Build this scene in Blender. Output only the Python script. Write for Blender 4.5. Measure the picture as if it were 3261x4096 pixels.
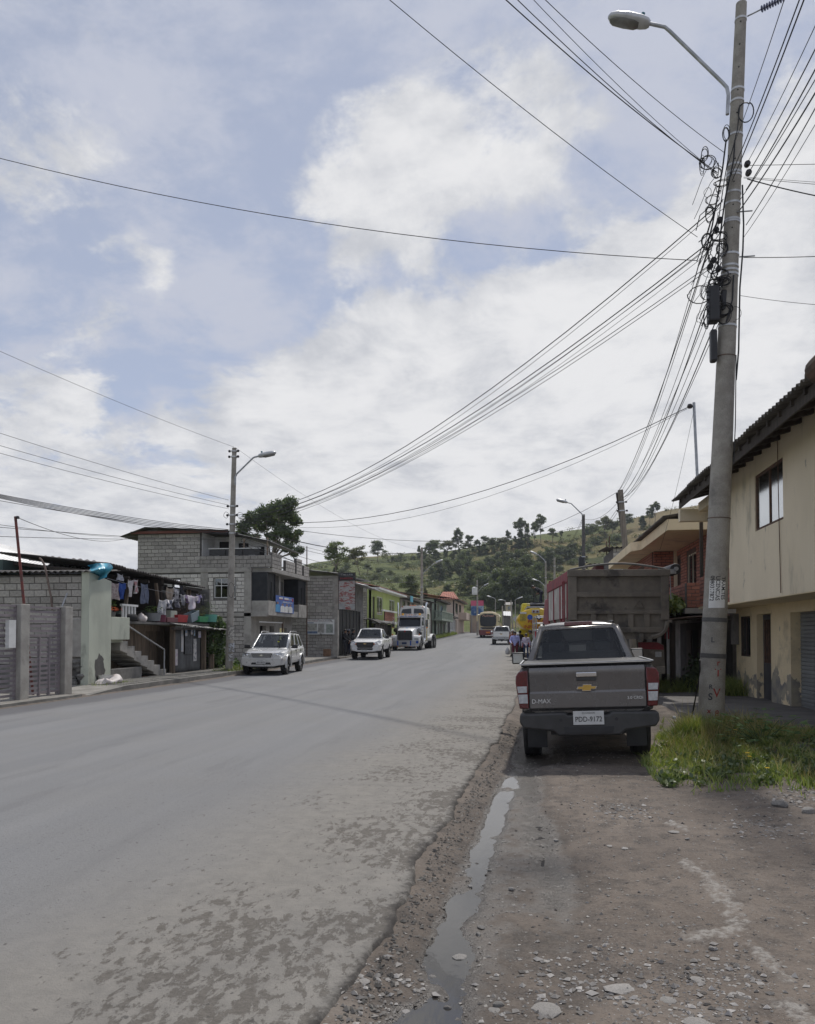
import bpy, bmesh, math, random
import numpy as np
from math import radians, sin, cos, pi, atan, tan, sqrt
from mathutils import Vector, Matrix, Euler

for _o in list(bpy.data.objects):
    bpy.data.objects.remove(_o)
S = bpy.context.scene
C = S.collection
random.seed(7)

# ------------------------------------------------------------------ camera
F, CX, CY = 3124.0, 1630.5, 2458.0          # focal length and principal point of the 3261x4096 photograph
PITCH, YAW, CAMZ = radians(1.5), atan((2110 - 1630.5) / 3124.0), 1.6
cam_d = bpy.data.cameras.new('camera')
cam = bpy.data.objects.new('camera', cam_d)
C.objects.link(cam)
S.camera = cam
cam.location = (0, 0, CAMZ)
cam.rotation_euler = (pi / 2 + PITCH, 0, YAW)
cam_d.sensor_fit = 'VERTICAL'
cam_d.sensor_height = 36.0
cam_d.lens = F * 36.0 / 4096
cam_d.shift_y = (CY - 2048) / 4096
cam_d.clip_start, cam_d.clip_end = 0.05, 6000
RC = Euler((pi / 2 + PITCH, 0, YAW)).to_matrix()
CAMP = Vector((0, 0, CAMZ))

def ray(px, py):
    return RC @ Vector(((px - CX) / F, -(py - CY) / F, -1))
def atY(px, py, Y):
    d = ray(px, py); return CAMP + d * (Y / d.y)
def atX(px, py, X):
    d = ray(px, py); return CAMP + d * (X / d.x)
def atZ(px, py, Z=0.0):
    d = ray(px, py); return CAMP + d * ((Z - CAMZ) / d.z)
def proj(P):
    q = RC.transposed() @ (Vector(P) - CAMP)
    return CX + F * q.x / -q.z, CY - F * q.y / -q.z

# ------------------------------------------------------------------ node helpers
class NT:
    def __init__(s, tree):
        s.t = tree; s.n = tree.nodes; s.l = tree.links
    def node(s, typ, **kw):
        n = s.n.new(typ)
        ins = kw.pop('ins', {})
        for k, v in kw.items():
            setattr(n, k, v)
        for k, v in ins.items():
            s.put(n.inputs[k], v)
        return n
    def put(s, sock, v):
        if isinstance(v, bpy.types.NodeSocket):
            s.l.new(v, sock)
        else:
            if hasattr(sock.default_value, '__len__') and not hasattr(v, '__len__'):
                v = (v,) * len(sock.default_value)
            if hasattr(sock.default_value, '__len__') and len(sock.default_value) == 4 and len(v) == 3:
                v = (*v, 1)
            sock.default_value = v
    def math(s, op, a, b=0.0, c=0.0, clamp=False):
        n = s.node('ShaderNodeMath', operation=op, use_clamp=clamp)
        s.put(n.inputs[0], a); s.put(n.inputs[1], b); s.put(n.inputs[2], c)
        return n.outputs[0]
    def vmath(s, op, a, b=(0, 0, 0)):
        n = s.node('ShaderNodeVectorMath', operation=op)
        s.put(n.inputs[0], a)
        if op == 'SCALE': s.put(n.inputs[3], b)
        else: s.put(n.inputs[1], b)
        return n.outputs['Value'] if op in ('DOT_PRODUCT', 'LENGTH') else n.outputs[0]
    def noise(s, vec, scale=5.0, detail=4.0, rough=0.55, dist=0.0):
        n = s.node('ShaderNodeTexNoise', ins={'Vector': vec, 'Scale': scale, 'Detail': detail, 'Roughness': rough, 'Distortion': dist})
        return n.outputs['Fac']
    def ramp(s, v, lo, hi, a=0.0, b=1.0, smooth=True):
        n = s.node('ShaderNodeMapRange', interpolation_type='SMOOTHSTEP' if smooth else 'LINEAR')
        for i, x in enumerate((v, lo, hi, a, b)): s.put(n.inputs[i], x)
        return n.outputs[0]
    def mix(s, f, a, b, blend='MIX'):
        n = s.node('ShaderNodeMix', data_type='RGBA', blend_type=blend)
        s.put(n.inputs[0], f); s.put(n.inputs[6], a); s.put(n.inputs[7], b)
        return n.outputs[2]
    def sep(s, v):
        return s.node('ShaderNodeSeparateXYZ', ins={0: v}).outputs
    def comb(s, x, y, z):
        return s.node('ShaderNodeCombineXYZ', ins={0: x, 1: y, 2: z}).outputs[0]

# ------------------------------------------------------------------ sky, sun, exposure
SUN_AZ, SUN_EL = radians(13), radians(57)       # from straight ahead towards the right
W = bpy.data.worlds.new('World'); S.world = W; W.use_nodes = True
t = NT(W.node_tree); W.node_tree.nodes.clear()
sky = t.node('ShaderNodeTexSky', sky_type='NISHITA', sun_disc=False, sun_elevation=SUN_EL, sun_rotation=SUN_AZ,
             altitude=2800, air_density=1.0, dust_density=1.6, ozone_density=1.0)
dirv = t.node('ShaderNodeTexCoord').outputs['Generated']
dx, dy, dz = t.sep(dirv)[:3]
zz = t.math('ADD', t.math('MAXIMUM', dz, 0.0), 0.22)
p = t.comb(t.math('DIVIDE', dx, zz), t.math('DIVIDE', dy, zz), 0.0)
warp = t.node('ShaderNodeTexNoise', ins={'Vector': p, 'Scale': 1.3, 'Detail': 3.0}).outputs['Color']
pw = t.vmath('ADD', p, t.vmath('SCALE', t.vmath('SUBTRACT', warp, (.5, .5, .5)), 0.28))
n1 = t.noise(pw, 1.9, 12, 0.60)
n2 = t.noise(pw, 6.5, 12, 0.66)
cov = t.math('ADD', t.math('MULTIPLY', n1, 0.62), t.math('MULTIPLY', n2, 0.40))
def cloud_bank(px, py, deg, amt):
    """a broad bank of cloud (or a gap) around one direction of the sky"""
    global cov
    d = ray(px, py).normalized()
    k = t.vmath('DOT_PRODUCT', dirv, tuple(d))
    cov = t.math('ADD', cov, t.math('MULTIPLY', t.ramp(k, cos(radians(deg)), 1.0), amt))
for a in [(2100, 1550, 22, .24), (1500, 1350, 9, .08), (900, 1560, 7, .10), (3100, 1300, 17, .22), (1550, 740, 7, .17), (2150, 640, 6, .06), (1150, 850, 7, .05),
          (250, 180, 8, .10), (350, 920, 8, .07), (350, 1430, 5, .05), (900, 1950, 9, .12), (250, 1900, 10, .16), (1600, 2050, 12, .16),
          (1000, 1170, 6, -.20), (1350, 1110, 5, -.20), (450, 1250, 7, -.07), (650, 1680, 6, -.14), (2400, 880, 6, -.20), (2050, 930, 4, -.16), (600, 480, 9, -.05), (2750, 520, 6, -.10), (1720, 1030, 5, -.22), (1680, 1920, 3, -.10), (800, 760, 5, -.08)]:
    cloud_bank(*a)
cov = t.math('ADD', cov, t.ramp(dz, 0.24, 0.02, 0.0, 0.12))
mask = t.ramp(cov, 0.535, 0.655)
shade = t.ramp(t.math('ADD', t.noise(t.vmath('ADD', pw, (3.1, 1.2, 0)), 4.5, 11, .66), t.math('MULTIPLY', t.math('SUBTRACT', cov, .62), .55)), 0.30, 0.72)
cloudc = t.mix(shade, (4.8, 4.95, 5.35, 1), (7.2, 7.2, 7.3, 1))
wisp = t.ramp(t.noise(t.vmath('ADD', pw, (5.7, 2.2, 0)), 4.0, 11, .66), .40, .64, .60, .97)
veil = t.mix(wisp, sky.outputs[0], (4.75, 5.0, 5.85, 1))
skyc = t.mix(mask, veil, cloudc)
bg = t.node('ShaderNodeBackground', ins={'Color': skyc, 'Strength': 0.1})
t.l.new(bg.outputs[0], t.node('ShaderNodeOutputWorld').inputs[0])

sd = bpy.data.lights.new('sun', 'SUN'); sd.energy = 2.6; sd.angle = radians(2.2); sd.color = (1.0, .955, .89)
sun = bpy.data.objects.new('sun', sd); C.objects.link(sun)
SUND = Vector((sin(SUN_AZ) * cos(SUN_EL), cos(SUN_AZ) * cos(SUN_EL), sin(SUN_EL)))
sun.rotation_euler = SUND.to_track_quat('Z', 'Y').to_euler()
sun.location = SUND * 60
S.view_settings.view_transform = 'Standard'
S.view_settings.look = 'None'
S.view_settings.exposure = 0.2
S.view_settings.gamma = 1.0
S.view_settings.use_curve_mapping = False
S.render.engine = 'CYCLES'
S.cycles.max_bounces = 8
S.cycles.transparent_max_bounces = 12

# ------------------------------------------------------------------ materials
MATS = {}
def mat(name, c, c2=None, rough=.7, metal=0.0, sc=6.0, lo=.35, hi=.65, bump=0.0, bsc=60.0, vary=0.0, stain=None,
        spec=.5, coat=0.0, stretch=(1, 1, 1), world=False, fine=0.0, trans=0.0, emit=None, rvar=0.0):
    """procedural principled material: two colours mixed by noise, per-object variation, stains, fine relief"""
    if name in MATS: return MATS[name]
    m = bpy.data.materials.new(name); m.use_nodes = True; MATS[name] = m
    t = NT(m.node_tree); b = t.n['Principled BSDF']
    co = t.node('ShaderNodeNewGeometry').outputs['Position'] if world else t.node('ShaderNodeTexCoord').outputs['Object']
    v = t.vmath('MULTIPLY', co, stretch)
    if c2 is None: c2 = tuple(x * .88 for x in c)
    n = t.noise(v, sc, 5, .6)
    col = t.mix(t.ramp(n, lo, hi), (*c, 1), (*c2, 1))
    if stain:
        for (scol, ssc, slo, shi) in stain:
            k = t.noise(t.vmath('ADD', v, (7.3, 2.1, 4.4)), ssc, 6, .65)
            col = t.mix(t.ramp(k, slo, shi), col, (*scol, 1))
    if fine:
        f = t.noise(co, 90.0, 2, .6)
        col = t.mix(1.0, col, t.node('ShaderNodeCombineColor', ins={i: t.ramp(f, .3, .7, 1 - fine, 1 + fine) for i in range(3)}).outputs[0], 'MULTIPLY')
    if vary:
        r = t.node('ShaderNodeObjectInfo').outputs['Random']
        g = t.ramp(r, 0, 1, 1 - vary, 1 + vary, smooth=False)
        col = t.mix(1.0, col, t.node('ShaderNodeCombineColor', ins={0: g, 1: g, 2: g}).outputs[0], 'MULTIPLY')
    t.put(b.inputs['Base Color'], col)
    if rvar:
        t.put(b.inputs['Roughness'], t.ramp(t.noise(v, sc * 2.3, 4, .6), .3, .7, rough - rvar, rough + rvar))
    else:
        b.inputs['Roughness'].default_value = rough
    b.inputs['Metallic'].default_value = metal
    b.inputs['Specular IOR Level'].default_value = spec
    b.inputs['Coat Weight'].default_value = coat
    if coat: b.inputs['Coat Roughness'].default_value = .06
    if trans: b.inputs['Transmission Weight'].default_value = trans
    if emit:
        b.inputs['Emission Color'].default_value = (*emit[0], 1); b.inputs['Emission Strength'].default_value = emit[1]
    if bump:
        bn = t.node('ShaderNodeBump', ins={'Strength': 1.0, 'Distance': bump, 'Height': t.noise(co, bsc, 4, .65)})
        t.l.new(bn.outputs[0], b.inputs['Normal'])
    return m

def glass(name, tint=(.3, .33, .34), refl=.12, rough=.02):
    if name in MATS: return MATS[name]
    m = bpy.data.materials.new(name); m.use_nodes = True; MATS[name] = m
    t = NT(m.node_tree); t.n.clear()
    tr = t.node('ShaderNodeBsdfTransparent', ins={0: (*tint, 1)})
    gl = t.node('ShaderNodeBsdfGlossy', ins={'Color': (.9, .93, .95, 1), 'Roughness': rough})
    fr = t.node('ShaderNodeFresnel', ins={0: 1.5})
    k = t.math('ADD', t.math('MULTIPLY', fr.outputs[0], 1.1), refl, clamp=True)
    mx = t.node('ShaderNodeMixShader', ins={0: k, 1: tr.outputs[0], 2: gl.outputs[0]})
    t.l.new(mx.outputs[0], t.node('ShaderNodeOutputMaterial').inputs[0])
    return m

def leafmat(name, c, c2, sc=3.0, trans=.35, rough=.5):
    if name in MATS: return MATS[name]
    m = bpy.data.materials.new(name); m.use_nodes = True; MATS[name] = m
    t = NT(m.node_tree); t.n.clear()
    geo = t.node('ShaderNodeNewGeometry')
    r = geo.outputs['Random Per Island']
    n = t.noise(geo.outputs['Position'], sc, 3)
    col = t.mix(t.ramp(t.math('ADD', t.math('MULTIPLY', r, .6), t.math('MULTIPLY', n, .6)), .25, .95), (*c, 1), (*c2, 1))
    rr = t.node('ShaderNodeObjectInfo').outputs['Random']
    g = t.ramp(rr, 0, 1, .8, 1.2, smooth=False)
    col = t.mix(1.0, col, t.node('ShaderNodeCombineColor', ins={0: g, 1: g, 2: g}).outputs[0], 'MULTIPLY')
    d = t.node('ShaderNodeBsdfDiffuse', ins={0: col})
    tl = t.node('ShaderNodeBsdfTranslucent', ins={0: t.mix(1.0, col, (1.1, 1.15, .6, 1), 'MULTIPLY')})
    mx = t.node('ShaderNodeMixShader', ins={0: trans, 1: d.outputs[0], 2: tl.outputs[0]})
    gl = t.node('ShaderNodeBsdfGlossy', ins={0: (1, 1, 1, 1), 'Roughness': rough})
    m2 = t.node('ShaderNodeMixShader', ins={0: .05, 1: mx.outputs[0], 2: gl.outputs[0]})
    t.l.new(m2.outputs[0], t.node('ShaderNodeOutputMaterial').inputs[0])
    return m

M_block = mat('concrete block', (.43, .405, .37), (.33, .31, .285), rough=.95, sc=4, vary=.2, bump=.006, bsc=70, fine=.18)
M_blockw = mat('pale block', (.66, .63, .58), (.54, .515, .475), rough=.95, sc=4, vary=.13, bump=.006, bsc=70, fine=.15)
M_mortar = mat('mortar', (.15, .142, .13), (.10, .095, .088), rough=.95, sc=5, bump=.006, bsc=60)
M_conc = mat('concrete', (.40, .38, .345), (.29, .275, .25), rough=.92, sc=2.2, bump=.004, bsc=50, fine=.12, stain=[((.11, .105, .10), 1.3, .58, .78)])
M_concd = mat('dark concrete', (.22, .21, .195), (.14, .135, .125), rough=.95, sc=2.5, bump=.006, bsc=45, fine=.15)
M_pole = mat('pole concrete', (.37, .345, .30), (.26, .24, .208), rough=.9, sc=3.0, bump=.003, bsc=60, fine=.16, stain=[((.17, .16, .145), 2.0, .58, .75)])
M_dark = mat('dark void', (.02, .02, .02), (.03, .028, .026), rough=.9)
M_black = mat('black rubber', (.018, .018, .019), (.028, .027, .026), rough=.85, sc=8, bump=.002, bsc=80)
M_cable = mat('cable sheath', (.015, .015, .017), rough=.6)
M_steel = mat('galvanised steel', (.45, .46, .47), (.33, .34, .35), rough=.45, metal=.7, sc=7)
M_chrome = mat('chrome', (.72, .73, .74), (.66, .67, .68), rough=.12, metal=1.0, sc=3)
M_rust = mat('rusty iron', (.15, .085, .055), (.09, .06, .045), rough=.85, sc=8, bump=.003)
M_wood = mat('weathered wood', (.27, .205, .145), (.17, .13, .095), rough=.85, sc=3.0, stretch=(6, 6, .6), vary=.22, bump=.004, bsc=30)
M_woodd = mat('dark wood', (.075, .06, .048), (.045, .038, .032), rough=.85, sc=3, stretch=(6, 6, .8), vary=.2, bump=.004, bsc=30)
M_white = mat('white paint', (.72, .72, .70), (.62, .62, .60), rough=.6, sc=3)
M_blackp = mat('black plastic', (.022, .022, .024), (.03, .03, .032), rough=.5, sc=6)
M_red = mat('red paint', (.42, .03, .03), (.30, .025, .028), rough=.5, sc=4)
M_blue = mat('blue paint', (.03, .10, .42), (.03, .08, .34), rough=.5, sc=4)
M_yellow = mat('yellow paint', (.72, .47, .02), (.62, .39, .02), rough=.38, sc=3)
M_orange = mat('orange lens', (.75, .20, .02), (.65, .16, .02), rough=.25, sc=6, coat=.5)
M_skin = mat('skin', (.30, .17, .11), (.26, .145, .09), rough=.55, sc=9)
M_hair = mat('dark hair', (.012, .010, .009), rough=.5)
M_glassw = glass('window glass', (.35, .38, .40), .10)
M_glassc = glass('car glass', (.48, .50, .51), .0)
M_leafd = leafmat('eucalyptus leaf', (.055, .085, .038), (.13, .17, .075), 2.0)
M_leafg = leafmat('green leaf', (.05, .10, .022), (.13, .20, .05), 5.0)
M_bark = mat('bark', (.20, .165, .13), (.12, .10, .08), rough=.9, sc=5, stretch=(4, 4, 1), bump=.01, bsc=25)

# ------------------------------------------------------------------ mesh builder
class MB:
    def __init__(s): s.v = []; s.f = []; s.m = []
    def add(s, vs, fs, mi=0):
        o = len(s.v); s.v.extend([tuple(x) for x in vs])
        for f in fs: s.f.append([i + o for i in f]); s.m.append(mi)
        return s
    def box(s, c, d, rot=None, mi=0):
        R = rot if rot is not None else Matrix.Identity(3)
        if not isinstance(R, Matrix): R = Matrix.Rotation(R, 3, 'Z')
        c = Vector(c); q = []
        for z in (-.5, .5):
            for y in (-.5, .5):
                for x in (-.5, .5): q.append(c + R @ Vector((x * d[0], y * d[1], z * d[2])))
        return s.add(q, [(0, 2, 3, 1), (4, 5, 7, 6), (0, 1, 5, 4), (2, 6, 7, 3), (0, 4, 6, 2), (1, 3, 7, 5)], mi)
    def bx(s, x0, x1, y0, y1, z0, z1, mi=0):
        return s.box(((x0 + x1) / 2, (y0 + y1) / 2, (z0 + z1) / 2), (abs(x1 - x0), abs(y1 - y0), abs(z1 - z0)), None, mi)
    def hexa(s, lo, hi, mi=0):
        """solid from two matching polygons"""
        n = len(lo)
        fs = [tuple(range(n))[::-1], tuple(range(n, 2 * n))] + [(i, (i + 1) % n, n + (i + 1) % n, n + i) for i in range(n)]
        return s.add(list(lo) + list(hi), fs, mi)
    def prism(s, poly, o, u, v, w, d, mi=0):
        o, u, v, w = Vector(o), Vector(u), Vector(v), Vector(w)
        lo = [o + u * a + v * b for a, b in poly]
        return s.hexa(lo, [q + w * d for q in lo], mi)
    def loft(s, secs, mi=0, closed=True, caps=True):
        n = len(secs[0]); vs = [q for sec in secs for q in sec]; fs = []
        for k in range(len(secs) - 1):
            for i in range(n if closed else n - 1):
                j = (i + 1) % n
                fs.append((k * n + i, k * n + j, (k + 1) * n + j, (k + 1) * n + i))
        if caps and closed:
            fs.append(tuple(range(n))[::-1]); fs.append(tuple(range((len(secs) - 1) * n, len(secs) * n)))
        return s.add(vs, fs, mi)
    def tube(s, pts, r, n=8, mi=0, caps=True):
        pts = [Vector(q) for q in pts]; rs = r if hasattr(r, '__len__') else [r] * len(pts)
        secs = []; prev = None
        for i, q in enumerate(pts):
            d = (pts[min(i + 1, len(pts) - 1)] - pts[max(i - 1, 0)]).normalized()
            if prev is None:
                a = d.orthogonal().normalized()
            else:
                a = (prev - d * prev.dot(d))
                a = a.normalized() if a.length > 1e-6 else d.orthogonal().normalized()
            prev = a; b = d.cross(a)
            secs.append([q + (a * cos(2 * pi * k / n) + b * sin(2 * pi * k / n)) * rs[i] for k in range(n)])
        return s.loft(secs, mi, True, caps)
    def cyl(s, a, b, r0, r1=None, n=12, mi=0):
        return s.tube([a, b], [r0, r0 if r1 is None else r1], n, mi)
    def lathe(s, prof, c=(0, 0, 0), axis='Z', n=24, mi=0, caps=False):
        c = Vector(c); secs = []
        for r, h in prof:
            ring = []
            for k in range(n):
                a = 2 * pi * k / n
                q = {'Z': (r * cos(a), r * sin(a), h), 'X': (h, r * cos(a), r * sin(a)), 'Y': (r * sin(a), h, r * cos(a))}[axis]
                ring.append(c + Vector(q))
            secs.append(ring)
        return s.loft(secs, mi, True, caps)
    def ball(s, c, r, n=12, mi=0):
        r = r if hasattr(r, '__len__') else (r, r, r); m = max(4, n // 2); c = Vector(c)
        secs = [[c + Vector((r[0] * sin(pi * i / m) * cos(2 * pi * k / n), r[1] * sin(pi * i / m) * sin(2 * pi * k / n), -r[2] * cos(pi * i / m))) for k in range(n)] for i in range(1, m)]
        return s.loft(secs, mi, True, True)
    def mesh(s, name, mats, smooth=None):
        me = bpy.data.meshes.new(name)
        me.from_pydata(s.v, [], s.f)
        for m in (mats if isinstance(mats, (list, tuple)) else [mats]): me.materials.append(m)
        if any(s.m): me.polygons.foreach_set('material_index', s.m)
        if smooth is not None:
            me.polygons.foreach_set('use_smooth', [True] * len(me.polygons))
            me.set_sharp_from_angle(angle=radians(smooth))
        me.update()
        return me
    def build(s, name, mats, parent=None, smooth=None, bevel=0.0, segs=2, recalc=True):
        me = s.mesh(name, mats, None)
        if recalc:
            bm = bmesh.new(); bm.from_mesh(me); bmesh.ops.recalc_face_normals(bm, faces=bm.faces); bm.to_mesh(me); bm.free()
        if smooth is not None:
            me.polygons.foreach_set('use_smooth', [True] * len(me.polygons)); me.set_sharp_from_angle(angle=radians(smooth))
        o = link(name, me, parent)
        if bevel:
            b = o.modifiers.new('bevel', 'BEVEL'); b.width = bevel; b.segments = segs; b.limit_method = 'ANGLE'; b.angle_limit = radians(40)
        return o

def link(name, data, parent=None):
    o = bpy.data.objects.new(name, data); C.objects.link(o)
    if parent is not None: o.parent = parent
    return o
def tag(o, label=None, cat=None, group=None, kind=None):
    if label: o['label'] = label
    if cat: o['category'] = cat
    if group: o['group'] = group
    if kind: o['kind'] = kind
    return o
def thing(name, label, cat, loc=(0, 0, 0), rotz=0.0, group=None):
    o = link(name, None); o.location = loc; o.rotation_euler = (0, 0, rotz); o.empty_display_size = .2
    return tag(o, label, cat, group)
def dup(root, parent=None):
    c = root.copy(); C.objects.link(c); c.parent = parent
    for ch in list(root.children): dup(ch, c)
    return c
def bake(o):
    """apply modifiers"""
    bpy.context.view_layer.update()
    me = bpy.data.meshes.new_from_object(o.evaluated_get(bpy.context.evaluated_depsgraph_get()))
    o.modifiers.clear(); o.data = me
    return o
TXT = {}
def text(parent, body, size, pos, right, up, m, width=None, name='lettering', depth=0.002, shear=0.0):
    key = (body, depth, shear)
    if key not in TXT:
        cu = bpy.data.curves.new('txt', 'FONT'); cu.body = body; cu.size = 1.0; cu.align_x = 'CENTER'; cu.align_y = 'CENTER'
        cu.extrude = depth; cu.resolution_u = 3; cu.shear = shear
        ob = bpy.data.objects.new('txt', cu); C.objects.link(ob); bpy.context.view_layer.update()
        TXT[key] = bpy.data.meshes.new_from_object(ob.evaluated_get(bpy.context.evaluated_depsgraph_get()))
        bpy.data.objects.remove(ob)
    me = TXT[key].copy(); me.materials.clear(); me.materials.append(m)
    o = link(name, me, parent)
    right, up = Vector(right).normalized(), Vector(up).normalized(); nrm = right.cross(up)
    sx = size
    if width:
        xs = [v.co.x for v in me.vertices]; sx = width / max(1e-3, max(xs) - min(xs))
    M = Matrix((right * sx, up * size, nrm)).transposed().to_4x4(); M.translation = Vector(pos)
    o.matrix_basis = M
    return o

# ------------------------------------------------------------------ numpy noise
def _h(ix, iy, seed):
    n = (ix.astype(np.int64) * 374761393 + iy.astype(np.int64) * 668265263 + seed * 974711) & 0xffffffff
    n = ((n ^ (n >> 13)) * 1274126177) & 0xffffffff
    return ((n ^ (n >> 16)) & 0xffff) / 65535.0
def vnoise(x, y, seed=0):
    x, y = np.asarray(x, float), np.asarray(y, float)
    ix, iy = np.floor(x), np.floor(y); fx, fy = x - ix, y - iy
    fx, fy = fx * fx * (3 - 2 * fx), fy * fy * (3 - 2 * fy)
    a = _h(ix, iy, seed); b = _h(ix + 1, iy, seed); c = _h(ix, iy + 1, seed); d = _h(ix + 1, iy + 1, seed)
    return (a * (1 - fx) + b * fx) * (1 - fy) + (c * (1 - fx) + d * fx) * fy
def fbm(x, y, o=4, seed=0):
    s, a, tot = 0, 1.0, 0
    for k in range(o):
        s = s + a * vnoise(x * 2 ** k, y * 2 ** k, seed + k); tot += a; a *= .5
    return s / tot
def sstep(a, b, x):
    q = np.clip((np.asarray(x, float) - a) / (b - a), 0, 1); return q * q * (3 - 2 * q)
# ================================================================== SETTING: ground, road, pavements, hill
def zl(Y):
    Y = np.asarray(Y, float)
    kx, kz = [-900, 30, 45, 60, 75, 100, 130, 200, 900], [0, 0, .14, .32, .64, 1.2, 1.85, 3.0, 3.4]
    return sum(np.interp(Y + d, kx, kz) for d in (-8, -4, 0, 4, 8)) / 5
def gzl(Y): return float(zl(Y))
def redge(Y): return np.interp(Y, [-10, 2, 3.3, 4.3, 5.8, 8.9, 12.2, 20.8, 30, 60, 100, 200], [-.9, -.86, -.83, -.77, -.75, -.6, -.43, -.23, -.1, .35, .9, 1.8])
def gutx(Y): return np.interp(Y, [0, 3.4, 4.5, 5.2, 7.0, 10.2, 16], [-.50, -.47, -.45, -.42, -.33, -.16, -.10])
WATER = -.112
def gheight(X, Y, fine=True):
    X, Y = np.asarray(X, float), np.asarray(Y, float)
    near = 1 - sstep(15, 26, Y)
    z = zl(Y) + near * np.clip(.035 * (X - .8), -.042, .07) - .01 - .052 * near * (1 - sstep(2.6, 4.2, X)) * sstep(-.15, .45, X - redge(Y))
    z = z + near * (fbm(X * .9 + 3, Y * .9, 3, 5) - .5) * .07 * sstep(-.4, .6, X)
    z = z - near * .018 * (np.exp(-((X - .15 - .12 * np.sin(Y * .5)) / .16) ** 2) + np.exp(-((X - 1.75 - .14 * np.sin(Y * .45 + 1)) / .2) ** 2))
    amp = np.clip(.15 + 2.9 * (fbm(X * 4.5 + 9, Y * 2.4, 4, 11) - .32), 0, 1.35) * (1 - sstep(9.0, 9.7, Y) * .95)
    wd = .085 + .085 * sstep(5.2, 3.2, Y)
    z = z - .050 * amp * np.exp(-((X - gutx(Y)) / wd) ** 2) * near
    z = z - .05 * sstep(10.0, 11.0, Y) * (1 - sstep(15, 19, Y)) * sstep(-.35, .05, X) * (1 - sstep(2.0, 2.8, X))
    if fine:
        z = z + near * ((fbm(X * 9, Y * 9, 3, 21) - .5) * .016 + (fbm(X * 34, Y * 34, 2, 31) - .5) * .009)
    z = z + .028 * near * np.exp(-((X - redge(Y)) / .16) ** 2)
    under = sstep(.12, .30, redge(Y) - X)                    # lies deeper below the asphalt
    z = z - .07 * under
    z = np.where(X < -11.35, zl(Y) + .03, z)
    return z
def gz(x, y): return float(gheight(x, y, False))

def linesp(parts):
    out = []
    for a, b, n, g in parts:
        k = np.linspace(0, 1, n, endpoint=False)
        out.append(a + (b - a) * (k if g == 1 else (g ** k - 1) / (g - 1)))
    out.append([parts[-1][1]]); return np.concatenate(out)
def sheet(name, X, Y, Z, m, attrs=None, smooth=True):
    nx, ny = X.shape[1], X.shape[0]
    vs = np.stack([X, Y, Z], -1).reshape(-1, 3)
    i = np.arange(ny * nx).reshape(ny, nx)
    q = np.stack([i[:-1, :-1], i[:-1, 1:], i[1:, 1:], i[1:, :-1]], -1).reshape(-1, 4)
    me = bpy.data.meshes.new(name)
    me.vertices.add(len(vs)); me.vertices.foreach_set('co', vs.ravel())
    me.loops.add(q.size); me.loops.foreach_set('vertex_index', q.ravel().astype(np.int32))
    me.polygons.add(len(q)); me.polygons.foreach_set('loop_start', np.arange(0, q.size, 4).astype(np.int32))
    me.polygons.foreach_set('loop_total', np.full(len(q), 4, np.int32))
    me.update(calc_edges=True)
    if smooth: me.polygons.foreach_set('use_smooth', [True] * len(q))
    for k, a in (attrs or {}).items():
        at = me.attributes.new(k, 'FLOAT', 'POINT'); at.data.foreach_set('value', np.asarray(a, float).ravel())
    me.materials.append(m)
    return tag(link(name, me), kind='structure')

def segdist(X, Y, pts):
    d = np.full(X.shape, 1e9)
    for (ax, ay), (bx_, by) in zip(pts[:-1], pts[1:]):
        vx, vy = bx_ - ax, by - ay
        k = np.clip(((X - ax) * vx + (Y - ay) * vy) / (vx * vx + vy * vy + 1e-9), 0, 1)
        d = np.minimum(d, np.hypot(X - ax - k * vx, Y - ay - k * vy))
    return d
def gp(px, py, Z=0.0):
    q = atZ(px, py, Z); return (q.x, q.y)

# ---- ground sheet
gx_ = linesp([(-900, -60, 12, 1), (-60, -1.25, 40, 1), (-1.25, 4.6, 265, 1), (4.6, 60, 40, 1), (60, 900, 12, 1)])
gy_ = linesp([(-60, 2.4, 20, 1), (2.4, 15, 330, 5.0), (15, 150, 110, 4.0), (150, 1200, 40, 8.0)])
GX, GY = np.meshgrid(gx_, gy_)
GZ = gheight(GX, GY)
wet = sstep(.036, .002, GZ - WATER) * (1 - sstep(13, 16, GY)) * sstep(-1.1, -.85, GX) * (1 - sstep(.5, 1.2, GX - gutx(GY)))
wet = np.maximum(wet, .35 * sstep(.45, .1, np.abs(GX - gutx(GY))) * (1 - sstep(13, 16, GY)))
edge_n = (fbm(GX * 14, GY * 14, 3, 41) - .5)
patch = np.zeros_like(GX)
for pl, w in (([(2745, 3415), (2800, 3440), (2850, 3500), (2905, 3560), (2945, 3625), (2960, 3655), (2890, 3690), (2790, 3705)], .055),
              ([(3010, 3755), (3060, 3795), (3100, 3830), (3140, 3870)], .028),
              ([(3150, 3960), (3195, 4005), (3230, 4075), (3260, 4140)], .05), ([(2690, 3270), (2740, 3300)], .04)):
    d = segdist(GX, GY, [gp(*q) for q in pl])
    patch = np.maximum(patch, sstep(w * 1.2, w * .75, d + edge_n * .17) * sstep(.30, .42, fbm(GX * 30, GY * 30, 3, 43)))
GZ = GZ + patch * .006
green = np.clip(sstep(26, 34, GY) * sstep(4.5, 6.5, GX) + sstep(120, 140, GY) * sstep(2.5, 6, GX) + sstep(-14, -18, GX), 0, 1)

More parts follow.
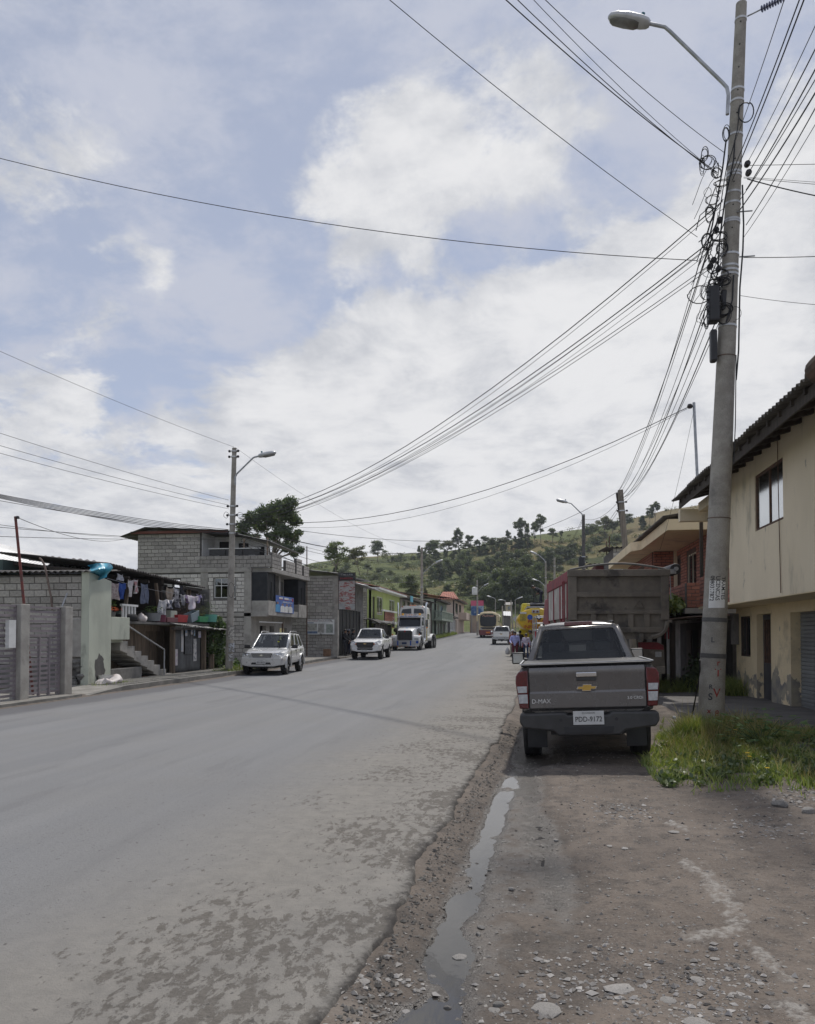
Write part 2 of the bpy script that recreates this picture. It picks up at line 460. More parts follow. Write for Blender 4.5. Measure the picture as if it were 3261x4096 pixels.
mg = bpy.data.materials.new('dirt'); mg.use_nodes = True
t = NT(mg.node_tree); b = t.n['Principled BSDF']
pos = t.node('ShaderNodeNewGeometry').outputs['Position']
A = lambda k: t.node('ShaderNodeAttribute', attribute_name=k).outputs['Fac']
big = t.noise(pos, .8, 5, .6); mid = t.noise(pos, 5, 6, .65); fine_ = t.noise(pos, 55, 4, .7)
vor = t.node('ShaderNodeTexVoronoi', feature='F1', ins={'Vector': pos, 'Scale': 60.0, 'Randomness': 1.0})
peb = t.math('MULTIPLY', t.ramp(vor.outputs['Distance'], .30, .18), t.ramp(t.noise(pos, 14, 2), .50, .62))
col = t.mix(t.ramp(big, .35, .65), (.116, .092, .073, 1), (.172, .140, .113, 1))
col = t.mix(t.ramp(mid, .42, .68), col, (.066, .055, .047, 1))
col = t.mix(t.ramp(fine_, .35, .7, 0, .6), col, (.19, .163, .138, 1))
col = t.mix(t.ramp(t.noise(pos, 2.1, 7, .68), .56, .66, 0, .55), col, (.055, .047, .041, 1))
col = t.mix(t.ramp(t.noise(t.vmath('ADD', pos, (9, 4, 0)), 1.4, 6, .65), .58, .70, 0, .6), col, (.205, .178, .152, 1))
pc = t.mix(t.sep(vor.outputs['Color'])[0], (.12, .11, .105, 1), (.36, .34, .31, 1))
col = t.mix(t.math('MULTIPLY', peb, .75), col, pc)
col = t.mix(t.math('MULTIPLY', A('patch'), t.ramp(t.noise(pos, 22, 5, .7), .38, .58, .15, .9)), col, (.29, .272, .247, 1))
col = t.mix(A('green'), col, t.mix(t.ramp(mid, .3, .7), (.10, .15, .035, 1), (.20, .19, .08, 1)))
col = t.mix(t.math('MULTIPLY', A('wet'), .75), col, (.030, .026, .022, 1))
t.put(b.inputs['Base Color'], col)
t.put(b.inputs['Roughness'], t.ramp(t.math('ADD', A('wet'), t.math('MULTIPLY', t.math('SUBTRACT', mid, .5), .5)), .35, .95, .93, .30))
hgt = t.math('ADD', t.math('MULTIPLY', t.noise(pos, 120, 3, .7), .004), t.math('ADD', t.math('MULTIPLY', t.noise(pos, 28, 4, .7), .012), t.math('MULTIPLY', peb, .006)))
t.l.new(t.node('ShaderNodeBump', ins={'Strength': 1.0, 'Distance': 1.0, 'Height': hgt}).outputs[0], b.inputs['Normal'])
sheet('ground', GX, GY, GZ, mg, {'wet': wet, 'patch': patch, 'green': green})

# ---- water standing in the gutter
mw = bpy.data.materials.new('muddy water'); mw.use_nodes = True
t = NT(mw.node_tree); b = t.n['Principled BSDF']
b.inputs['Base Color'].default_value = (.045, .042, .038, 1); b.inputs['Roughness'].default_value = .04; b.inputs['IOR'].default_value = 1.5
b.inputs['Specular IOR Level'].default_value = .75
pos = t.node('ShaderNodeNewGeometry').outputs['Position']
t.l.new(t.node('ShaderNodeBump', ins={'Strength': .5, 'Distance': .002, 'Height': t.noise(t.vmath('MULTIPLY', pos, (18, 7, 1)), 1.0, 3)}).outputs[0], b.inputs['Normal'])
wx, wy = np.meshgrid(np.linspace(-.5, .5, 12), np.linspace(1.5, 9.7, 60))
sheet('water', wx + gutx(wy) + .18 * sstep(8, 10, wy), wy, np.full_like(wx, WATER), mw)

# ---- road
ry = linesp([(-25, 2.4, 16, 1), (2.4, 16, 330, 4.0), (16, 170, 120, 4.0)])
offs = np.array([0, .012, .03, .06, .1, .15, .2, .3, .4, .55, .75, 1, 1.4, 2, 3, 4.5, 6, 7.5, 8.5, 9.5, 10.2])
RW = len(offs) + 2
ragn = (fbm(ry * 1.3, ry * 0 + 2, 4, 51) - .5) * .15 + (fbm(ry * 7, ry * 0 + 5, 3, 61) - .5) * .05
e = redge(ry) + ragn * (1 - sstep(18, 40, ry) * .3)
RXs = [np.full_like(ry, -11.42), np.full_like(ry, -11.0)] + [e - o + ragn * (-1 + 1 / (1 + (o / .8) ** 2)) for o in offs[::-1]]
RX = np.stack(RXs, -1); RY = np.repeat(ry[:, None], RW, 1)
RX[:, 2] = np.maximum(RX[:, 2], -10.9)
RZ = zl(RY) + (fbm(RX * .5, RY * .35, 2, 71) - .5) * .012
ed = e[:, None] - RX
RZ = RZ - .012 * sstep(.25, 0, ed) - .05 * sstep(.03, 0, ed) + (fbm(RX * 20, RY * 20, 2, 73) - .5) * .008 * sstep(.3, .05, ed)
mr = bpy.data.materials.new('asphalt'); mr.use_nodes = True
t = NT(mr.node_tree); b = t.n['Principled BSDF']
pos = t.node('ShaderNodeNewGeometry').outputs['Position']; edg = A('edge')
x_, y_, z_ = t.sep(pos)[:3]
st = t.noise(t.vmath('MULTIPLY', pos, (1.1, .05, 1)), 1.0, 4, .6)
agg = t.noise(pos, 110, 3, .75); lg = t.noise(pos, .45, 5, .6)
col = t.mix(t.ramp(st, .3, .7), (.160, .163, .169, 1), (.205, .206, .208, 1))
col = t.mix(t.ramp(lg, .35, .7, 0, .5), col, (.185, .18, .172, 1))
col = t.mix(t.ramp(agg, .3, .75, 0, .34), col, (.30, .30, .295, 1))
col = t.mix(t.ramp(t.noise(pos, 42, 3, .7), .5, .72, 0, .45), col, (.12, .12, .124, 1))
col = t.mix(t.ramp(t.noise(t.vmath('MULTIPLY', pos, (.9, .12, 1)), 1.6, 6, .65), .54, .68, 0, .35), col, (.125, .125, .13, 1))
col = t.mix(t.ramp(t.noise(pos, 75, 2, .6), .62, .72, 0, .6), col, (.085, .085, .088, 1))
dust = t.ramp(t.math('ADD', edg, t.math('MULTIPLY', t.math('SUBTRACT', lg, .5), 2.5)), 2.9, .8)
col = t.mix(t.math('MULTIPLY', dust, .85), col, t.mix(t.ramp(t.noise(pos, 7, 5, .7), .35, .65), (.245, .228, .20, 1), (.20, .187, .165, 1)))
blv = t.vmath('MULTIPLY', pos, (1.5, .75, 1.0))
bl = t.math('ADD', t.noise(blv, 9.0, 9, .72, .3), t.math('ADD', t.ramp(edg, 2.3, .05, -.15, .012), t.ramp(t.noise(pos, .9, 3, .5), .35, .65, -.07, .07)))
blm = t.math('MULTIPLY', t.ramp(bl, .50, .555), t.ramp(edg, 3.2, 1.6))
col = t.mix(t.math('MULTIPLY', blm, .95), col, t.mix(t.ramp(t.noise(pos, 30, 4, .7), .3, .7), (.10, .09, .078, 1), (.145, .132, .115, 1)))
spk = t.math('MULTIPLY', t.ramp(t.noise(pos, 17, 3, .55), .665, .69), t.ramp(edg, 5.5, 1.5))
col = t.mix(t.math('MULTIPLY', spk, .7), col, (.07, .065, .06, 1))
rim = t.ramp(t.math('ADD', edg, t.math('MULTIPLY', t.math('SUBTRACT', t.noise(pos, 9, 4, .7), .5), .25)), .10, .0)
col = t.mix(rim, col, (.055, .05, .046, 1))
lft = t.ramp(t.math('ADD', x_, t.math('MULTIPLY', t.math('SUBTRACT', t.noise(pos, 1.6, 5, .6), .5), .5)), -10.05, -10.45)
col = t.mix(t.math('MULTIPLY', lft, .9), col, (.118, .118, .124, 1))
t.put(b.inputs['Base Color'], col)
b.inputs['Roughness'].default_value = .86; b.inputs['Specular IOR Level'].default_value = .3
hg = t.math('ADD', t.math('MULTIPLY', agg, .005), t.math('ADD', t.math('MULTIPLY', t.noise(pos, 40, 4, .7), .006), t.math('MULTIPLY', blm, -.001)))
t.l.new(t.node('ShaderNodeBump', ins={'Strength': 1.0, 'Distance': 1.0, 'Height': hg}).outputs[0], b.inputs['Normal'])
sheet('road', RX, RY, RZ, mr, {'edge': ed})

# ---- left pavement with its kerb and the pavers that show
def strip(name, ys, x0f, x1f, zf, m, kind='structure'):
    mb = MB(); secs = []
    for y in ys:
        z = gzl(y); secs.append([(x0f(y), y, z - .2), (x1f(y), y, z - .2), (x1f(y), y, z + zf(y)), (x0f(y), y, z + zf(y))])
    mb.loft(secs)
    return tag(mb.build(name, m, None, smooth=30), kind=kind)
M_pave = mat('pavement', (.27, .255, .23), (.19, .18, .16), rough=.95, sc=2.0, bump=.006, bsc=35, world=True, fine=.15, stain=[((.13, .12, .105), 1.0, .55, .75)])
M_kerb = mat('kerb stone', (.24, .23, .21), (.16, .155, .14), rough=.95, sc=2.5, bump=.008, bsc=25, world=True, fine=.15)
ysl = list(np.linspace(19.0, 46, 28))
kz = lambda y: .13 * float(sstep(19.0, 21.1, y)) + .01
strip('pavement', ysl, lambda y: -14.6, lambda y: -11.58, kz, M_pave)
strip('kerb', ysl, lambda y: -11.58, lambda y: -11.38 + .03 * sin(y * 2.1), lambda y: kz(y) + .012, M_kerb)
strip('pavement', list(np.linspace(9, 18.7, 10)), lambda y: -14.2, lambda y: -11.56, lambda y: .06, M_pave)
strip('kerb', list(np.linspace(9, 18.7, 10)), lambda y: -11.56, lambda y: -11.36 + .02 * sin(y * 3), lambda y: .075, M_kerb)
strip('pavement', list(np.linspace(46.05, 112, 30)), lambda y: -13.2, lambda y: -11.2, lambda y: .07 + .03 * sin(y), M_pave)
pv = MB(); R_ = random.Random(3)
yy = 21.2
while yy < 32:
    xx = -13.0
    while xx < -11.66:
        z = gzl(yy) + kz(yy)
        pv.box((xx + .07, yy + .07, z + .004 + R_.uniform(0, .008)), (.125, .125, .02), R_.uniform(-.05, .05))
        xx += .15
    yy += .15
tag(pv.build('paving_stone', M_kerb, None), 'small grey paving stones laid on the pavement below the stairs', 'paving', kind='stuff')

# ---- right footpath of worn concrete along the yellow house
mb = MB()
fx0 = lambda y: float(np.interp(y, [6, 12.3, 14, 17, 22], [3.3, 3.1, 3.0, 2.9, 3.1]))
secs = []
for y in np.linspace(6.5, 23.2, 40):
    z = gz(4.0, y); w = (float(fbm(y * 1.7, 3.3, 3, 81)) - .5) * .25
    secs.append([(fx0(y) + w, y, z - .15), (8.5, y, z - .15), (8.5, y, z + .055), (fx0(y) + w + .06, y, z + .05)])
mb.loft(secs)
M_path = mat('worn footpath', (.155, .147, .138), (.105, .10, .096), rough=.93, sc=1.3, bump=.006, bsc=40, world=True, fine=.15, stain=[((.22, .21, .19), 1.7, .58, .72)])
tag(mb.build('footpath', M_path, None, smooth=40), kind='structure')

# ---- hill behind the village
def ridge(X):
    return np.interp(X, [-400, -250, -160, -130, -112, -98, -84, -62, -38, -14, 12, 36, 62, 85, 160, 400],
                     [6, 8, 12, 16, 26, 36, 38, 40, 41.5, 44, 48.5, 52.5, 58.5, 61, 66, 66])
def hheight(X, Y):
    X, Y = np.asarray(X, float), np.asarray(Y, float)
    k = (Y - 145) / 235
    g = np.clip(k, 0, 1); g = g ** 1.15 * (1 - .0 * g); g = np.where(k > 1, 1 - .10 * np.clip(k - 1, 0, 2), g)
    g = g * (1 - .12 * np.exp(-((k - .55) / .15) ** 2))
    z = zl(Y) - .6 + ridge(X + (fbm(Y * .01, X * .01, 2, 3) - .5) * 16) * g
    return z + (fbm(X * .022, Y * .022, 4, 91) - .5) * 9 * np.clip(k * 2, 0, 1) * np.clip(2.2 - 1.6 * k, .25, 1)
hx, hy = np.meshgrid(np.concatenate([np.linspace(-420, -140, 40), np.linspace(-138, 110, 150), np.linspace(114, 420, 40)]), np.concatenate([np.linspace(138, 420, 140), np.linspace(430, 900, 20)]))
mh = bpy.data.materials.new('hillside'); mh.use_nodes = True
t = NT(mh.node_tree); b = t.n['Principled BSDF']
pos = t.node('ShaderNodeNewGeometry').outputs['Position']
f1 = t.noise(pos, .016, 4, .5, .6); f2 = t.noise(pos, .05, 5, .6); f3 = t.noise(pos, .6, 5, .7)
col = t.mix(t.ramp(f3, .3, .7), (.092, .112, .042, 1), (.138, .152, .062, 1))
col = t.mix(t.ramp(f1, .49, .56), col, t.mix(t.ramp(f3, .3, .7), (.20, .16, .075, 1), (.145, .13, .055, 1)))
col = t.mix(t.ramp(f2, .52, .62, 0, .85), col, (.045, .062, .024, 1))
xx_ = t.sep(pos)[0]
col = t.mix(t.math('MULTIPLY', t.ramp(xx_, 34, 52), .8), col, (.21, .16, .09, 1))
t.put(b.inputs['Base Color'], col); b.inputs['Roughness'].default_value = .95; b.inputs['Specular IOR Level'].default_value = .1
t.l.new(t.node('ShaderNodeBump', ins={'Strength': 1.0, 'Distance': .6, 'Height': f3}).outputs[0], b.inputs['Normal'])
sheet('hill', hx, hy, hheight(hx, hy), mh)
def hill_hit(px, py):
    d = ray(px, py); k = 150.0
    while k < 520:
        q = CAMP + d * (k / d.y)
        if q.z <= float(hheight(q.x, q.y)): return q
        k += 2.0
    q = CAMP + d * (380 / d.y); q.z = float(hheight(q.x, q.y)); return q
M_ink = mat('plate ink', (.02, .02, .022), rough=.6)
# ================================================================== BUILDING HELPERS
def wall(mb, o, u, v, n, Wd, H, T, opens=(), mi=0):
    """slab with rectangular openings (u0,u1,v0,v1): faces, back and reveals"""
    o, u, v, n = Vector(o), Vector(u).normalized(), Vector(v).normalized(), Vector(n).normalized()
    us = sorted({0, Wd} | {x for a in opens for x in a[:2] if 0 < x < Wd}); vs = sorted({0, H} | {x for a in opens for x in a[2:4] if 0 < x < H})
    solid = {}
    for i in range(len(us) - 1):
        for j in range(len(vs) - 1):
            cu, cv = (us[i] + us[i + 1]) / 2, (vs[j] + vs[j + 1]) / 2
            solid[i, j] = not any(a[0] < cu < a[1] and a[2] < cv < a[3] for a in opens)
    P = lambda a, b, k: o + u * a + v * b - n * k
    for (i, j), s in solid.items():
        if not s: continue
        a0, a1, b0, b1 = us[i], us[i + 1], vs[j], vs[j + 1]
        mb.add([P(a0, b0, 0), P(a1, b0, 0), P(a1, b1, 0), P(a0, b1, 0)], [(0, 1, 2, 3)], mi)
        mb.add([P(a0, b0, T), P(a1, b0, T), P(a1, b1, T), P(a0, b1, T)], [(3, 2, 1, 0)], mi)
        for (di, dj, pa, pb) in ((-1, 0, (a0, b0), (a0, b1)), (1, 0, (a1, b1), (a1, b0)), (0, -1, (a1, b0), (a0, b0)), (0, 1, (a0, b1), (a1, b1))):
            if not solid.get((i + di, j + dj), False):
                mb.add([P(*pa, 0), P(*pb, 0), P(*pb, T), P(*pa, T)], [(0, 1, 2, 3)], mi)
    return mb
_blk = {}
def block_mesh(m, ch=.03):
    if m.name not in _blk:
        c = .5 - ch; d = .5 - ch * 1.8
        vs = [(-.5, 0, -.5), (.5, 0, -.5), (.5, 0, .5), (-.5, 0, .5), (-.5, -.8, -.5), (.5, -.8, -.5), (.5, -.8, .5), (-.5, -.8, .5), (-c, -1, -d), (c, -1, -d), (c, -1, d), (-c, -1, d)]
        fs = [(0, 1, 5, 4), (1, 2, 6, 5), (2, 3, 7, 6), (3, 0, 4, 7), (4, 5, 9, 8), (5, 6, 10, 9), (6, 7, 11, 10), (7, 4, 8, 11), (8, 9, 10, 11)]
        _blk[m.name] = MB().add(vs, fs).mesh('block', m)
    return _blk[m.name]
BUDGET = {}
def blocks(parent, o, u, n, Wd, H, bw, bh, m, opens=(), joint=.024, proud=.022, name='block', limit=300, seed=1, z_max=None, skip=0.0, stuff_only=False):
    """courses of blocks standing proud of a mortar wall; o is the lower corner of the wall face"""
    rnd = random.Random(seed); o, u, n = Vector(o), Vector(u).normalized(), Vector(n).normalized(); v = Vector((0, 0, 1))
    me = block_mesh(m); key = parent.name; cnt = BUDGET.get(key, 0); st = MB()
    rows = int(H / bh + .5); bh = H / rows
    for r in range(rows):
        x = -(bw / 2 if r % 2 else 0) - rnd.uniform(0, .04)
        while x < Wd - .02:
            w = bw * (1 + rnd.uniform(-.015, .015))
            a, b = max(x, 0), min(x + w, Wd); x += w
            segs = [(a + joint / 2, b - joint / 2)]
            zc = (r + .5) * bh
            for (u0, u1, v0, v1) in opens:
                if v0 < zc < v1 or (v0 < (r + .2) * bh < v1):
                    ns = []
                    for s0, s1 in segs:
                        if s1 <= u0 or s0 >= u1: ns.append((s0, s1))
                        else:
                            if s0 < u0 - .03: ns.append((s0, u0 - .01))
                            if s1 > u1 + .03: ns.append((u1 + .01, s1))
                    segs = ns
            top = (r + 1) * bh
            for s0, s1 in segs:
                if s1 - s0 < .04 or (z_max and top > z_max((s0 + s1) / 2)) or rnd.random() < skip: continue
                pr = proud * rnd.uniform(.75, 1.2)
                c = o + u * ((s0 + s1) / 2) + v * zc - n * .03
                M = Matrix((u * (s1 - s0), -n * (pr + .03), v * (bh - joint * rnd.uniform(.8, 1.3)))).transposed().to_4x4(); M.translation = c
                if rnd.random() < .5: M = M @ Matrix.Diagonal((-1, 1, 1, 1)) if False else M
                M = M @ Matrix.Rotation(rnd.uniform(-.012, .012), 4, 'Y')
                if cnt < limit and not stuff_only:
                    ob = link(name, me, parent); ob.matrix_basis = M; cnt += 1
                else:
                    st.add([M @ q.co for q in me.vertices], [tuple(p_.vertices) for p_ in me.polygons])
    BUDGET[key] = cnt
    if st.v: tag(st.build(name + '_courses', m, parent, recalc=False), kind='stuff')
def window(parent, o, u, n, w, h, fm, gm=None, bars=0, mull=1, fr=.045, depth=.05, trans=None, back=True, name='window'):
    """frame, panes and bars in an opening whose lower corner is o"""
    o, u, n = Vector(o), Vector(u).normalized(), Vector(n).normalized(); v = Vector((0, 0, 1))
    R = Matrix((u, -n, v)).transposed()
    mb = MB(); bxs = lambda a0, a1, b0, b1, d0, d1, q=mb: q.box(o + u * ((a0 + a1) / 2) + v * ((b0 + b1) / 2) - n * ((d0 + d1) / 2), (a1 - a0, abs(d1 - d0), b1 - b0), R)
    bxs(0, fr, 0, h, 0, depth); bxs(w - fr, w, 0, h, 0, depth); bxs(fr, w - fr, 0, fr, 0, depth); bxs(fr, w - fr, h - fr, h, 0, depth)
    for k in range(1, mull + 1):
        x = w * k / (mull + 1); bxs(x - fr / 2, x + fr / 2, fr, h - fr, .004, depth - .004)
    if trans: bxs(fr, w - fr, h * trans - fr / 2, h * trans + fr / 2, .006, depth - .006)
    f = mb.build(name, fm, parent)
    for k in range(mull + 1):
        a0, a1 = w * k / (mull + 1) + fr * .4, w * (k + 1) / (mull + 1) - fr * .4
        q = MB(); bxs(a0, a1, fr * .5, h - fr * .5, depth * .45, depth * .45 + .006, q); q.build('pane', gm or M_glassw, f)
    for k in range(bars):
        x = w * (k + 1) / (bars + 1); q = MB(); q.cyl(o + u * x + n * .03, o + u * x + n * .03 + v * h, .009, n=6); q.build('bar', M_blackp, f)
    if back:
        q = MB(); bxs(-.02, w + .02, -.02, h + .02, .45, .47, q); q.build('curtain', mat('room dark', (.05, .045, .045), (.02, .02, .02), sc=1.2, rough=.95), f)  # plain dark sheet, not cloth; the room's shade is put into its colour
    return f
def corrugated(parent, p0, p1, p2, p3, m, wl=.18, amp=.025, name='roof_sheet', thick=.008, wavy=0.0, res=8):
    """sheet over the quad p0 p1 (eave) p2 p3 (ridge); ribs run from eave to ridge"""
    p0, p1, p2, p3 = map(Vector, (p0, p1, p2, p3)); L = (p1 - p0).length; n = max(8, int(L / wl * res)); nv = 8
    nr = (p1 - p0).cross(p3 - p0).normalized()
    if nr.z < 0: nr = -nr
    up, lo = [], []
    mb = MB()
    for j in range(nv + 1):
        b = j / nv; row = []
        for i in range(n + 1):
            a = i / n; q = (p0 * (1 - a) + p1 * a) * (1 - b) + (p3 * (1 - a) + p2 * a) * b
            d = amp * sin(2 * pi * a * L / wl) + wavy * (float(vnoise(a * 7 + p0.x, b * 3 + p0.y, 3)) - .5)
            row.append(q + nr * d)
        up.append(row)
    secs = up
    mb.loft(secs, closed=False)
    ob = mb.build(name, m, parent, smooth=60, recalc=False)
    s = ob.modifiers.new('s', 'SOLIDIFY'); s.thickness = thick; s.offset = 0
    return ob
X_, Y_, Z_ = Vector((1, 0, 0)), Vector((0, 1, 0)), Vector((0, 0, 1))

# ================================================================== YELLOW HOUSE on the right
M_yel = mat('ochre plaster', (.82, .685, .45), (.74, .615, .40), rough=.9, sc=.9, world=True, bump=.003, bsc=25, fine=.07, stain=[((.48, .40, .265), .9, .52, .74), ((.34, .29, .22), 3.2, .62, .74)])
M_ycream = mat('cream plaster', (.82, .715, .53), (.75, .65, .475), rough=.9, sc=.8, world=True, bump=.003, bsc=25, fine=.07, stretch=(1.2, 1.2, .55), stain=[((.46, .41, .30), 1.1, .52, .74), ((.33, .295, .235), 2.6, .62, .74)])
def ypeel(m):
    t = NT(m.node_tree); b = t.n['Principled BSDF']; pos = t.node('ShaderNodeNewGeometry').outputs['Position']
    old = b.inputs['Base Color'].links[0].from_socket
    z = t.sep(pos)[2]
    k = t.math('ADD', t.noise(t.vmath('MULTIPLY', pos, (1, 1, .8)), 1.5, 5, .6), t.ramp(z, .1, 1.5, .10, -.22))
    c = t.mix(t.ramp(k, .535, .56), old, t.mix(t.ramp(t.noise(pos, 3, 4), .35, .65), (.20, .195, .19, 1), (.37, .33, .25, 1)))
    t.put(b.inputs['Base Color'], c)
ypeel(M_yel)
M_roofc = mat('old fibre cement', (.16, .145, .125), (.09, .082, .072), rough=.95, sc=2.0, bump=.004, bsc=40, world=True)
YH = thing('yellow_house', 'two storey ochre plastered house with overhanging upper floor and roller shutter', 'house', (0, 0, 0))
b = MB(); wall(b, (5.45, 20.6, -.15), (0, -1, 0), Z_, (-1, 0, 0), 12.1, 2.47, .25, [(.42, 1.32, 1.21, 2.22), (1.85, 2.96, .0, 2.24), (4.3, 8.0, .0, 2.22)])
b.build('ground_floor_wall', M_yel, YH)
MB().bx(5.7, 9, 20.35, 20.6, -.15, 2.28).build('side_wall', M_yel, YH)
MB().bx(5.7, 9, 8.5, 8.7, -.15, 2.28).build('side_wall', M_yel, YH)
b = MB(); wall(b, (4.5, 17.35, 2.30), (0, -1, 0), Z_, (-1, 0, 0), 8.9, 2.95, .22, [(2.05, 3.78, 1.36, 2.47)]); b.build('upper_wall', M_ycream, YH)
b = MB(); b.bx(4.72, 9, 17.13, 17.35, 2.3, 5.4); b.build('upper_end_wall', M_ycream, YH)
b = MB(); b.bx(4.503, 9, 8.5, 20.6, 2.285, 2.34); b.build('overhang_slab', M_yel, YH)
window(YH, (4.52, 15.30, 3.66), (0, -1, 0), (-1, 0, 0), 1.73, 1.11, M_rust, glass('milky glass', (.30, .32, .34), .42, .12), mull=1, fr=.05)
# peeled patch is plaster loss, cables on the wall
b = MB(); b.tube([(4.47, 13.75, 5.1), (4.475, 13.74, 4.0), (4.48, 13.72, 3.0), (4.48, 13.70, 2.35)], .008, 5); b.build('wall_cable', M_rust, YH)
window(YH, (5.47, 20.18, 1.06), (0, -1, 0), (-1, 0, 0), .90, 1.01, M_rust, M_glassw, bars=6, mull=1)
# door
d = MB(); wall(d, (5.60, 18.75, -.14), (0, -1, 0), Z_, (-1, 0, 0), 1.11, 2.22, .05, [(.12, .99, 1.08, 2.1)]); dr = d.build('door', mat('dark steel door', (.075, .075, .085), (.05, .05, .055), rough=.6, sc=3), YH)
for k in range(6):
    q = MB(); q.cyl((5.59, 18.58 - k * .155, .94), (5.59, 18.58 - k * .155, 1.96), .02, n=8); q.build('door_bar', M_rust, dr)
q = MB(); q.bx(5.64, 5.646, 17.7, 18.7, .9, 2.0); q.build('pane', M_glassw, dr)
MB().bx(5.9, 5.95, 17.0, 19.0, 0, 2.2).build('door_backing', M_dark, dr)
# roller shutter
for k in range(27):
    q = MB(); z0 = -.1 + k * .082
    q.prism([(0, 0), (.012, .006), (.016, .04), (.012, .074), (0, .08), (-.02, .08), (-.02, 0)], (5.66, 16.35, z0), (-1, 0, 0), Z_, (0, -1, 0), 3.8); q.build('shutter_slat', mat('grey shutter', (.26, .27, .27), (.20, .205, .205), rough=.55, metal=.3, sc=2, stretch=(1, .3, 1), vary=.06), YH)
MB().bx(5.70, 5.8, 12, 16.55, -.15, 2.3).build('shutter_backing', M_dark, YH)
# electric meter box beside the window
b = MB(); b.bx(5.30, 5.44, 20.3, 20.55, 1.35, 2.15); b.build('meter_box', M_concd, YH, bevel=.01)
# roof
RS = thing('tin_roof', 'dark corrugated fibre cement roof with timber eaves over the yellow house', 'roof', (0, 0, 0))
for k in range(6):
    y0 = 19.85 - k * 1.95; y1 = y0 - 1.98
    corrugated(RS, (3.68, y0, 5.03 + .02 * (k % 2)), (3.68, y1, 5.03 + .02 * (k % 2)), (9.2, y1, 6.45), (9.2, y0, 6.45), M_roofc, .177, .03, wavy=.02)
for k in range(21):
    y = 19.5 - k * .56
    q = MB(); q.hexa([(3.80, y, 4.93), (3.80, y - .07, 4.93), (3.80, y - .07, 5.02), (3.80, y, 5.02)], [(5.4, y, 5.34), (5.4, y - .07, 5.34), (5.4, y - .07, 5.43), (5.4, y, 5.43)]); q.build('rafter', M_woodd, RS)
for xx, zz in ((3.95, 5.055), (4.35, 5.16)):
    MB().bx(xx, xx + .06, 8.3, 19.7, zz - .02, zz + .03).build('purlin', M_woodd, RS)
MB().bx(3.84, 3.87, 8.3, 19.75, 4.82, 5.0).build('fascia_board', M_woodd, RS)
b = MB(); b.bx(3.86, 5.4, 19.55, 19.8, 4.5, 4.80); b.bx(4.3, 4.5, 17.36, 19.55, 4.72, 4.95); YB = b.build('end_beam', M_ycream, YH)
b = MB(); wall(b, (5.45, 20.6, 2.34), (0, -1, 0), Z_, (-1, 0, 0), 3.25, 2.6, .2, [(.3, 1.2, .1, 2.1), (1.6, 2.7, .8, 2.1)]); b.build('loggia_wall', M_ycream, YH)
for o_, w_, h_ in (((5.5, 20.3, 2.44), .9, 2.0), ((5.5, 19.0, 3.14), 1.1, 1.3)): window(YH, o_, (0, -1, 0), (-1, 0, 0), w_, h_, M_woodd, M_glassw)
for yy in (20.45, 19.1): MB().bx(4.52, 4.60, yy - .04, yy + .04, 3.1, 4.6).build('loggia_post', M_woodd, YH)
BP = thing('brick_parapet', 'low red brick parapet closing the loggia behind the utility pole', 'parapet', (0, 0, 0))
MB().bx(4.53, 4.68, 17.37, 20.55, 2.33, 3.12).build('mortar_core', M_mortar, BP)
M_brick = mat('red brick', (.42, .18, .125), (.32, .135, .095), rough=.9, sc=5, vary=.22, bump=.003, bsc=60)
blocks(BP, (4.53, 20.55, 2.34), (0, -1, 0), (-1, 0, 0), 3.18, .78, .26, .098, M_brick, joint=.014, proud=.012, name='brick')
# stacked ridge tiles at the end of the roof
ST = thing('roof_tile_stack', 'weathered barrel tiles heaped at the near end of the corrugated roof', 'tiles', (0, 0, 0))
for k in range(4):
    q = MB(); a0 = [(.26 * cos(a), .20 * sin(a)) for a in np.linspace(0, 2 * pi, 18, endpoint=False)]
    q.prism(a0, (3.86 + .05 * (k % 2), 9.9 - k * .28, 5.06 + .07 * k), X_, Z_, Vector((.1, -1, .12)).normalized(), .5); q.build('tile', mat('mossy tile', (.13, .085, .06), (.06, .05, .042), rough=.95, sc=4, bump=.008, bsc=25, world=True), ST, bevel=.03)

# ================================================================== BRICK HOUSE behind it
BH = thing('brick_house', 'red brick clad house with pale yellow roof slab behind the tipper truck', 'house', (0, 0, 0))
M_bw = mat('brick backing', (.14, .085, .065), (.10, .07, .055), rough=.95, sc=4)
zb_ = 2.35
b = MB(); wall(b, (5.4, 28.3, zb_), (0, -1, 0), Z_, (-1, 0, 0), 6.3, 2.45, .2, [(.15, .75, .05, 2.0), (1.9, 3.3, .55, 1.95)]); b.build('brick_wall', M_bw, BH)
blocks(BH, (5.4, 28.3, zb_), (0, -1, 0), (-1, 0, 0), 6.3, 2.4, .30, .098, M_brick, [(.1, .8, .0, 2.05), (1.82, 3.38, .48, 2.03)], name='brick', seed=3)
b = MB(); b.bx(4.6, 5.4, 28.32, 28.5, zb_, 4.8); b.build('brick_wall', M_bw, BH)
blocks(BH, (4.57, 28.32, zb_), X_, (0, -1, 0), .72, 2.4, .30, .098, M_brick, name='brick', seed=4)
MB().bx(5.29, 5.40, 28.2, 28.31, zb_, 4.75).build('corner_post', M_ycream, BH)
b = MB(); wall(b, (4.57, 35.5, zb_), (0, -1, 0), Z_, (-1, 0, 0), 7.0, 2.45, .2, [(3.3, 5.0, .3, 1.9)]); b.build('brick_wall', M_bw, BH)
blocks(BH, (4.57, 35.5, zb_), (0, -1, 0), (-1, 0, 0), 7.0, 2.4, .30, .098, M_brick, [(3.25, 5.05, .25, 1.95)], name='brick', seed=5)
window(BH, (4.59, 32.2, 2.65), (0, -1, 0), (-1, 0, 0), 1.7, 1.6, M_woodd, glass('bright pane', (.3, .33, .36), .35, .05), mull=1)
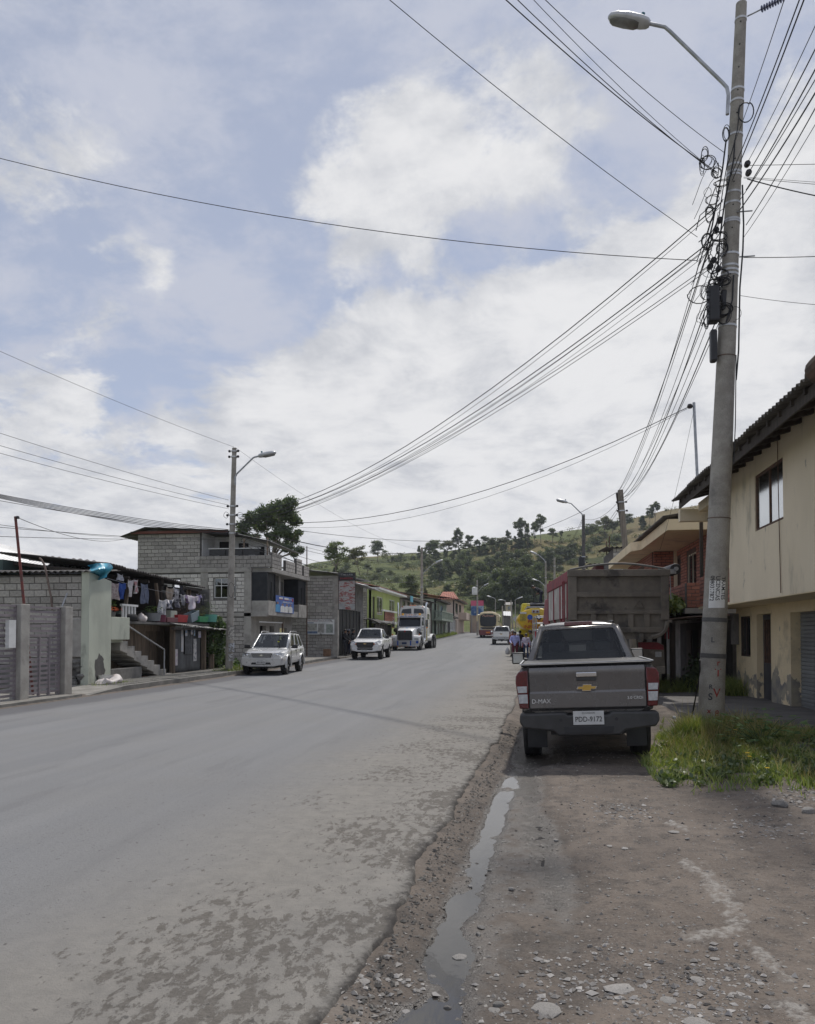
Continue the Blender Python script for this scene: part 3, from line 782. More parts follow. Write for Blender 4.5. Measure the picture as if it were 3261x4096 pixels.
window(BH, (5.42, 26.4, 2.90), (0, -1, 0), (-1, 0, 0), 1.4, 1.4, M_ycream, M_glassw, bars=4, mull=1)
MB().bx(5.46, 5.5, 27.56, 28.14, 2.36, 4.33).build('door', M_woodd, BH)
b = MB(); fr_ = [(4.05, 22.3), (4.05, 27.6), (3.75, 28.2), (3.75, 36), (10, 36), (10, 22.3)]
b.hexa([(x, y, 4.66) for x, y in fr_], [(x, y, 4.98) for x, y in fr_]); b.build('roof_slab', M_yel, BH)
corrugated(BH, (3.9, 36.1, 5.03), (3.9, 22.2, 5.03), (9.5, 22.2, 5.9), (9.5, 36.1, 5.9), M_roofc, .18, .03)
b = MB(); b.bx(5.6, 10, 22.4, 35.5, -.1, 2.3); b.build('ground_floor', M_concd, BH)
b = MB(); b.bx(4.35, 10, 21.4, 35.5, 2.2, 2.35); b.build('floor_slab', M_conc, BH)
PP = thing('brick_parapet', 'red brick balcony parapet above the vine covered shed', 'parapet', (0, 0, 0))
MB().bx(4.40, 4.55, 21.55, 27.9, 2.36, 3.05).build('mortar_core', M_mortar, PP)
blocks(PP, (4.40, 27.9, 2.36), (0, -1, 0), (-1, 0, 0), 6.35, .70, .26, .098, M_brick, joint=.014, proud=.012, name='brick', seed=8)
MB().bx(4.38, 5.4, 21.4, 21.55, 2.36, 3.05).build('mortar_core', M_mortar, PP)
blocks(PP, (4.40, 21.40, 2.36), X_, (0, -1, 0), 1.0, .70, .26, .098, M_brick, joint=.014, proud=.012, name='brick', seed=9)

# ---- shed below the balcony
SH = thing('lean_to_shed', 'dark open lean to shed with rusty sheets and rough posts under the brick balcony', 'shed', (0, 0, 0))
for k in range(4): corrugated(SH, (3.75, 27.2 - k * 1.5, 2.02 - .03 * (k % 2)), (3.75, 25.75 - k * 1.5, 2.04), (5.5, 25.75 - k * 1.5, 2.17), (5.5, 27.2 - k * 1.5, 2.17), mat('rusty sheet', (.16, .10, .07), (.09, .07, .06), rough=.9, sc=3, world=True), .15, .02, wavy=.06)
for yy in (21.5, 22.9, 24.6, 26.8): MB().bx(3.95, 4.09, yy - .07, yy + .07, -.1, 1.98).build('post', M_woodd, SH)
MB().bx(3.9, 4.02, 21.1, 27.2, 1.88, 1.99).build('beam', M_woodd, SH)
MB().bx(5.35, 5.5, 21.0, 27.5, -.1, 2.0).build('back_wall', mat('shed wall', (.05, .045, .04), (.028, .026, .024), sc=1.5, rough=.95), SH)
for k, (yy, w) in enumerate(((21.8, .5), (22.5, .55), (23.4, .6), (25.2, .7))): MB().box((5.2, yy, .85), (.04, w, 1.8)).build('board', M_woodd, SH)

for o_ in (YH, BP): o_.location.y += 1.1
for o_ in (RS, ST): o_.location.y += .95
for o_ in (BH, PP, SH): o_.location.y += 1.3
# ================================================================== MAIN UTILITY POLE
PB = atZ(2840, 2925, -.02); PT = atY(2966, 15, PB.y)
UP = thing('utility_pole', 'tall tapered concrete utility pole with street lamp and glued paper notice', 'pole', PB)
PL = PT - PB                                     # axis in local frame
def pax(k): return PL * k
def prad(k): return .216 * (1 - k) + .088 * k
kz_of = lambda z: (z - PB.z) / PL.z
def kpix(py): return kz_of(atY(2880, py, PB.y).z)
b = MB(); b.tube([pax(k) + (Vector((0, 0, -.3)) if k == 0 else Vector()) for k in np.linspace(0, 1, 13)], [prad(k) for k in np.linspace(0, 1, 13)], 28); b.build('shaft', M_pole, UP, smooth=50)
def band(k, h, m, nm='band', ex=.006):
    a, c = pax(k - h / PL.z / 2), pax(k + h / PL.z / 2)
    return MB().tube([a, c], [prad(k) + ex + .002, prad(k) + ex], 28).build(nm, m, UP, smooth=50)
M_tape = mat('old tape', (.12, .115, .11), (.09, .085, .08), rough=.9)
for py, h in ((2480, .07), (2623, .075)): band(kpix(py), h, M_tape, 'tape')
M_strap = mat('steel strap', (.62, .63, .63), (.5, .5, .5), rough=.4, metal=.3)
for py in (90, 370, 415, 550, 672, 700, 712, 780, 822, 888, 897, 1025, 1072, 1090, 1106, 1310): band(kpix(py), .035, M_strap, 'strap')
for py in (1430, 2075): band(kpix(py), .012, M_rust, 'wire_tie')
for k in np.linspace(.62, .97, 12):
    q = MB(); c = pax(k) + Vector((-.02, -prad(k), 0)); q.cyl(c + Vector((0, .01, 0)), c + Vector((0, -.003, 0)), .012, n=10); q.build('step_hole', M_dark, UP)
# lamp arm and head
LY = PB.y - .15
def loc(px, py, Y=None): return atY(px, py, LY if Y is None else Y) - PB
arm = [loc(2910, 458), loc(2914, 380), loc(2908, 350), loc(2890, 330), loc(2680, 125), loc(2660, 108), loc(2600, 95)]
MB().tube(arm, .03, 12).build('lamp_arm', M_steel, UP, smooth=50)
def lamp_head(parent, a, d, L=.74, s=1.0, photo=True):
    """luminaire: shell, lens, photocell; a = neck point, d = direction"""
    a, d = Vector(a), Vector(d).normalized(); side = d.cross(Z_).normalized(); up = side.cross(d)
    secs = []
    for k, w, h0, h1 in ((0, .06, -.05, .05), (.06, .11, -.07, .08), (.2, .145, -.08, .10), (.5, .16, -.085, .11), (.8, .14, -.075, .095), (.95, .09, -.05, .06), (1, .03, -.02, .02)):
        c = a + d * (k * L)
        secs.append([c + side * (w * s * cos(t_)) + up * ((h1 if sin(t_) > 0 else -h0) * s * sin(t_)) for t_ in np.linspace(0, 2 * pi, 16, endpoint=False)])
    o = MB().loft(secs).build('lamp_head', mat('lamp shell', (.55, .56, .57), (.45, .46, .47), rough=.4, metal=.3), parent, smooth=50)
    lens = []
    for k, w in ((.25, .08), (.35, .115), (.6, .125), (.85, .10), (.93, .05)):
        c = a + d * (k * L) - up * .066 * s
        lens.append([c + side * (w * s * cos(t_)) - up * (.045 * s * max(0, sin(t_)) * (1 if .3 < k < .9 else .4)) for t_ in np.linspace(0, pi, 9)] )
    MB().loft(lens, closed=False).build('lens', mat('lamp lens', (.20, .20, .19), (.14, .14, .13), rough=.15, coat=.5), o, smooth=50)
    if photo: MB().cyl(a + d * (.22 * L) + up * .09 * s, a + d * (.22 * L) + up * .17 * s, .035 * s, n=12).build('photocell', mat('photocell', (.05, .16, .2), rough=.4), o, smooth=40)
    return o
lamp_head(UP, loc(2600, 96), loc(2425, 66) - loc(2600, 96), .73, .95)
# black splice boxes, insulators, bolts
def boxp(px0, px1, py0, py1, dy, nm, m=M_blackp):
    a, c = loc(px0, py0, PB.y - .1), loc(px1, py1, PB.y - .1)
    return MB().box((a + c) / 2, (abs(c.x - a.x), dy, abs(c.z - a.z))).build(nm, m, UP, bevel=.03)
bxo = boxp(2830, 2876, 1150, 1290, .22, 'splice_box')
for k in range(8):
    q = MB(); c = loc(2833, 1165 + k * 15, PB.y - .21); q.box(c, (.05, .012, .02)); q.build('cooling_rib', M_blackp, bxo)
boxp(2840, 2868, 1322, 1448, .16, 'splice_box'); boxp(2885, 2918, 1160, 1240, .05, 'cable_bracket')
for px, py in ((2865, 920), (2855, 1040), (2842, 1065), (2875, 1075), (2883, 1125), (2990, 655), (2995, 690), (2880, 880)):
    q = MB(); c = loc(px, py, PB.y - .08); q.lathe([(.001, -.05), (.035, -.05), (.03, -.03), (.05, -.02), (.05, .0), (.03, .01), (.05, .02), (.045, .05), (.001, .05)], c, 'Y', 12); q.build('insulator', mat('insulator', (.035, .03, .032), rough=.3), UP, smooth=40)
for px, py in ((2985, 845), (2995, 1025)):
    c = loc(px, py, PB.y - .12); MB().cyl(c - X_ * .15, c + X_ * .1, .012, n=8).build('bolt', M_steel, UP)
# suspension insulator at the top
q0, q1 = loc(2990, 65, PB.y), loc(3140, -10, PB.y - .4)
ins = MB(); ins.cyl(q0, q1, .012, n=8)
o_ = ins.build('strain_rod', M_steel, UP)
for k in range(9):
    c = q0 * (1 - .4 - .07 * k) + q1 * (.4 + .07 * k); d = (q1 - q0).normalized()
    MB().tube([c - d * .008, c, c + d * .008], [.02, .055, .02], 14).build('insulator_disc', mat('polymer blue', (.06, .07, .16), rough=.4), o_, smooth=40)
# loose coils of cable against the pole
def coil(px, py, rx, rz, n, r=.007, seed=0, dy=-.14):
    rnd = random.Random(seed); c = loc(px, py, PB.y + dy); pts = []
    for i in range(n * 18 + 1):
        a = 2 * pi * i / 18
        w = 1 + .12 * sin(a * .37 + seed)
        pts.append(c + Vector((rx * w * cos(a + seed), .03 * sin(a * .7 + seed), rz * w * sin(a + seed) + .01 * sin(a * .3))))
    MB().tube(pts, r, 6).build('cable_coil', M_cable, UP, smooth=60)
for a in ((2985, 450, .11, .17, 1, .010, 1), (2830, 965, .09, .13, 3, .007, 2), (2800, 1180, .20, .17, 1, .009, 3), (2895, 1240, .13, .10, 5, .007, 4), (2905, 535, .05, .12, 4, .006, 5), (2868, 690, .08, .09, 3, .006, 6),
          (2850, 800, .10, .08, 2, .006, 7), (2880, 1100, .14, .10, 4, .005, 8), (2838, 860, .06, .14, 2, .007, 9), (2825, 1270, .16, .14, 1, .004, 10), (2940, 1255, .11, .13, 1, .004, 11), (2860, 1010, .12, .16, 3, .004, 12)): coil(*a)
rc = random.Random(77)
for k in range(26):
    coil(2868 + rc.uniform(-45, 35) - (rc.random() < .3) * 20, rc.uniform(560, 1280), rc.uniform(.03, .13), rc.uniform(.04, .16), rc.randint(1, 3), rc.choice((.004, .005, .007)), 20 + k, -.10 - .08 * rc.random())
for k in range(14):
    px, py = 2880 + rc.uniform(-30, 25), rc.uniform(600, 1200); q = [loc(px - 22 * i + rc.uniform(-8, 8), py + 45 * i + rc.uniform(-14, 14), PB.y - .2) for i in range(5)]
    MB().tube(q, rc.choice((.005, .008)), 5).build('cable_run', M_cable, UP, smooth=60)
# vertical bundles that follow the shaft
for i, (pts) in enumerate([[(2905, 560), (2890, 680), (2870, 790), (2850, 900), (2825, 1000)], [(2915, 620), (2895, 740), (2880, 840), (2868, 940)], [(2970, 740), (2975, 900), (2972, 1000), (2960, 1150), (2955, 1400), (2945, 1520)],
                          [(2960, 420), (2950, 520), (2930, 600), (2905, 680)], [(2940, 560), (2935, 640), (2900, 800), (2880, 950), (2870, 1100)], [(2830, 1000), (2850, 1090), (2890, 1150)], [(2935, 1100), (2930, 1200), (2905, 1290)], [(2945, 1420), (2942, 1700), (2935, 1850)]]):
    MB().tube([loc(px, py, PB.y - .16 - .02 * (i % 3)) for px, py in pts], .013 if i % 2 == 0 else .008, 6).build('cable_run', M_cable, UP, smooth=60)
# paper notice wrapped round the shaft, and scrawls
def wrap(parent, me_src, k0, ang0, sx, sz, rot, m, nm, off):
    """lay a flat text mesh round the shaft at height fraction k0"""
    me = me_src.copy(); me.materials.clear(); me.materials.append(m)
    for v in me.vertices:
        x, y = v.co.x, v.co.y
        if rot: x, y = y, -x
        kk = k0 + y * sz / PL.z; r = prad(kk) + off; a = ang0 + x * sx / r
        c = pax(kk); v.co = (c.x + r * sin(a), c.y - r * cos(a), c.z)
    return link(nm, me, parent)
def flat_text(s):
    cu = bpy.data.curves.new('txt', 'FONT'); cu.body = s; cu.size = 1; cu.align_x = 'CENTER'; cu.align_y = 'CENTER'; cu.resolution_u = 3; cu.offset = .015
    ob = bpy.data.objects.new('txt', cu); C.objects.link(ob); bpy.context.view_layer.update()
    me = bpy.data.meshes.new_from_object(ob.evaluated_get(bpy.context.evaluated_depsgraph_get())); bpy.data.objects.remove(ob); return me
kk0, kk1 = kpix(2433), kpix(2325); km = (kk0 + kk1) / 2
sheet_ = MB(); sheet_.loft([[pax(k) + Vector(((prad(k) + .003) * sin(a), -(prad(k) + .003) * cos(a), 0)) for a in np.linspace(-.80, .60, 14)] for k in np.linspace(kk0, kk1, 5)], closed=False)
NP = sheet_.build('paper_notice', mat('paper', (.78, .77, .74), (.70, .69, .66), rough=.9, sc=3), UP, smooth=60, recalc=False)
for s_, a_, wd in (('TRAMITES', .38, .38), ('LICENCIAS', -.09, .40), ('0980317872', -.56, .42)):
    me = flat_text(s_); xs = [v.co.x for v in me.vertices]; wf = wd / (max(xs) - min(xs))
    o_ = wrap(NP, me, km + .008, a_, .092, wf, True, M_ink, 'lettering', .005)
M_scr = mat('red scrawl', (.32, .06, .05), rough=.9)
for s_, py, a_, m_, sz in (('S', 2785, -.30, mat('grey scrawl', (.08, .08, .09), rough=.9), .16), ('V', 2770, .18, M_scr, .2), ('T', 2690, .22, M_scr, .18), ('R', 2745, -.30, MATS['grey scrawl'], .1), ('8', 2850, .25, M_scr, .14), ('L', 2560, -.3, MATS['grey scrawl'], .12), ('r', 2650, .22, M_scr, .14), ('x', 2840, -.35, M_scr, .12)):
    wrap(UP, flat_text(s_), kpix(py), a_, sz, sz, False, m_, 'scrawl', .0025)
# stay wire
MB().tube([atZ(2762, 2900, 0) - PB, atY(2800, 2700, PB.y) - PB, atY(2800, 2640, PB.y - .1) - PB], .012, 6).build('stay_wire', M_cable, UP)
# ================================================================== VEHICLES (local frame: x right, y forward, z up, origin on the ground below the tail)
def paint(name, c, rough=.32, metal=.0, dirt=(.25, .22, .19), dsc=2.2, dlo=.60, dhi=.85):
    return mat(name, c, tuple(x * .93 for x in c), rough=rough, metal=metal, coat=.5, sc=1.5, rvar=.05, stain=[(dirt, dsc, dlo, dhi)])
P_grey = paint('grey car paint', (.165, .157, .152), .26, .45, (.21, .195, .18), 2.5, .52, .8)
P_white = paint('white car paint', (.72, .72, .71), .3, 0, (.5, .46, .4), 2.0, .62, .9)
P_silver = paint('silver car paint', (.56, .56, .55), .3, .35, (.4, .37, .33), 2.0, .62, .9)
M_mud = mat('dried mud steel', (.20, .176, .145), (.145, .128, .106), rough=.9, sc=2.2, bump=.004, bsc=40, fine=.12, stain=[((.085, .078, .07), 1.6, .54, .68), ((.31, .28, .235), 2.4, .60, .78)])
M_lamp = mat('clear lamp', (.55, .56, .56), (.42, .43, .44), rough=.12, sc=25, coat=.8)
M_lampr = mat('red lamp', (.13, .006, .010), (.08, .004, .007), rough=.15, sc=20, coat=.8)
M_plate = mat('number plate', (.62, .62, .60), rough=.5, sc=8)
M_ink = mat('plate ink', (.02, .02, .022), rough=.6)
M_trim = mat('grey plastic trim', (.055, .054, .053), (.04, .039, .038), rough=.55, sc=5, bump=.0006, bsc=300)
M_badge = mat('badge letters', (.75, .74, .71), rough=.4)
M_gold = mat('gold emblem', (.62, .40, .10), rough=.3, metal=.6)
M_mirror = mat('mirror glass', (.6, .65, .68), rough=.04, metal=1.0)
M_tan = mat('seat cloth', (.12, .117, .113), rough=.9, sc=20)
M_alu = mat('cast rim', (.42, .42, .42), (.30, .30, .30), rough=.35, metal=.8, sc=4)

WH = {}
def wheel(parent, x, y, R=.375, w=.25, side=1, spokes=6, rimr=.6, rimm=None, z=None):
    key = (R, w, spokes, rimr, rimm.name if rimm else '')
    if key not in WH:
        h = w / 2
        p_ = [(R * rimr, -h * .86), (R * .8, -h), (R * .94, -h * .96), (R * .99, -h * .8)]
        for g in (-.5, 0, .5): p_ += [(R, h * (g - .2)), (R, h * (g - .05)), (R - .012, h * (g - .04)), (R - .012, h * (g + .04)), (R, h * (g + .05)), (R, h * (g + .2))]
        p_ += [(R * .99, h * .8), (R * .94, h * .96), (R * .8, h), (R * rimr, h * .86), (R * rimr, -h * .86)]
        ty = MB().lathe(p_, axis='X', n=40).mesh('wheel', M_black, 35)
        rb = MB(); r = R * rimr
        rb.lathe([(r, h * .86), (r * .96, h * .9), (r * .93, h * .8), (r * .9, h * .3), (0.001, h * .25)], axis='X', n=32, mi=1)
        for k in range(spokes):
            a = 2 * pi * k / spokes; d = Vector((0, cos(a), sin(a))); q = Vector((0, -sin(a), cos(a)))
            lo = [Vector((h * .45, 0, 0)) + d * .04 + q * .05, Vector((h * .78, 0, 0)) + d * .04 + q * .04, Vector((h * .78, 0, 0)) + d * .04 - q * .04, Vector((h * .45, 0, 0)) + d * .04 - q * .05]
            hi = [Vector((h * .5, 0, 0)) + d * r * .95 + q * .035, Vector((h * .82, 0, 0)) + d * r * .95 + q * .028, Vector((h * .82, 0, 0)) + d * r * .95 - q * .028, Vector((h * .5, 0, 0)) + d * r * .95 - q * .035]
            rb.hexa(lo, hi)
        rb.lathe([(.001, h * .84), (.055, h * .82), (.06, h * .6), (.06, h * .3)], axis='X', n=16)
        rm = rb.mesh('rim', [rimm or M_alu, M_dark], 30)
        WH[key] = (ty, rm)
    o = link('wheel', WH[key][0], parent); o.location = (x, y, R if z is None else z)
    if side < 0: o.rotation_euler = (0, 0, pi)
    link('rim', WH[key][1], o)
    return o

def ring(y, zb, zm, zt, wb, wm, wt):
    h = [(wb * .85, zb), (wb, zb + .05), (wm * .985, zb * .45 + zm * .55), (wm, zm), ((wm * .55 + wt * .45), zm * .4 + zt * .6), (wt + .006, zt - .05), (wt - .02, zt - .012), (wt - .10, zt)]
    return [(x, y, z) for x, z in h] + [(-x, y, z) for x, z in h[::-1]]
def shell(parent, secs, wheels, Rw, m, inner=.55, name='body', mdark=M_dark):
    b = MB().loft([ring(*s) for s in secs]).build(name, [m, mdark], parent, smooth=28)
    cut = MB()
    for (wx, wy, wz) in wheels:
        cut.cyl((wx - inner / 2, wy, wz), (wx + inner / 2, wy, wz), Rw, n=40, mi=1)
    cme = cut.build('cut', [m, mdark])
    md = b.modifiers.new('b', 'BOOLEAN'); md.object = cme; md.operation = 'DIFFERENCE'; md.solver = 'EXACT'
    pw = b.parent; b.parent = None; bake(b); b.parent = pw
    bpy.data.objects.remove(cme)
    b.data.polygons.foreach_set('use_smooth', [True] * len(b.data.polygons)); b.data.set_sharp_from_angle(angle=radians(28))
    return b

def panel(mb, panes, bl, br, tr, tl, cells, rad=.05, inset=.012):
    bl, br, tr, tl = map(Vector, (bl, br, tr, tl))
    P = lambda u, v: (bl * (1 - u) + br * u) * (1 - v) + (tl * (1 - u) + tr * u) * v
    n = (br - bl).cross(tl - bl).normalized()
    lu, lv = ((br - bl).length + (tr - tl).length) / 2, ((tl - bl).length + (tr - br).length) / 2
    cuts = [0] + [(cells[i][1] + cells[i + 1][0]) / 2 for i in range(len(cells) - 1)] + [1]
    for i, (u0, u1, v0, v1) in enumerate(cells):
        ru, rv = rad / lu, rad / lv
        oc = [P(cuts[i], 0), P(cuts[i + 1], 0), P(cuts[i + 1], 1), P(cuts[i], 1)]
        cc = [(u0 + ru, v0 + rv, pi), (u1 - ru, v0 + rv, 1.5 * pi), (u1 - ru, v1 - rv, 0), (u0 + ru, v1 - rv, .5 * pi)]
        arcs = [[P(a + ru * cos(s + k * pi / 8), b_ + rv * sin(s + k * pi / 8)) for k in range(5)] for a, b_, s in cc]
        vs = oc + [q for a in arcs for q in a]; fs = []
        for c in range(4):
            for k in range(4): fs.append((c, 4 + c * 5 + k + 1, 4 + c * 5 + k))
            d = (c + 1) % 4
            fs.append((c, d, 4 + d * 5, 4 + c * 5 + 4))
        mb.add(vs, fs)
        panes.append([q - n * inset for a in arcs for q in a])
def cabin(parent, m, rb, rt, ft, fb, rear_cells, side_cells, front_cells, crown=.05, gm=None, thick=.03, fb_w=None, rear_gm=None):
    """rb/rt/ft/fb = (y, z, half width) of the rear bottom, rear top, front top and front bottom edges"""
    gm = gm or M_glassc; mb = MB(); panes = []
    L = lambda e, s: (s * e[2], e[0], e[1])
    panel(mb, panes, L(rb, -1), L(rb, 1), L(rt, 1), L(rt, -1), rear_cells); nr = len(panes)
    panel(mb, panes, L(fb, 1), L(fb, -1), L(ft, -1), L(ft, 1), front_cells)
    panel(mb, panes, L(rb, 1), L(fb, 1), L(ft, 1), L(rt, 1), side_cells)
    panel(mb, panes, L(fb, -1), L(rb, -1), L(rt, -1), L(ft, -1), [(1 - b_, 1 - a, c, d) for a, b_, c, d in side_cells[::-1]])
    ys = np.linspace(0, 1, 9); secs = []
    for k in ys:
        e = [rt[i] * (1 - k) + ft[i] * k for i in range(3)]
        cr = crown * (1 - (2 * k - 1) ** 4 * .75)
        secs.append([(e[2] * u, e[0], e[1] + cr * (1 - abs(u) ** 3.2)) for u in np.linspace(-1, 1, 13)])
    mb.loft(secs, closed=False)
    o = mb.build('cab', m, parent, smooth=32, recalc=False)
    sm = o.modifiers.new('s', 'SOLIDIFY'); sm.thickness = thick; sm.offset = -1
    for i, q in enumerate(panes):
        MB().add(q, [tuple(range(len(q)))]).build('window', rear_gm if (rear_gm and i < nr) else gm, parent, recalc=False)
    return o
def bowtie(parent, c, s, nrm_y=-1, m1=None, m2=None):
    """a flat cross shaped badge of two metals"""
    def pts(k): return [(-.5 * k - .0, -.10), (-.24, -.10), (-.24, -.26), (.20, -.26), (.20, -.10), (.44 * k, -.10), (.5 * k, .10), (.24, .10), (.24, .26), (-.20, .26), (-.20, .10), (-.44 * k, .10)]
    u = Vector((1, 0, 0)) if nrm_y < 0 else Vector((-1, 0, 0)); w = Vector((0, nrm_y, 0))
    b = MB(); b.prism([(x * s, z * s * .62) for x, z in pts(1.06)], c, u, (0, 0, 1), w, .008)
    e = b.build('emblem', m1 or M_chrome, parent)
    g = MB(); g.prism([(x * s * .93, z * s * .5) for x, z in pts(1.0)], Vector(c) + w * .008, u, (0, 0, 1), w, .005)
    g.build('badge_face', m2 or M_gold, e)
    return e
def plate(parent, c, txt, nrm_y=-1, w=.40, h=.155, country='ECUADOR', sz=1.0):
    u = Vector((1, 0, 0)) if nrm_y < 0 else Vector((-1, 0, 0)); c = Vector(c); n = Vector((0, nrm_y, 0))
    o = MB().box(c, (w, .006, h)).build('number_plate', M_plate, parent, bevel=.004)
    text(o, txt, .082 * h / .155, c + n * .005 + Vector((0, 0, -h * .11)), u, (0, 0, 1), M_ink, width=w * .86)
    text(o, country, .03 * h / .155, c + n * .005 + Vector((0, 0, h * .36)), u, (0, 0, 1), mat('faded ink', (.22, .22, .22)), width=w * .42)
    return o

def pickup(th, m, rear=True, front=True, cover=True, plate_txt=None, model=True, lift=0.0, bumper_m=None, R=.375):
    bumper_m = bumper_m or M_trim
    wl = [(s * .78, y, R) for s in (-1, 1) for y in (1.22, 4.28)]
    secs = [(.02, .60, .9, 1.13, .80, .875, .855), (.06, .57, .92, 1.165, .85, .915, .885), (.5, .52, .92, 1.17, .86, .93, .89), (1.58, .46, .92, 1.165, .86, .93, .89), (1.66, .43, .9, 1.115, .86, .93, .885),
            (3.5, .43, .9, 1.10, .86, .93, .885), (3.85, .43, .9, 1.09, .86, .935, .86), (4.5, .46, .86, 1.05, .86, .935, .80), (4.95, .46, .80, .985, .84, .915, .72), (5.14, .46, .74, .90, .80, .87, .64), (5.2, .5, .72, .86, .76, .83, .6)]
    secs = [(y, zb + lift, zm + lift, zt + lift, a, b_, c) for y, zb, zm, zt, a, b_, c in secs]
    shell(th, secs, wl, R + .065, m)
    cabin(th, m, (1.64, 1.10 + lift, .865), (2.0, 1.665 + lift, .625), (3.0, 1.69 + lift, .64), (3.82, 1.085 + lift, .80),
          [(.07, .93, .17, .93)], [(.05, .40, .12, .90), (.44, .86, .12, .90)], [(.05, .95, .06, .95)], crown=.06)
    for wx, wy, wz in wl: wheel(th, wx, wy, R, .26, 1 if wx > 0 else -1)
    z = lift
    ub = MB(); ub.bx(-.5, .5, .25, 4.9, .34 + z * .6, .5 + z); ub.cyl((-.75, 1.22, R), (.75, 1.22, R), .06, n=10); ub.cyl((-.75, 4.28, R), (.75, 4.28, R), .05, n=10)
    ub.ball((.0, 1.22, R), .13, 12); ub.cyl((-.3, .35, .40 + z), (.42, .35, .42 + z), .09, n=12); ub.cyl((.46, .02, .37 + z), (.40, 1.2, .42 + z), .035, n=10)
    ub.build('chassis', M_blackp, th, smooth=40)
    seat = MB(); seat.bx(-.7, .7, 1.7, 3.6, 1.118 + z, 1.126 + z)
    seat.build('floor_liner', M_dark, th)
    for sx in (-.37, .37):
        b = MB(); b.box((sx, 2.72, 1.26 + z), (.46, .12, .34)); b.box((sx, 2.70, 1.52 + z), (.26, .09, .17)); b.build('seat', M_tan, th, bevel=.04)
    b = MB(); b.box((0, 1.98, 1.2 + z), (1.2, .12, .2)); b.box((-.36, 1.98, 1.36 + z), (.24, .08, .13)); b.box((.36, 1.98, 1.36 + z), (.24, .08, .13)); b.build('rear_seat', M_tan, th, bevel=.03)
    b = MB(); b.box((0, 3.6, 1.12 + z), (1.45, .35, .14)); b.build('dashboard', M_blackp, th, bevel=.04)
    b = MB(); b.lathe([(.17, .0), (.19, .015), (.17, .03)], n=20); sw = b.build('steering_wheel', M_blackp, th); sw.location = (-.37, 3.38, 1.22 + z); sw.rotation_euler = (radians(65), 0, 0)
    for s in (-1, 1):
        b = MB()
        b.hexa([(s * .86, 3.33, 1.12 + z), (s * .86, 3.47, 1.12 + z), (s * .98, 3.44, 1.15 + z), (s * .98, 3.36, 1.15 + z)], [(s * .86, 3.33, 1.17 + z), (s * .86, 3.47, 1.17 + z), (s * .98, 3.44, 1.20 + z), (s * .98, 3.36, 1.20 + z)])
        b.box((s * 1.04, 3.41, 1.185 + z), (.22, .12, .19))
        o = b.build('side_mirror', M_blackp, th, bevel=.045, segs=3, smooth=40)
        MB().box((s * 1.04, 3.345, 1.185 + z), (.17, .006, .15)).build('mirror_glass', M_mirror, o, bevel=.0)
        for yy in (2.02, 2.98):
            MB().box((s * .938, yy, .99 + z), (.03, .16, .035)).build('door_handle', M_blackp, th, bevel=.008)
        for yy in (1.74, 2.62, 3.62): MB().box((s * .9335, yy, .8 + z), (.006, .012, .52)).build('door_gap', M_dark, th)
    if cover:
        b = MB(); b.bx(-.865, .865, .02, 1.63, 1.172 + z, 1.196 + z); b.build('bed_cover', M_blackp, th, bevel=.012)
        b = MB(); b.bx(-.87, .87, .0, .03, 1.198 + z, 1.212 + z); b.bx(-.885, -.865, .02, 1.6, 1.198 + z, 1.21 + z); b.bx(.865, .885, .02, 1.6, 1.198 + z, 1.21 + z); b.build('cover_rail', M_steel, th)
    # --- tail
    tg = MB(); prof = [(.0, .64), (-.028, .66), (-.028, .84), (-.012, .865), (-.022, 1.06), (-.03, 1.12), (-.02, 1.155), (.03, 1.16), (.05, .64)]
    secs = [[(x, y + (.006 if abs(x) > .7 else 0), zz + z) for y, zz in prof] for x in (-.762, -.72, -.3, .3, .72, .762)]
    g = tg.loft(secs).build('tailgate', m, th, smooth=25, bevel=.006)
    for s in (-1, 1): MB().bx(s * .764, s * .772, -.02, .02, .64 + z, 1.16 + z).build('panel_gap', M_dark, g)
    MB().bx(-.76, .76, -.018, .02, .628 + z, .638 + z).build('panel_gap', M_dark, g)
    b = MB(); b.bx(-.13, .13, -.036, -.02, .985 + z, 1.085 + z); hh = b.build('handle_recess', M_trim, g, bevel=.01)
    b = MB(); b.bx(-.135, .135, -.052, -.03, 1.03 + z, 1.09 + z); b.build('handle', M_chrome, g, bevel=.012)
    bowtie(g, (0, -.026, .90 + z), .26)
    if model:
        text(g, 'D-MAX', .075, (-.61, -.036, .745 + z), (1, 0, 0), (0, 0, 1), M_badge, width=.25, depth=.006)
        text(g, '3.0 CRDi', .05, (.62, -.036, .765 + z), (1, 0, 0), (0, 0, 1), M_badge, width=.20, depth=.006)
    for s in (-1, 1):
        pl = [(.775, .66), (.905, .66), (.945, .98), (.94, 1.06), (.90, 1.115), (.775, 1.13)]
        b = MB(); b.prism([(x * s, zz + z) for x, zz in pl], (0, -.022, 0), (1, 0, 0), (0, 0, 1), (0, 1, 0), .16)
        lp = b.build('tail_light', M_lampr, th, bevel=.012, smooth=40)
        for z0, z1, x0, x1 in ((.725, .835, .79, .905), (.855, .935, .795, .915)):
            q = MB(); q.prism([(x0 * s, z0 + z), (x1 * s, z0 + z), ((x1 + .012) * s, z1 + z), (x0 * s, z1 + z)], (0, -.032, 0), (1, 0, 0), (0, 0, 1), (0, 1, 0), .02)
            q.build('clear_lens', M_lamp, lp, bevel=.004)
        b = MB(); b.box((s * .70, .80, .30 + z * .7), (.28, .02, .40)); b.build('mud_flap', M_blackp, th, bevel=.006)
    b = MB(); up = [(-.90, .60), (-.30, .61), (-.27, .575), (.27, .575), (.30, .61), (.90, .60), (.91, .50), (.86, .43), (.47, .39), (.40, .33), (-.40, .33), (-.47, .39), (-.86, .43), (-.91, .50)]
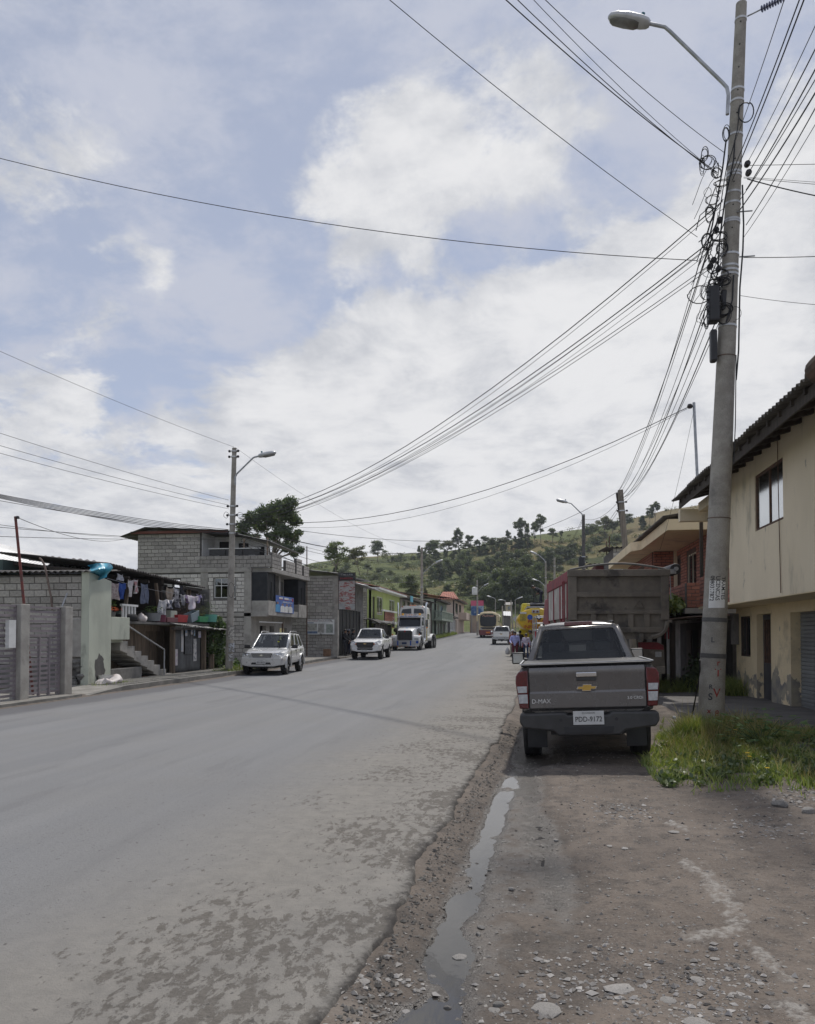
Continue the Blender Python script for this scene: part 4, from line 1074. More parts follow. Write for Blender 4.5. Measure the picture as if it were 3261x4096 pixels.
    b.prism([(x, zz + z) for x, zz in up], (0, -.13, 0), (1, 0, 0), (0, 0, 1), (0, 1, 0), .26)
    bp = b.build('rear_bumper', bumper_m, th, bevel=.025, segs=3, smooth=40)
    for s in (-1, 1):
        MB().cyl((s * .36, -.131, .525 + z), (s * .36, -.136, .525 + z), .022, n=14).build('parking_sensor', M_blackp, bp, smooth=40)
    b = MB(); b.prism([(-.33, .44 + z), (.33, .44 + z), (.30, .36 + z), (-.30, .36 + z)], (0, -.138, 0), (1, 0, 0), (0, 0, 1), (0, 1, 0), .01); b.build('bumper_step', M_blackp, bp, bevel=.006)
    if plate_txt and rear: plate(bp, (0.0, -.140, .545 + z), plate_txt, -1, .40, .165)
    b = MB(); b.box((0, 1.995, 1.70 + z), (.44, .06, .055)); b.build('brake_lamp', M_lampr, th, bevel=.012)
    for s in (-1, 1):
        b = MB(); b.tube([(s * .55, 2.02 + k * .16, 1.715 + z + .012 * sin(pi * k / 6)) for k in range(7)], .012, 6); b.build('roof_strip', M_blackp, th)
    if front:
        b = MB(); fp = [(-.86, .70), (-.60, .74), (.60, .74), (.86, .70), (.90, .55), (.84, .40), (.55, .34), (-.55, .34), (-.84, .40), (-.90, .55)]
        secs = []
        for yy, k in ((4.72, 1.02), (5.05, .99), (5.2, .93), (5.27, .84)): secs.append([(x * k, yy, (zz - .54) * (1 if k > .9 else .94) + .54 + z) for x, zz in fp])
        fb_ = b.loft(secs).build('front_bumper', m, th, smooth=30, bevel=.012)
        b = MB(); b.prism([(-.44, .44), (.44, .44), (.48, .54), (-.48, .54)], (0, 5.27, z), (1, 0, 0), (0, 0, 1), (0, 1, 0), .012); b.build('lower_intake', M_blackp, fb_, bevel=.006)
        b = MB(); b.prism([(-.42, .56), (.42, .56), (.52, .74), (.50, .90), (-.50, .90), (-.52, .74)], (0, 5.195, z), (1, 0, 0), (0, 0, 1), (0, 1, 0), .10); gr = b.build('grille', M_blackp, th, bevel=.012)
        for zz in (.64, .74, .85):
            MB().box((0, 5.30, zz + z), (.86, .02, .05)).build('grille_bar', M_trim, gr, bevel=.008)
        bowtie(gr, (0, 5.312, .80 + z), .21, 1)
        for s in (-1, 1):
            b = MB(); b.hexa([(s * .50, 5.16, .74 + z), (s * .50, 5.12, .88 + z), (s * .78, 4.86, .99 + z), (s * .86, 4.78, .95 + z), (s * .84, 5.0, .74 + z)], [(s * .50, 5.27, .74 + z), (s * .50, 5.22, .88 + z), (s * .80, 4.98, 1.00 + z), (s * .90, 4.90, .95 + z), (s * .86, 5.12, .73 + z)])
            hl = b.build('headlight', M_lamp, th, bevel=.012)
            MB().box((s * .535, 5.268, .79 + z), (.06, .02, .07)).build('indicator', M_orange, hl, bevel=.008)
            MB().ball((s * .70, 5.165, .83 + z), (.06, .04, .06)).build('lamp_bulb', M_chrome, hl, smooth=60)
            b = MB(); b.prism([(s * .60, .46), (s * .76, .48), (s * .74, .63), (s * .66, .58)], (0, 5.17, z), (1, 0, 0), (0, 0, 1), (0, 1, 0), .08); fo = b.build('fog_recess', M_blackp, fb_, bevel=.008)
            MB().cyl((s * .685, 5.24, .525 + z), (s * .685, 5.262, .525 + z), .04, n=16).build('fog_lamp', M_lamp, fo, smooth=40)
            b = MB(); b.tube([(s * .1 + (-.3), 3.9, 1.115 + z), (s * .28 - .25 + .25 * s, 3.72, 1.20 + z)], .009, 6); b.build('wiper', M_blackp, th)
        if plate_txt and not rear: plate(fb_, (0.05, 5.30, .39 + z), plate_txt, 1, .38, .13)
    return th

# ---- grey pickup parked on the shoulder
TR = thing('pickup_truck', 'dusty grey double cab pickup parked on the dirt beside the utility pole', 'pickup', (0.80, 10.4, -.135), radians(-1.6))
TR.scale = (.965, 1, 1.065)
TR.rotation_euler = (radians(.2), radians(-2.3), radians(-1.6))
pickup(TR, P_grey, True, True, True, 'PDD-9172', lift=.09, R=.42)

# ---- white pickup facing the camera, left kerb
q = atZ(1478, 2642, .20); WP = thing('pickup_truck', 'white double cab pickup with black grille and amber indicators parked before the tractor truck', 'pickup', (-9.55, 49.8, gzl(47.5)), radians(182.3))
pickup(WP, P_white, False, True, True, 'UBB-1419', model=False, lift=.11, R=.41)
# ---- white pickup driving away
FP = thing('pickup_truck', 'white double cab pickup driving away towards the oncoming coach', 'pickup', (-2.48, 75.3, gzl(77)), 0)
pickup(FP, P_white, True, False, True, None, model=False, lift=.08, R=.40, bumper_m=M_steel)

# ---- silver sport utility car
SV = thing('suv_car', 'silver five door off road car with roof rails parked in front of the block house', 'car', (-10.56, 33.35, gzl(31)), radians(184))
def suv(th, m):
    R = .35; wl = [(s * .76, y, R) for s in (-1, 1) for y in (.78, 3.26)]
    secs = [(.04, .52, .8, .98, .76, .80, .78), (.12, .46, .8, 1.04, .82, .86, .84), (.6, .42, .82, 1.06, .84, .885, .85), (1.5, .40, .82, 1.05, .84, .885, .85), (2.75, .40, .82, 1.03, .84, .885, .84),
            (3.2, .40, .80, 1.0, .84, .885, .78), (3.7, .42, .74, .93, .82, .86, .68), (3.92, .45, .70, .86, .78, .82, .62), (3.98, .48, .68, .82, .74, .79, .58)]
    shell(th, secs, wl, R + .055, m)
    cabin(th, m, (.08, 1.03, .83), (.38, 1.60, .66), (1.95, 1.635, .64), (2.84, 1.02, .77), [(.10, .90, .12, .90)], [(.06, .25, .12, .88), (.29, .54, .12, .9), (.585, .83, .12, .9)], [(.05, .95, .05, .95)], crown=.05)
    for wx, wy, wz in wl:
        wheel(th, wx, wy, R, .235, 1 if wx > 0 else -1, spokes=5, rimr=.66)
    fl = MB()
    for s in (-1, 1):
        for yy in (.78, 3.26):
            arc = [(s * .895, yy + (R + .085) * cos(a), R + (R + .085) * sin(a)) for a in np.linspace(-.15, pi + .15, 15)]
            MB().tube(arc, .038, 8).build('wheel_flare', m, th, smooth=50)
        MB().box((s * .90, 2.0, .62), (.03, 1.5, .16)).build('side_moulding', m, th, bevel=.012)
        b = MB(); b.tube([(s * .60, .55, 1.62), (s * .615, .62, 1.70), (s * .62, 1.2, 1.725), (s * .615, 1.75, 1.71), (s * .60, 1.86, 1.64)], .022, 8); b.build('roof_rail', mat('roof rail', (.25, .25, .26), rough=.4, metal=.5), th, smooth=50)
        b = MB(); b.box((s * .99, 2.55, 1.10), (.23, .13, .15)); b.box((s * .87, 2.55, 1.06), (.1, .06, .05)); b.build('side_mirror', M_blackp, th, bevel=.04, segs=3, smooth=40)
        for yy in (1.02, 1.86): MB().box((s * .872, yy, .93), (.03, .12, .05)).build('door_handle', M_blackp, th, bevel=.01)
        b = MB(); b.hexa([(s * .46, 3.88, .70), (s * .46, 3.86, .86), (s * .74, 3.72, .87), (s * .82, 3.60, .85), (s * .80, 3.80, .70)], [(s * .45, 4.005, .70), (s * .45, 3.97, .865), (s * .74, 3.87, .88), (s * .84, 3.70, .86), (s * .83, 3.88, .69)])
        hl = b.build('headlight', M_lamp, th, bevel=.012)
        MB().ball((s * .60, 3.95, .78), (.07, .04, .055)).build('lamp_bulb', M_chrome, hl, smooth=60)
        for yy in (.92, 1.78, 2.66): MB().box((s * .8895, yy, .80), (.006, .012, .44)).build('door_gap', M_dark, th)
        MB().tube([(s * .22 - .18, 2.94, 1.03), (s * .34 - .26, 2.80, 1.10)], .009, 6).build('wiper', M_blackp, th)
    b = MB(); secs = []
    for yy, k in ((3.5, 1.01), (3.85, 1.0), (4.02, .96), (4.09, .88)): secs.append([(x * k, yy, zz) for x, zz in [(-.87, .68), (.87, .68), (.90, .56), (.86, .40), (.55, .34), (-.55, .34), (-.86, .40), (-.90, .56)]])
    fb_ = b.loft(secs).build('front_bumper', m, th, smooth=30, bevel=.012)
    MB().prism([(-.40, .42), (.40, .42), (.36, .50), (-.36, .50)], (0, 4.085, 0), (1, 0, 0), (0, 0, 1), (0, 1, 0), .012).build('lower_intake', M_blackp, fb_)
    for s in (-1, 1):
        MB().cyl((s * .66, 4.04, .47), (s * .66, 4.075, .47), .055, n=18).build('fog_lamp', M_lamp, fb_, smooth=40)
    plate(fb_, (0.0, 4.115, .52), 'IBA-8652', 1, .38, .15)
    b = MB(); b.prism([(-.34, .68), (.34, .68), (.43, .865), (-.43, .865)], (0, 3.95, 0), (1, 0, 0), (0, 0, 1), (0, 1, 0), .10); g = b.build('grille', M_blackp, th, bevel=.008)
    for k in range(5): MB().box((0, 4.055, .70 + k * .036), (.70 + k * .035, .025, .012)).build('grille_bar', m, g)
    bowtie(g, (0, 4.068, .775), .17, 1, M_chrome, M_chrome)
    ub = MB(); ub.bx(-.5, .5, .3, 3.8, .28, .42); ub.cyl((-.7, .78, R), (.7, .78, R), .05, n=10); ub.cyl((-.7, 3.26, R), (.7, 3.26, R), .045, n=10); ub.build('chassis', M_blackp, th)
    MB().bx(-.7, .7, .3, 2.7, 1.065, 1.072).build('floor_liner', M_dark, th)
    for sx in (-.34, .34):
        b = MB(); b.box((sx, 1.75, 1.2), (.44, .12, .34)); b.box((sx, 1.73, 1.45), (.25, .08, .15)); b.build('seat', M_tan, th, bevel=.04)
    MB().box((-.28, 2.44, 1.30), (.07, .005, .04)).build('windscreen_sticker', mat('yellow sticker', (.7, .75, .05)), th)
suv(SV, P_silver)

# ---- dump truck, tail towards the camera
DT = thing('dump_truck', 'mud caked tipper truck with red and white ribbed sides parked ahead of the grey pickup', 'truck', (2.27, 20.3, gz(2.3, 20.3)), radians(4.3))
def dump(th):
    zt, zb = 3.23, 1.50
    def outline(k=1.0, dz=0):
        o = []
        for s in (-1, 1):
            arc = [(s * (.80 + .45 * sin(a)) * k, 1.95 - .45 * cos(a) * 1.0 + dz) for a in np.linspace(0, pi / 2, 7)]
            o.append([(0.0 * s, zb + dz)] * 0 + arc + [(s * 1.25 * k, zt)])
        return o[1] + o[0][::-1]
    ol = outline()
    b = MB(); b.prism([(x, z) for x, z in ol], (0, .0, 0), (1, 0, 0), (0, 0, 1), (0, 1, 0), .05)
    tg = b.build('tailgate', M_mud, th, smooth=30)
    def rib(x0, x1, z0, z1, d=.07, nm='rib', par=tg, m=M_mud): MB().box(((x0 + x1) / 2, -d / 2 - .002, (z0 + z1) / 2), (x1 - x0, d, z1 - z0)).build(nm, m, par, bevel=.012)
    rib(-1.27, 1.27, 3.08, 3.25, .11); rib(-1.24, -1.04, 1.98, 3.08, .09); rib(1.04, 1.24, 1.98, 3.08, .09)
    rib(-1.04, 1.04, 2.56, 2.69, .08); rib(-1.04, 1.04, 2.13, 2.22, .08); rib(-1.10, 1.10, 1.66, 1.80, .085)
    for x in (-.62, -.21, .30, .70): rib(x - .07, x + .07, 1.80, 2.13, .065)
    for s in (-1, 1):
        arc = [Vector((s * (.80 + .40 * sin(a)), -.05, 1.95 - .40 * cos(a))) for a in np.linspace(0, pi / 2, 8)]
        MB().tube(arc, .06, 6).build('rib', M_mud, tg, smooth=50)
        tri = MB(); A_, B_, C_ = Vector((s * .52, -.012, 2.49)), Vector((s * .52 - .12, -.012, 2.29)), Vector((s * .52 + .12, -.012, 2.29))
        tri.tube([A_, B_, C_, A_], .014, 5); tri.build('triangle_mark', M_mud, tg)
        MB().box((s * 1.26, -.02, 1.95), (.10, .14, .07)).build('latch', M_mud, tg, bevel=.01)
        MB().box((s * .55, -.06, 1.55), (.10, .12, .18)).build('hinge', M_mud, tg, bevel=.01)
    # body tub: lower curved floor, red sides with white bays
    L = 5.2
    tub = MB(); half = [(1.19, zt - .06), (1.19, 2.0), (1.10, 1.72), (.86, 1.56), (.5, 1.52)]
    rg = [(x, z) for x, z in half] + [(-x, z) for x, z in half[::-1]] + [(-1.13, zt - .06), (-1.13, 2.0), (-.8, 1.62), (.8, 1.62), (1.13, 2.0), (1.13, zt - .06)][0:6]
    tub.loft([[(x, y, z) for x, z in rg] for y in (.05, L)])
    tub.build('tub', [M_mud], th, smooth=25)
    MB().bx(-1.2, 1.2, L, L + .06, 1.5, zt + .1).build('headboard', mat('dump red', (.26, .035, .045), (.17, .03, .038), rough=.65, sc=2.5, stain=[((.14, .12, .10), 2, .55, .75)]), th)
    M_dr = MATS['dump red']; M_dw = mat('dump white', (.50, .48, .44), (.36, .33, .29), rough=.7, sc=2, stain=[((.22, .19, .15), 1.5, .52, .75)])
    for s in (-1, 1):
        b = MB(); b.bx(s * 1.195, s * 1.27, .06, L, 2.95, zt); b.build('top_rail', M_dr, th, bevel=.015)
        for k in range(4):
            y0 = .12 + k * 1.62
            if k < 3:
                MB().bx(s * 1.192, s * 1.232, y0 + .24, y0 + 1.62, 2.05, 2.94).build('side_panel', M_dw, th)
            pts = [(1.25, 2.96), (1.25, 2.05), (1.15, 1.70), (.92, 1.53), (.88, 1.60), (1.10, 1.78), (1.195, 2.05), (1.195, 2.96)]
            b = MB(); b.prism([(x * s, z) for x, z in pts], (0, y0, 0), (1, 0, 0), (0, 0, 1), (0, 1, 0), .2); b.build('side_rib', M_dr, th)
        b = MB()
        for yy in (.30, .62): b.cyl((s * 1.31, yy, 1.5), (s * 1.31, yy, 3.0), .018, n=6)
        for k in range(5): b.cyl((s * 1.31, .30, 1.7 + k * .28), (s * 1.31, .62, 1.7 + k * .28), .014, n=6)
        b.build('ladder', M_dr, th)
    # rolled tarpaulin bow and drum
    MB().tube([(-1.2 + 2.4 * k / 14, .02, 3.26 + .15 * sin(pi * k / 14)) for k in range(15)], .026, 8).build('tarp_bow', mat('bow grey', (.16, .155, .145), rough=.7), th, smooth=60)
    b = MB(); b.lathe([(.001, 0), (.13, 0), (.14, .03), (.14, 4.8), (.13, 4.82), (.001, 4.82)], (1.42, -.02, 3.26), 'Y', 18); b.build('tarp_roll', M_blackp, th, smooth=45)
    b = MB(); b.lathe([(.001, 0), (.05, 0), (.05, -.10), (.001, -.1)], (1.42, -.02, 3.26), 'Y', 12); b.box((1.33, .02, 3.2), (.2, .12, .12)); b.build('roll_crank', M_steel, th, smooth=45)
    MB().cyl((1.28, -.02, 3.08), (1.30, -.02, 2.5), .012, n=6).build('crank_rod', M_steel, th)
    # chassis, axles, wheels, mud guards
    b = MB()
    for s in (-1, 1): b.bx(s * .38, s * .50, .2, 8.2, .95, 1.25)
    b.bx(-.5, .5, .2, .3, .95, 1.25); b.bx(-1.2, 1.2, .22, .34, .62, .80); b.build('chassis', M_mud, th)
    for yy in (1.35, 2.70, 7.3):
        for s in (-1, 1):
            wheel(th, s * 1.06, yy, .52, .30, s, 8, .58, M_mud)
            if yy < 5: wheel(th, s * .72, yy, .52, .28, s, 8, .58, M_mud)
        MB().cyl((-1.0, yy, .52), (1.0, yy, .52), .09, n=10).build('axle', M_mud, th)
    for s in (-1, 1):
        b = MB(); b.prism([(s * .62, 1.42), (s * 1.10, 1.42), (s * 1.27, 1.34), (s * 1.30, .74), (s * .62, .70)], (0, .62, 0), (1, 0, 0), (0, 0, 1), (0, 1, 0), .03)
        mg_ = b.build('mud_guard', M_mud, th, bevel=.006)
        MB().prism([(s * .62, 1.41), (s * 1.10, 1.41), (s * 1.26, 1.33), (s * 1.265, 1.22), (s * .62, 1.24)], (0, .612, 0), (1, 0, 0), (0, 0, 1), (0, 1, 0), .006).build('red_band', M_dr, mg_)
        MB().box((s * 1.13, .61, 1.10), (.16, .02, .14)).build('reflector', M_lamp, mg_, bevel=.01)
        MB().box((s * .9, .30, .74), (.35, .05, .12)).build('tail_light', M_lampr, th, bevel=.015)
    # cab
    cb = MB(); cb.loft([[(x * k, y, z) for x, z in [(-1.2, .75), (1.2, .75), (1.2, 1.75), (1.08, 2.85), (-1.08, 2.85), (-1.2, 1.75)]] for y, k in ((5.75, 1), (7.6, 1), (8.1, .96))])
    cb.build('cab', M_dr, th, smooth=30, bevel=.04)
    MB().prism([(-1.0, 1.85), (1.0, 1.85), (.93, 2.65), (-.93, 2.65)], (0, 8.11, 0), (1, 0, 0), (0, 0, 1), (0, 1, 0), .01).build('windscreen', M_glassc, th)
    MB().bx(-.9, .9, 5.70, 5.748, 1.95, 2.5).build('rear_window', M_blackp, th)
dump(DT)

# ---- tractor truck facing the camera
SM = thing('tractor_truck', 'white long nosed tractor truck with twin chrome stacks and blue stripes', 'truck', (-9.1, 68.2, gzl(63)), radians(175.6))
def tractor(th):
    m = P_white; Mc = M_chrome
    # y 0 = tail, y 7.2 = front bumper
    sl = MB(); sl.loft([[(x * k, y, z) for x, z in [(-1.16, 1.1), (1.16, 1.1), (1.16, 3.0), (1.06, 3.45), (.8, 3.62), (-.8, 3.62), (-1.06, 3.45), (-1.16, 3.0)]] for y, k in ((2.3, .98), (2.4, 1), (4.0, 1.0), (4.08, .98))])
    s_ = sl.build('sleeper_cab', m, th, smooth=28, bevel=.03)
    for s in (-1, 1):
        MB().prism([(s * .10, 2.98), (s * .92, 2.98), (s * .96, 3.1), (s * .84, 3.34), (s * .12, 3.40)], (0, 4.085, 0), (1, 0, 0), (0, 0, 1), (0, 1, 0), .02).build('upper_window', mat('dark window', (.09, .10, .115), rough=.1, coat=.3), s_)
        text(s_, 'CORTEZ', .22, (s * 1.165, 2.75, 2.15), (0, 0, -1), (0, s, 0), M_ink, width=1.5)
        MB().bx(s * 1.155, s * 1.172, 2.95, 3.7, 2.5, 2.95).build('side_window', MATS['dark window'], s_)
    # day cab
    cabin(th, m, (4.06, 1.85, 1.05), (4.1, 2.72, .98), (5.0, 2.72, .95), (5.25, 1.85, 1.02), [(.1, .9, .2, .8)], [(.1, .92, .15, .9)], [(.05, .95, .06, .94)], crown=.06)
    MB().bx(-1.03, 1.03, 4.06, 5.2, 1.0, 1.85).build('cab_body', m, th, bevel=.03)
    MB().bx(-.98, .98, 4.1, 4.2, 1.9, 2.6).build('cab_lining', M_tan, th)
    b = MB(); b.loft([[(x, y, z) for x, y, z in [(-.99, 4.95, 2.72), (.99, 4.95, 2.72), (.96, 5.34, 2.62), (-.96, 5.34, 2.62)]], [(-.99, 4.95, 2.76), (.99, 4.95, 2.76), (.97, 5.37, 2.80), (-.97, 5.37, 2.80)]]); b.build('sun_visor', m, th, bevel=.01)
    text(th, 'JESUS DEL GRAN PODER', .13, (0, 5.372, 2.705), (-1, 0, 0), (0, 0, 1), M_blue, width=1.45)
    # hood and grille
    hd = MB(); hs = []
    for y, w, z in ((5.2, .98, 1.90), (5.6, .86, 1.86), (6.3, .72, 1.74), (6.75, .66, 1.62), (6.85, .62, 1.56)):
        hs.append([(w, y, .75), (w, y, z - .16), (w - .06, y, z - .05), (w - .2, y, z), (-w + .2, y, z), (-w + .06, y, z - .05), (-w, y, z - .16), (-w, y, .75)])
    h_ = hd.loft(hs).build('hood', m, th, smooth=30)
    b = MB(); b.add([(-.08, 5.3, 1.896), (.08, 5.3, 1.896), (.08, 6.3, 1.746), (-.08, 6.3, 1.746)], [(0, 1, 2, 3)]); b.build('blue_stripe', mat('light blue', (.12, .30, .55)), h_)
    g = MB(); g.prism([(-.60, .78), (.60, .78), (.60, 1.48), (.5, 1.58), (-.5, 1.58), (-.60, 1.48)], (0, 6.84, 0), (1, 0, 0), (0, 0, 1), (0, 1, 0), .05); g = g.build('grille', Mc, th, bevel=.02)
    MB().bx(-.52, .52, 6.892, 6.897, .83, 1.42).build('grille_mesh', M_blackp, g)
    for k in range(9): MB().bx(-.49 + k * .1225 - .012, -.49 + k * .1225 + .012, 6.898, 6.912, .82, 1.44).build('grille_bar', Mc, g)
    MB().box((0, 6.91, 1.50), (.10, .02, .14)).build('emblem', M_red, g, bevel=.01)
    bp = MB(); bp.prism([(-1.2, .35), (1.2, .35), (1.22, .75), (-1.22, .75)], (0, 6.95, 0), (1, 0, 0), (0, 0, 1), (0, 1, 0), .16); bp = bp.build('front_bumper', mat('brushed bumper', (.6, .6, .6), rough=.3, metal=.6), th, bevel=.03)
    MB().box((0, 7.06, .31), (2.3, .12, .1)).build('bumper_lip', Mc, bp, bevel=.03)
    for x in (-.52, .52): MB().box((x, 7.113, .56), (.11, .004, .37)).build('blue_stripe', M_blue, bp)
    MB().box((.0, 7.115, .55), (.4, .01, .16)).build('tow_hatch', mat('dark blue', (.03, .06, .14)), bp, bevel=.02)
    plate(bp, (-.78, 7.118, .50), 'UAA-1247', 1, .40, .13)
    MB().lathe([(.001, 0), (.11, 0), (.11, .006), (.001, .006)], (-1.05, 7.112, .64), 'Y', 20).build('round_badge', M_blue, bp)
    for k in range(6): MB().box((-.95 + k * .38, 7.125, .31), (.09, .02, .035)).build('marker_lamp', M_orange, bp, bevel=.008)
    for s in (-1, 1):
        f = MB(); arc = [(6.05 + .66 * cos(a), .55 + .66 * sin(a)) for a in np.linspace(.0, pi, 11)]
        secs = [[(x, y, z) for y, z in ([(6.75, .62)] + arc[1:-1] + [(5.35, .62), (5.42, .60)] + [(6.05 + .60 * cos(a), .55 + .60 * sin(a)) for a in np.linspace(pi, 0, 11)])] for x in (s * .66, s * 1.2)]
        f.loft(secs); f = f.build('fender', m, th, smooth=35)
        n_ = MB(); n_.hexa([(s * .68, 6.45, .76), (s * 1.2, 6.45, .76), (s * 1.2, 6.45, 1.20), (s * .68, 6.45, 1.22)], [(s * .66, 6.98, .76), (s * 1.2, 6.90, .76), (s * 1.18, 6.78, 1.08), (s * .66, 6.86, 1.12)]); n_.build('headlight_pod', m, f, bevel=.03)
        MB().box((s * .95, 6.925, .90), (.36, .06, .18), Matrix.Rotation(radians(-12), 3, 'X')).build('headlight', M_lamp, f, bevel=.015)
        MB().box((s * 1.10, 6.5, 1.24), (.09, .09, .09)).build('turn_lamp', M_orange, f, bevel=.02)
        MB().cyl((s * .98, 5.55, 1.52), (s * .98, 6.05, 1.60), .17, n=20).build('air_cleaner', Mc, th, smooth=40)
        MB().cyl((s * .98, 5.55, .95), (s * .98, 5.55, 1.5), .13, n=16).build('air_stack', M_blackp, th, smooth=40)
        st = MB(); st.cyl((s * 1.18, 4.3, .8), (s * 1.18, 4.3, 2.0), .13, n=18); st.tube([(s * 1.18, 4.3, 2.0), (s * 1.18, 4.3, 3.55), (s * 1.20, 4.26, 3.72), (s * 1.24, 4.12, 3.86)], .075, 14); st.build('exhaust_stack', Mc, th, smooth=40)
        tk = MB(); tk.lathe([(.001, 0), (.30, 0), (.31, .02), (.31, 1.3), (.30, 1.32), (.001, 1.32)], (s * .92, 3.7, .72), 'Y', 26); tk.build('fuel_tank', Mc, th, smooth=40)
        mr_ = MB(); mr_.box((s * 1.42, 5.05, 2.15), (.20, .06, .62)); o = mr_.build('side_mirror', Mc, th, bevel=.02)
        b = MB()
        for zz in (1.8, 2.62): b.cyl((s * 1.0, 5.05, zz), (s * 1.45, 5.05, zz), .018, n=8)
        b.cyl((s * 1.0, 5.05, 2.55), (s * 1.30, 5.05, 1.85), .014, n=8); b.cyl((s * 1.28, 5.05, 1.7), (s * 1.28, 5.05, 2.66), .02, n=8); b.build('mirror_bracket', Mc, o, smooth=50)
        MB().box((s * 1.42, 5.09, 1.80), (.16, .03, .07)).build('mirror_lamp', M_orange, o, bevel=.01)
        MB().lathe([(.09, 0), (.10, .03), (.10, .14), (.08, .17), (.001, .18)], (s * .72, 4.6, 2.82), 'Z', 16).build('beacon', mat('amber beacon', (.75, .38, .03), rough=.3, coat=.5), th, smooth=40)
        MB().box((s * .40, 4.85, 2.86), (.24, .14, .10)).build('work_lamp', Mc, th, bevel=.02)
        qf = MB(); arc = [(1.05 + 1.15 * cos(a) * 1.0, .72 + .56 * sin(a)) for a in np.linspace(.0, pi, 15)]
        qf.loft([[(x, y, z) for y, z in arc] + [(x, y, z + .03) for y, z in arc[::-1]] for x in (s * .62, s * 1.2)]); qf.build('rear_fender', m, th, smooth=35)
    for x in (-.85, -.2, 0, .2, .85): MB().box((x, 4.04, 3.66 - .12 * (abs(x) > .5)), (.10, .14, .07)).build('roof_marker', M_orange, th, bevel=.02)
    for x in (-.8, -.2, 0, .2, .8): MB().box((x, 5.25, 2.84), (.09, .1, .06)).build('roof_marker', M_orange, th, bevel=.02)
    for yy in (.42, 1.70):
        for s in (-1, 1):
            wheel(th, s * 1.05, yy, .52, .29, s, 8, .58); wheel(th, s * .72, yy, .52, .28, s, 8, .58)
    for s in (-1, 1): wheel(th, s * 1.02, 6.05, .52, .30, s, 8, .58)
    b = MB()
    for s in (-1, 1): b.bx(s * .36, s * .48, 0, 6.9, .78, 1.02)
    b.cyl((-1, .42, .52), (1, .42, .52), .09, n=10); b.cyl((-1, 1.7, .52), (1, 1.7, .52), .09, n=10); b.cyl((-1, 6.05, .5), (1, 6.05, .5), .07, n=10); b.box((0, 1.1, 1.12), (.9, .9, .12)); b.build('chassis', M_blackp, th)
tractor(SM)

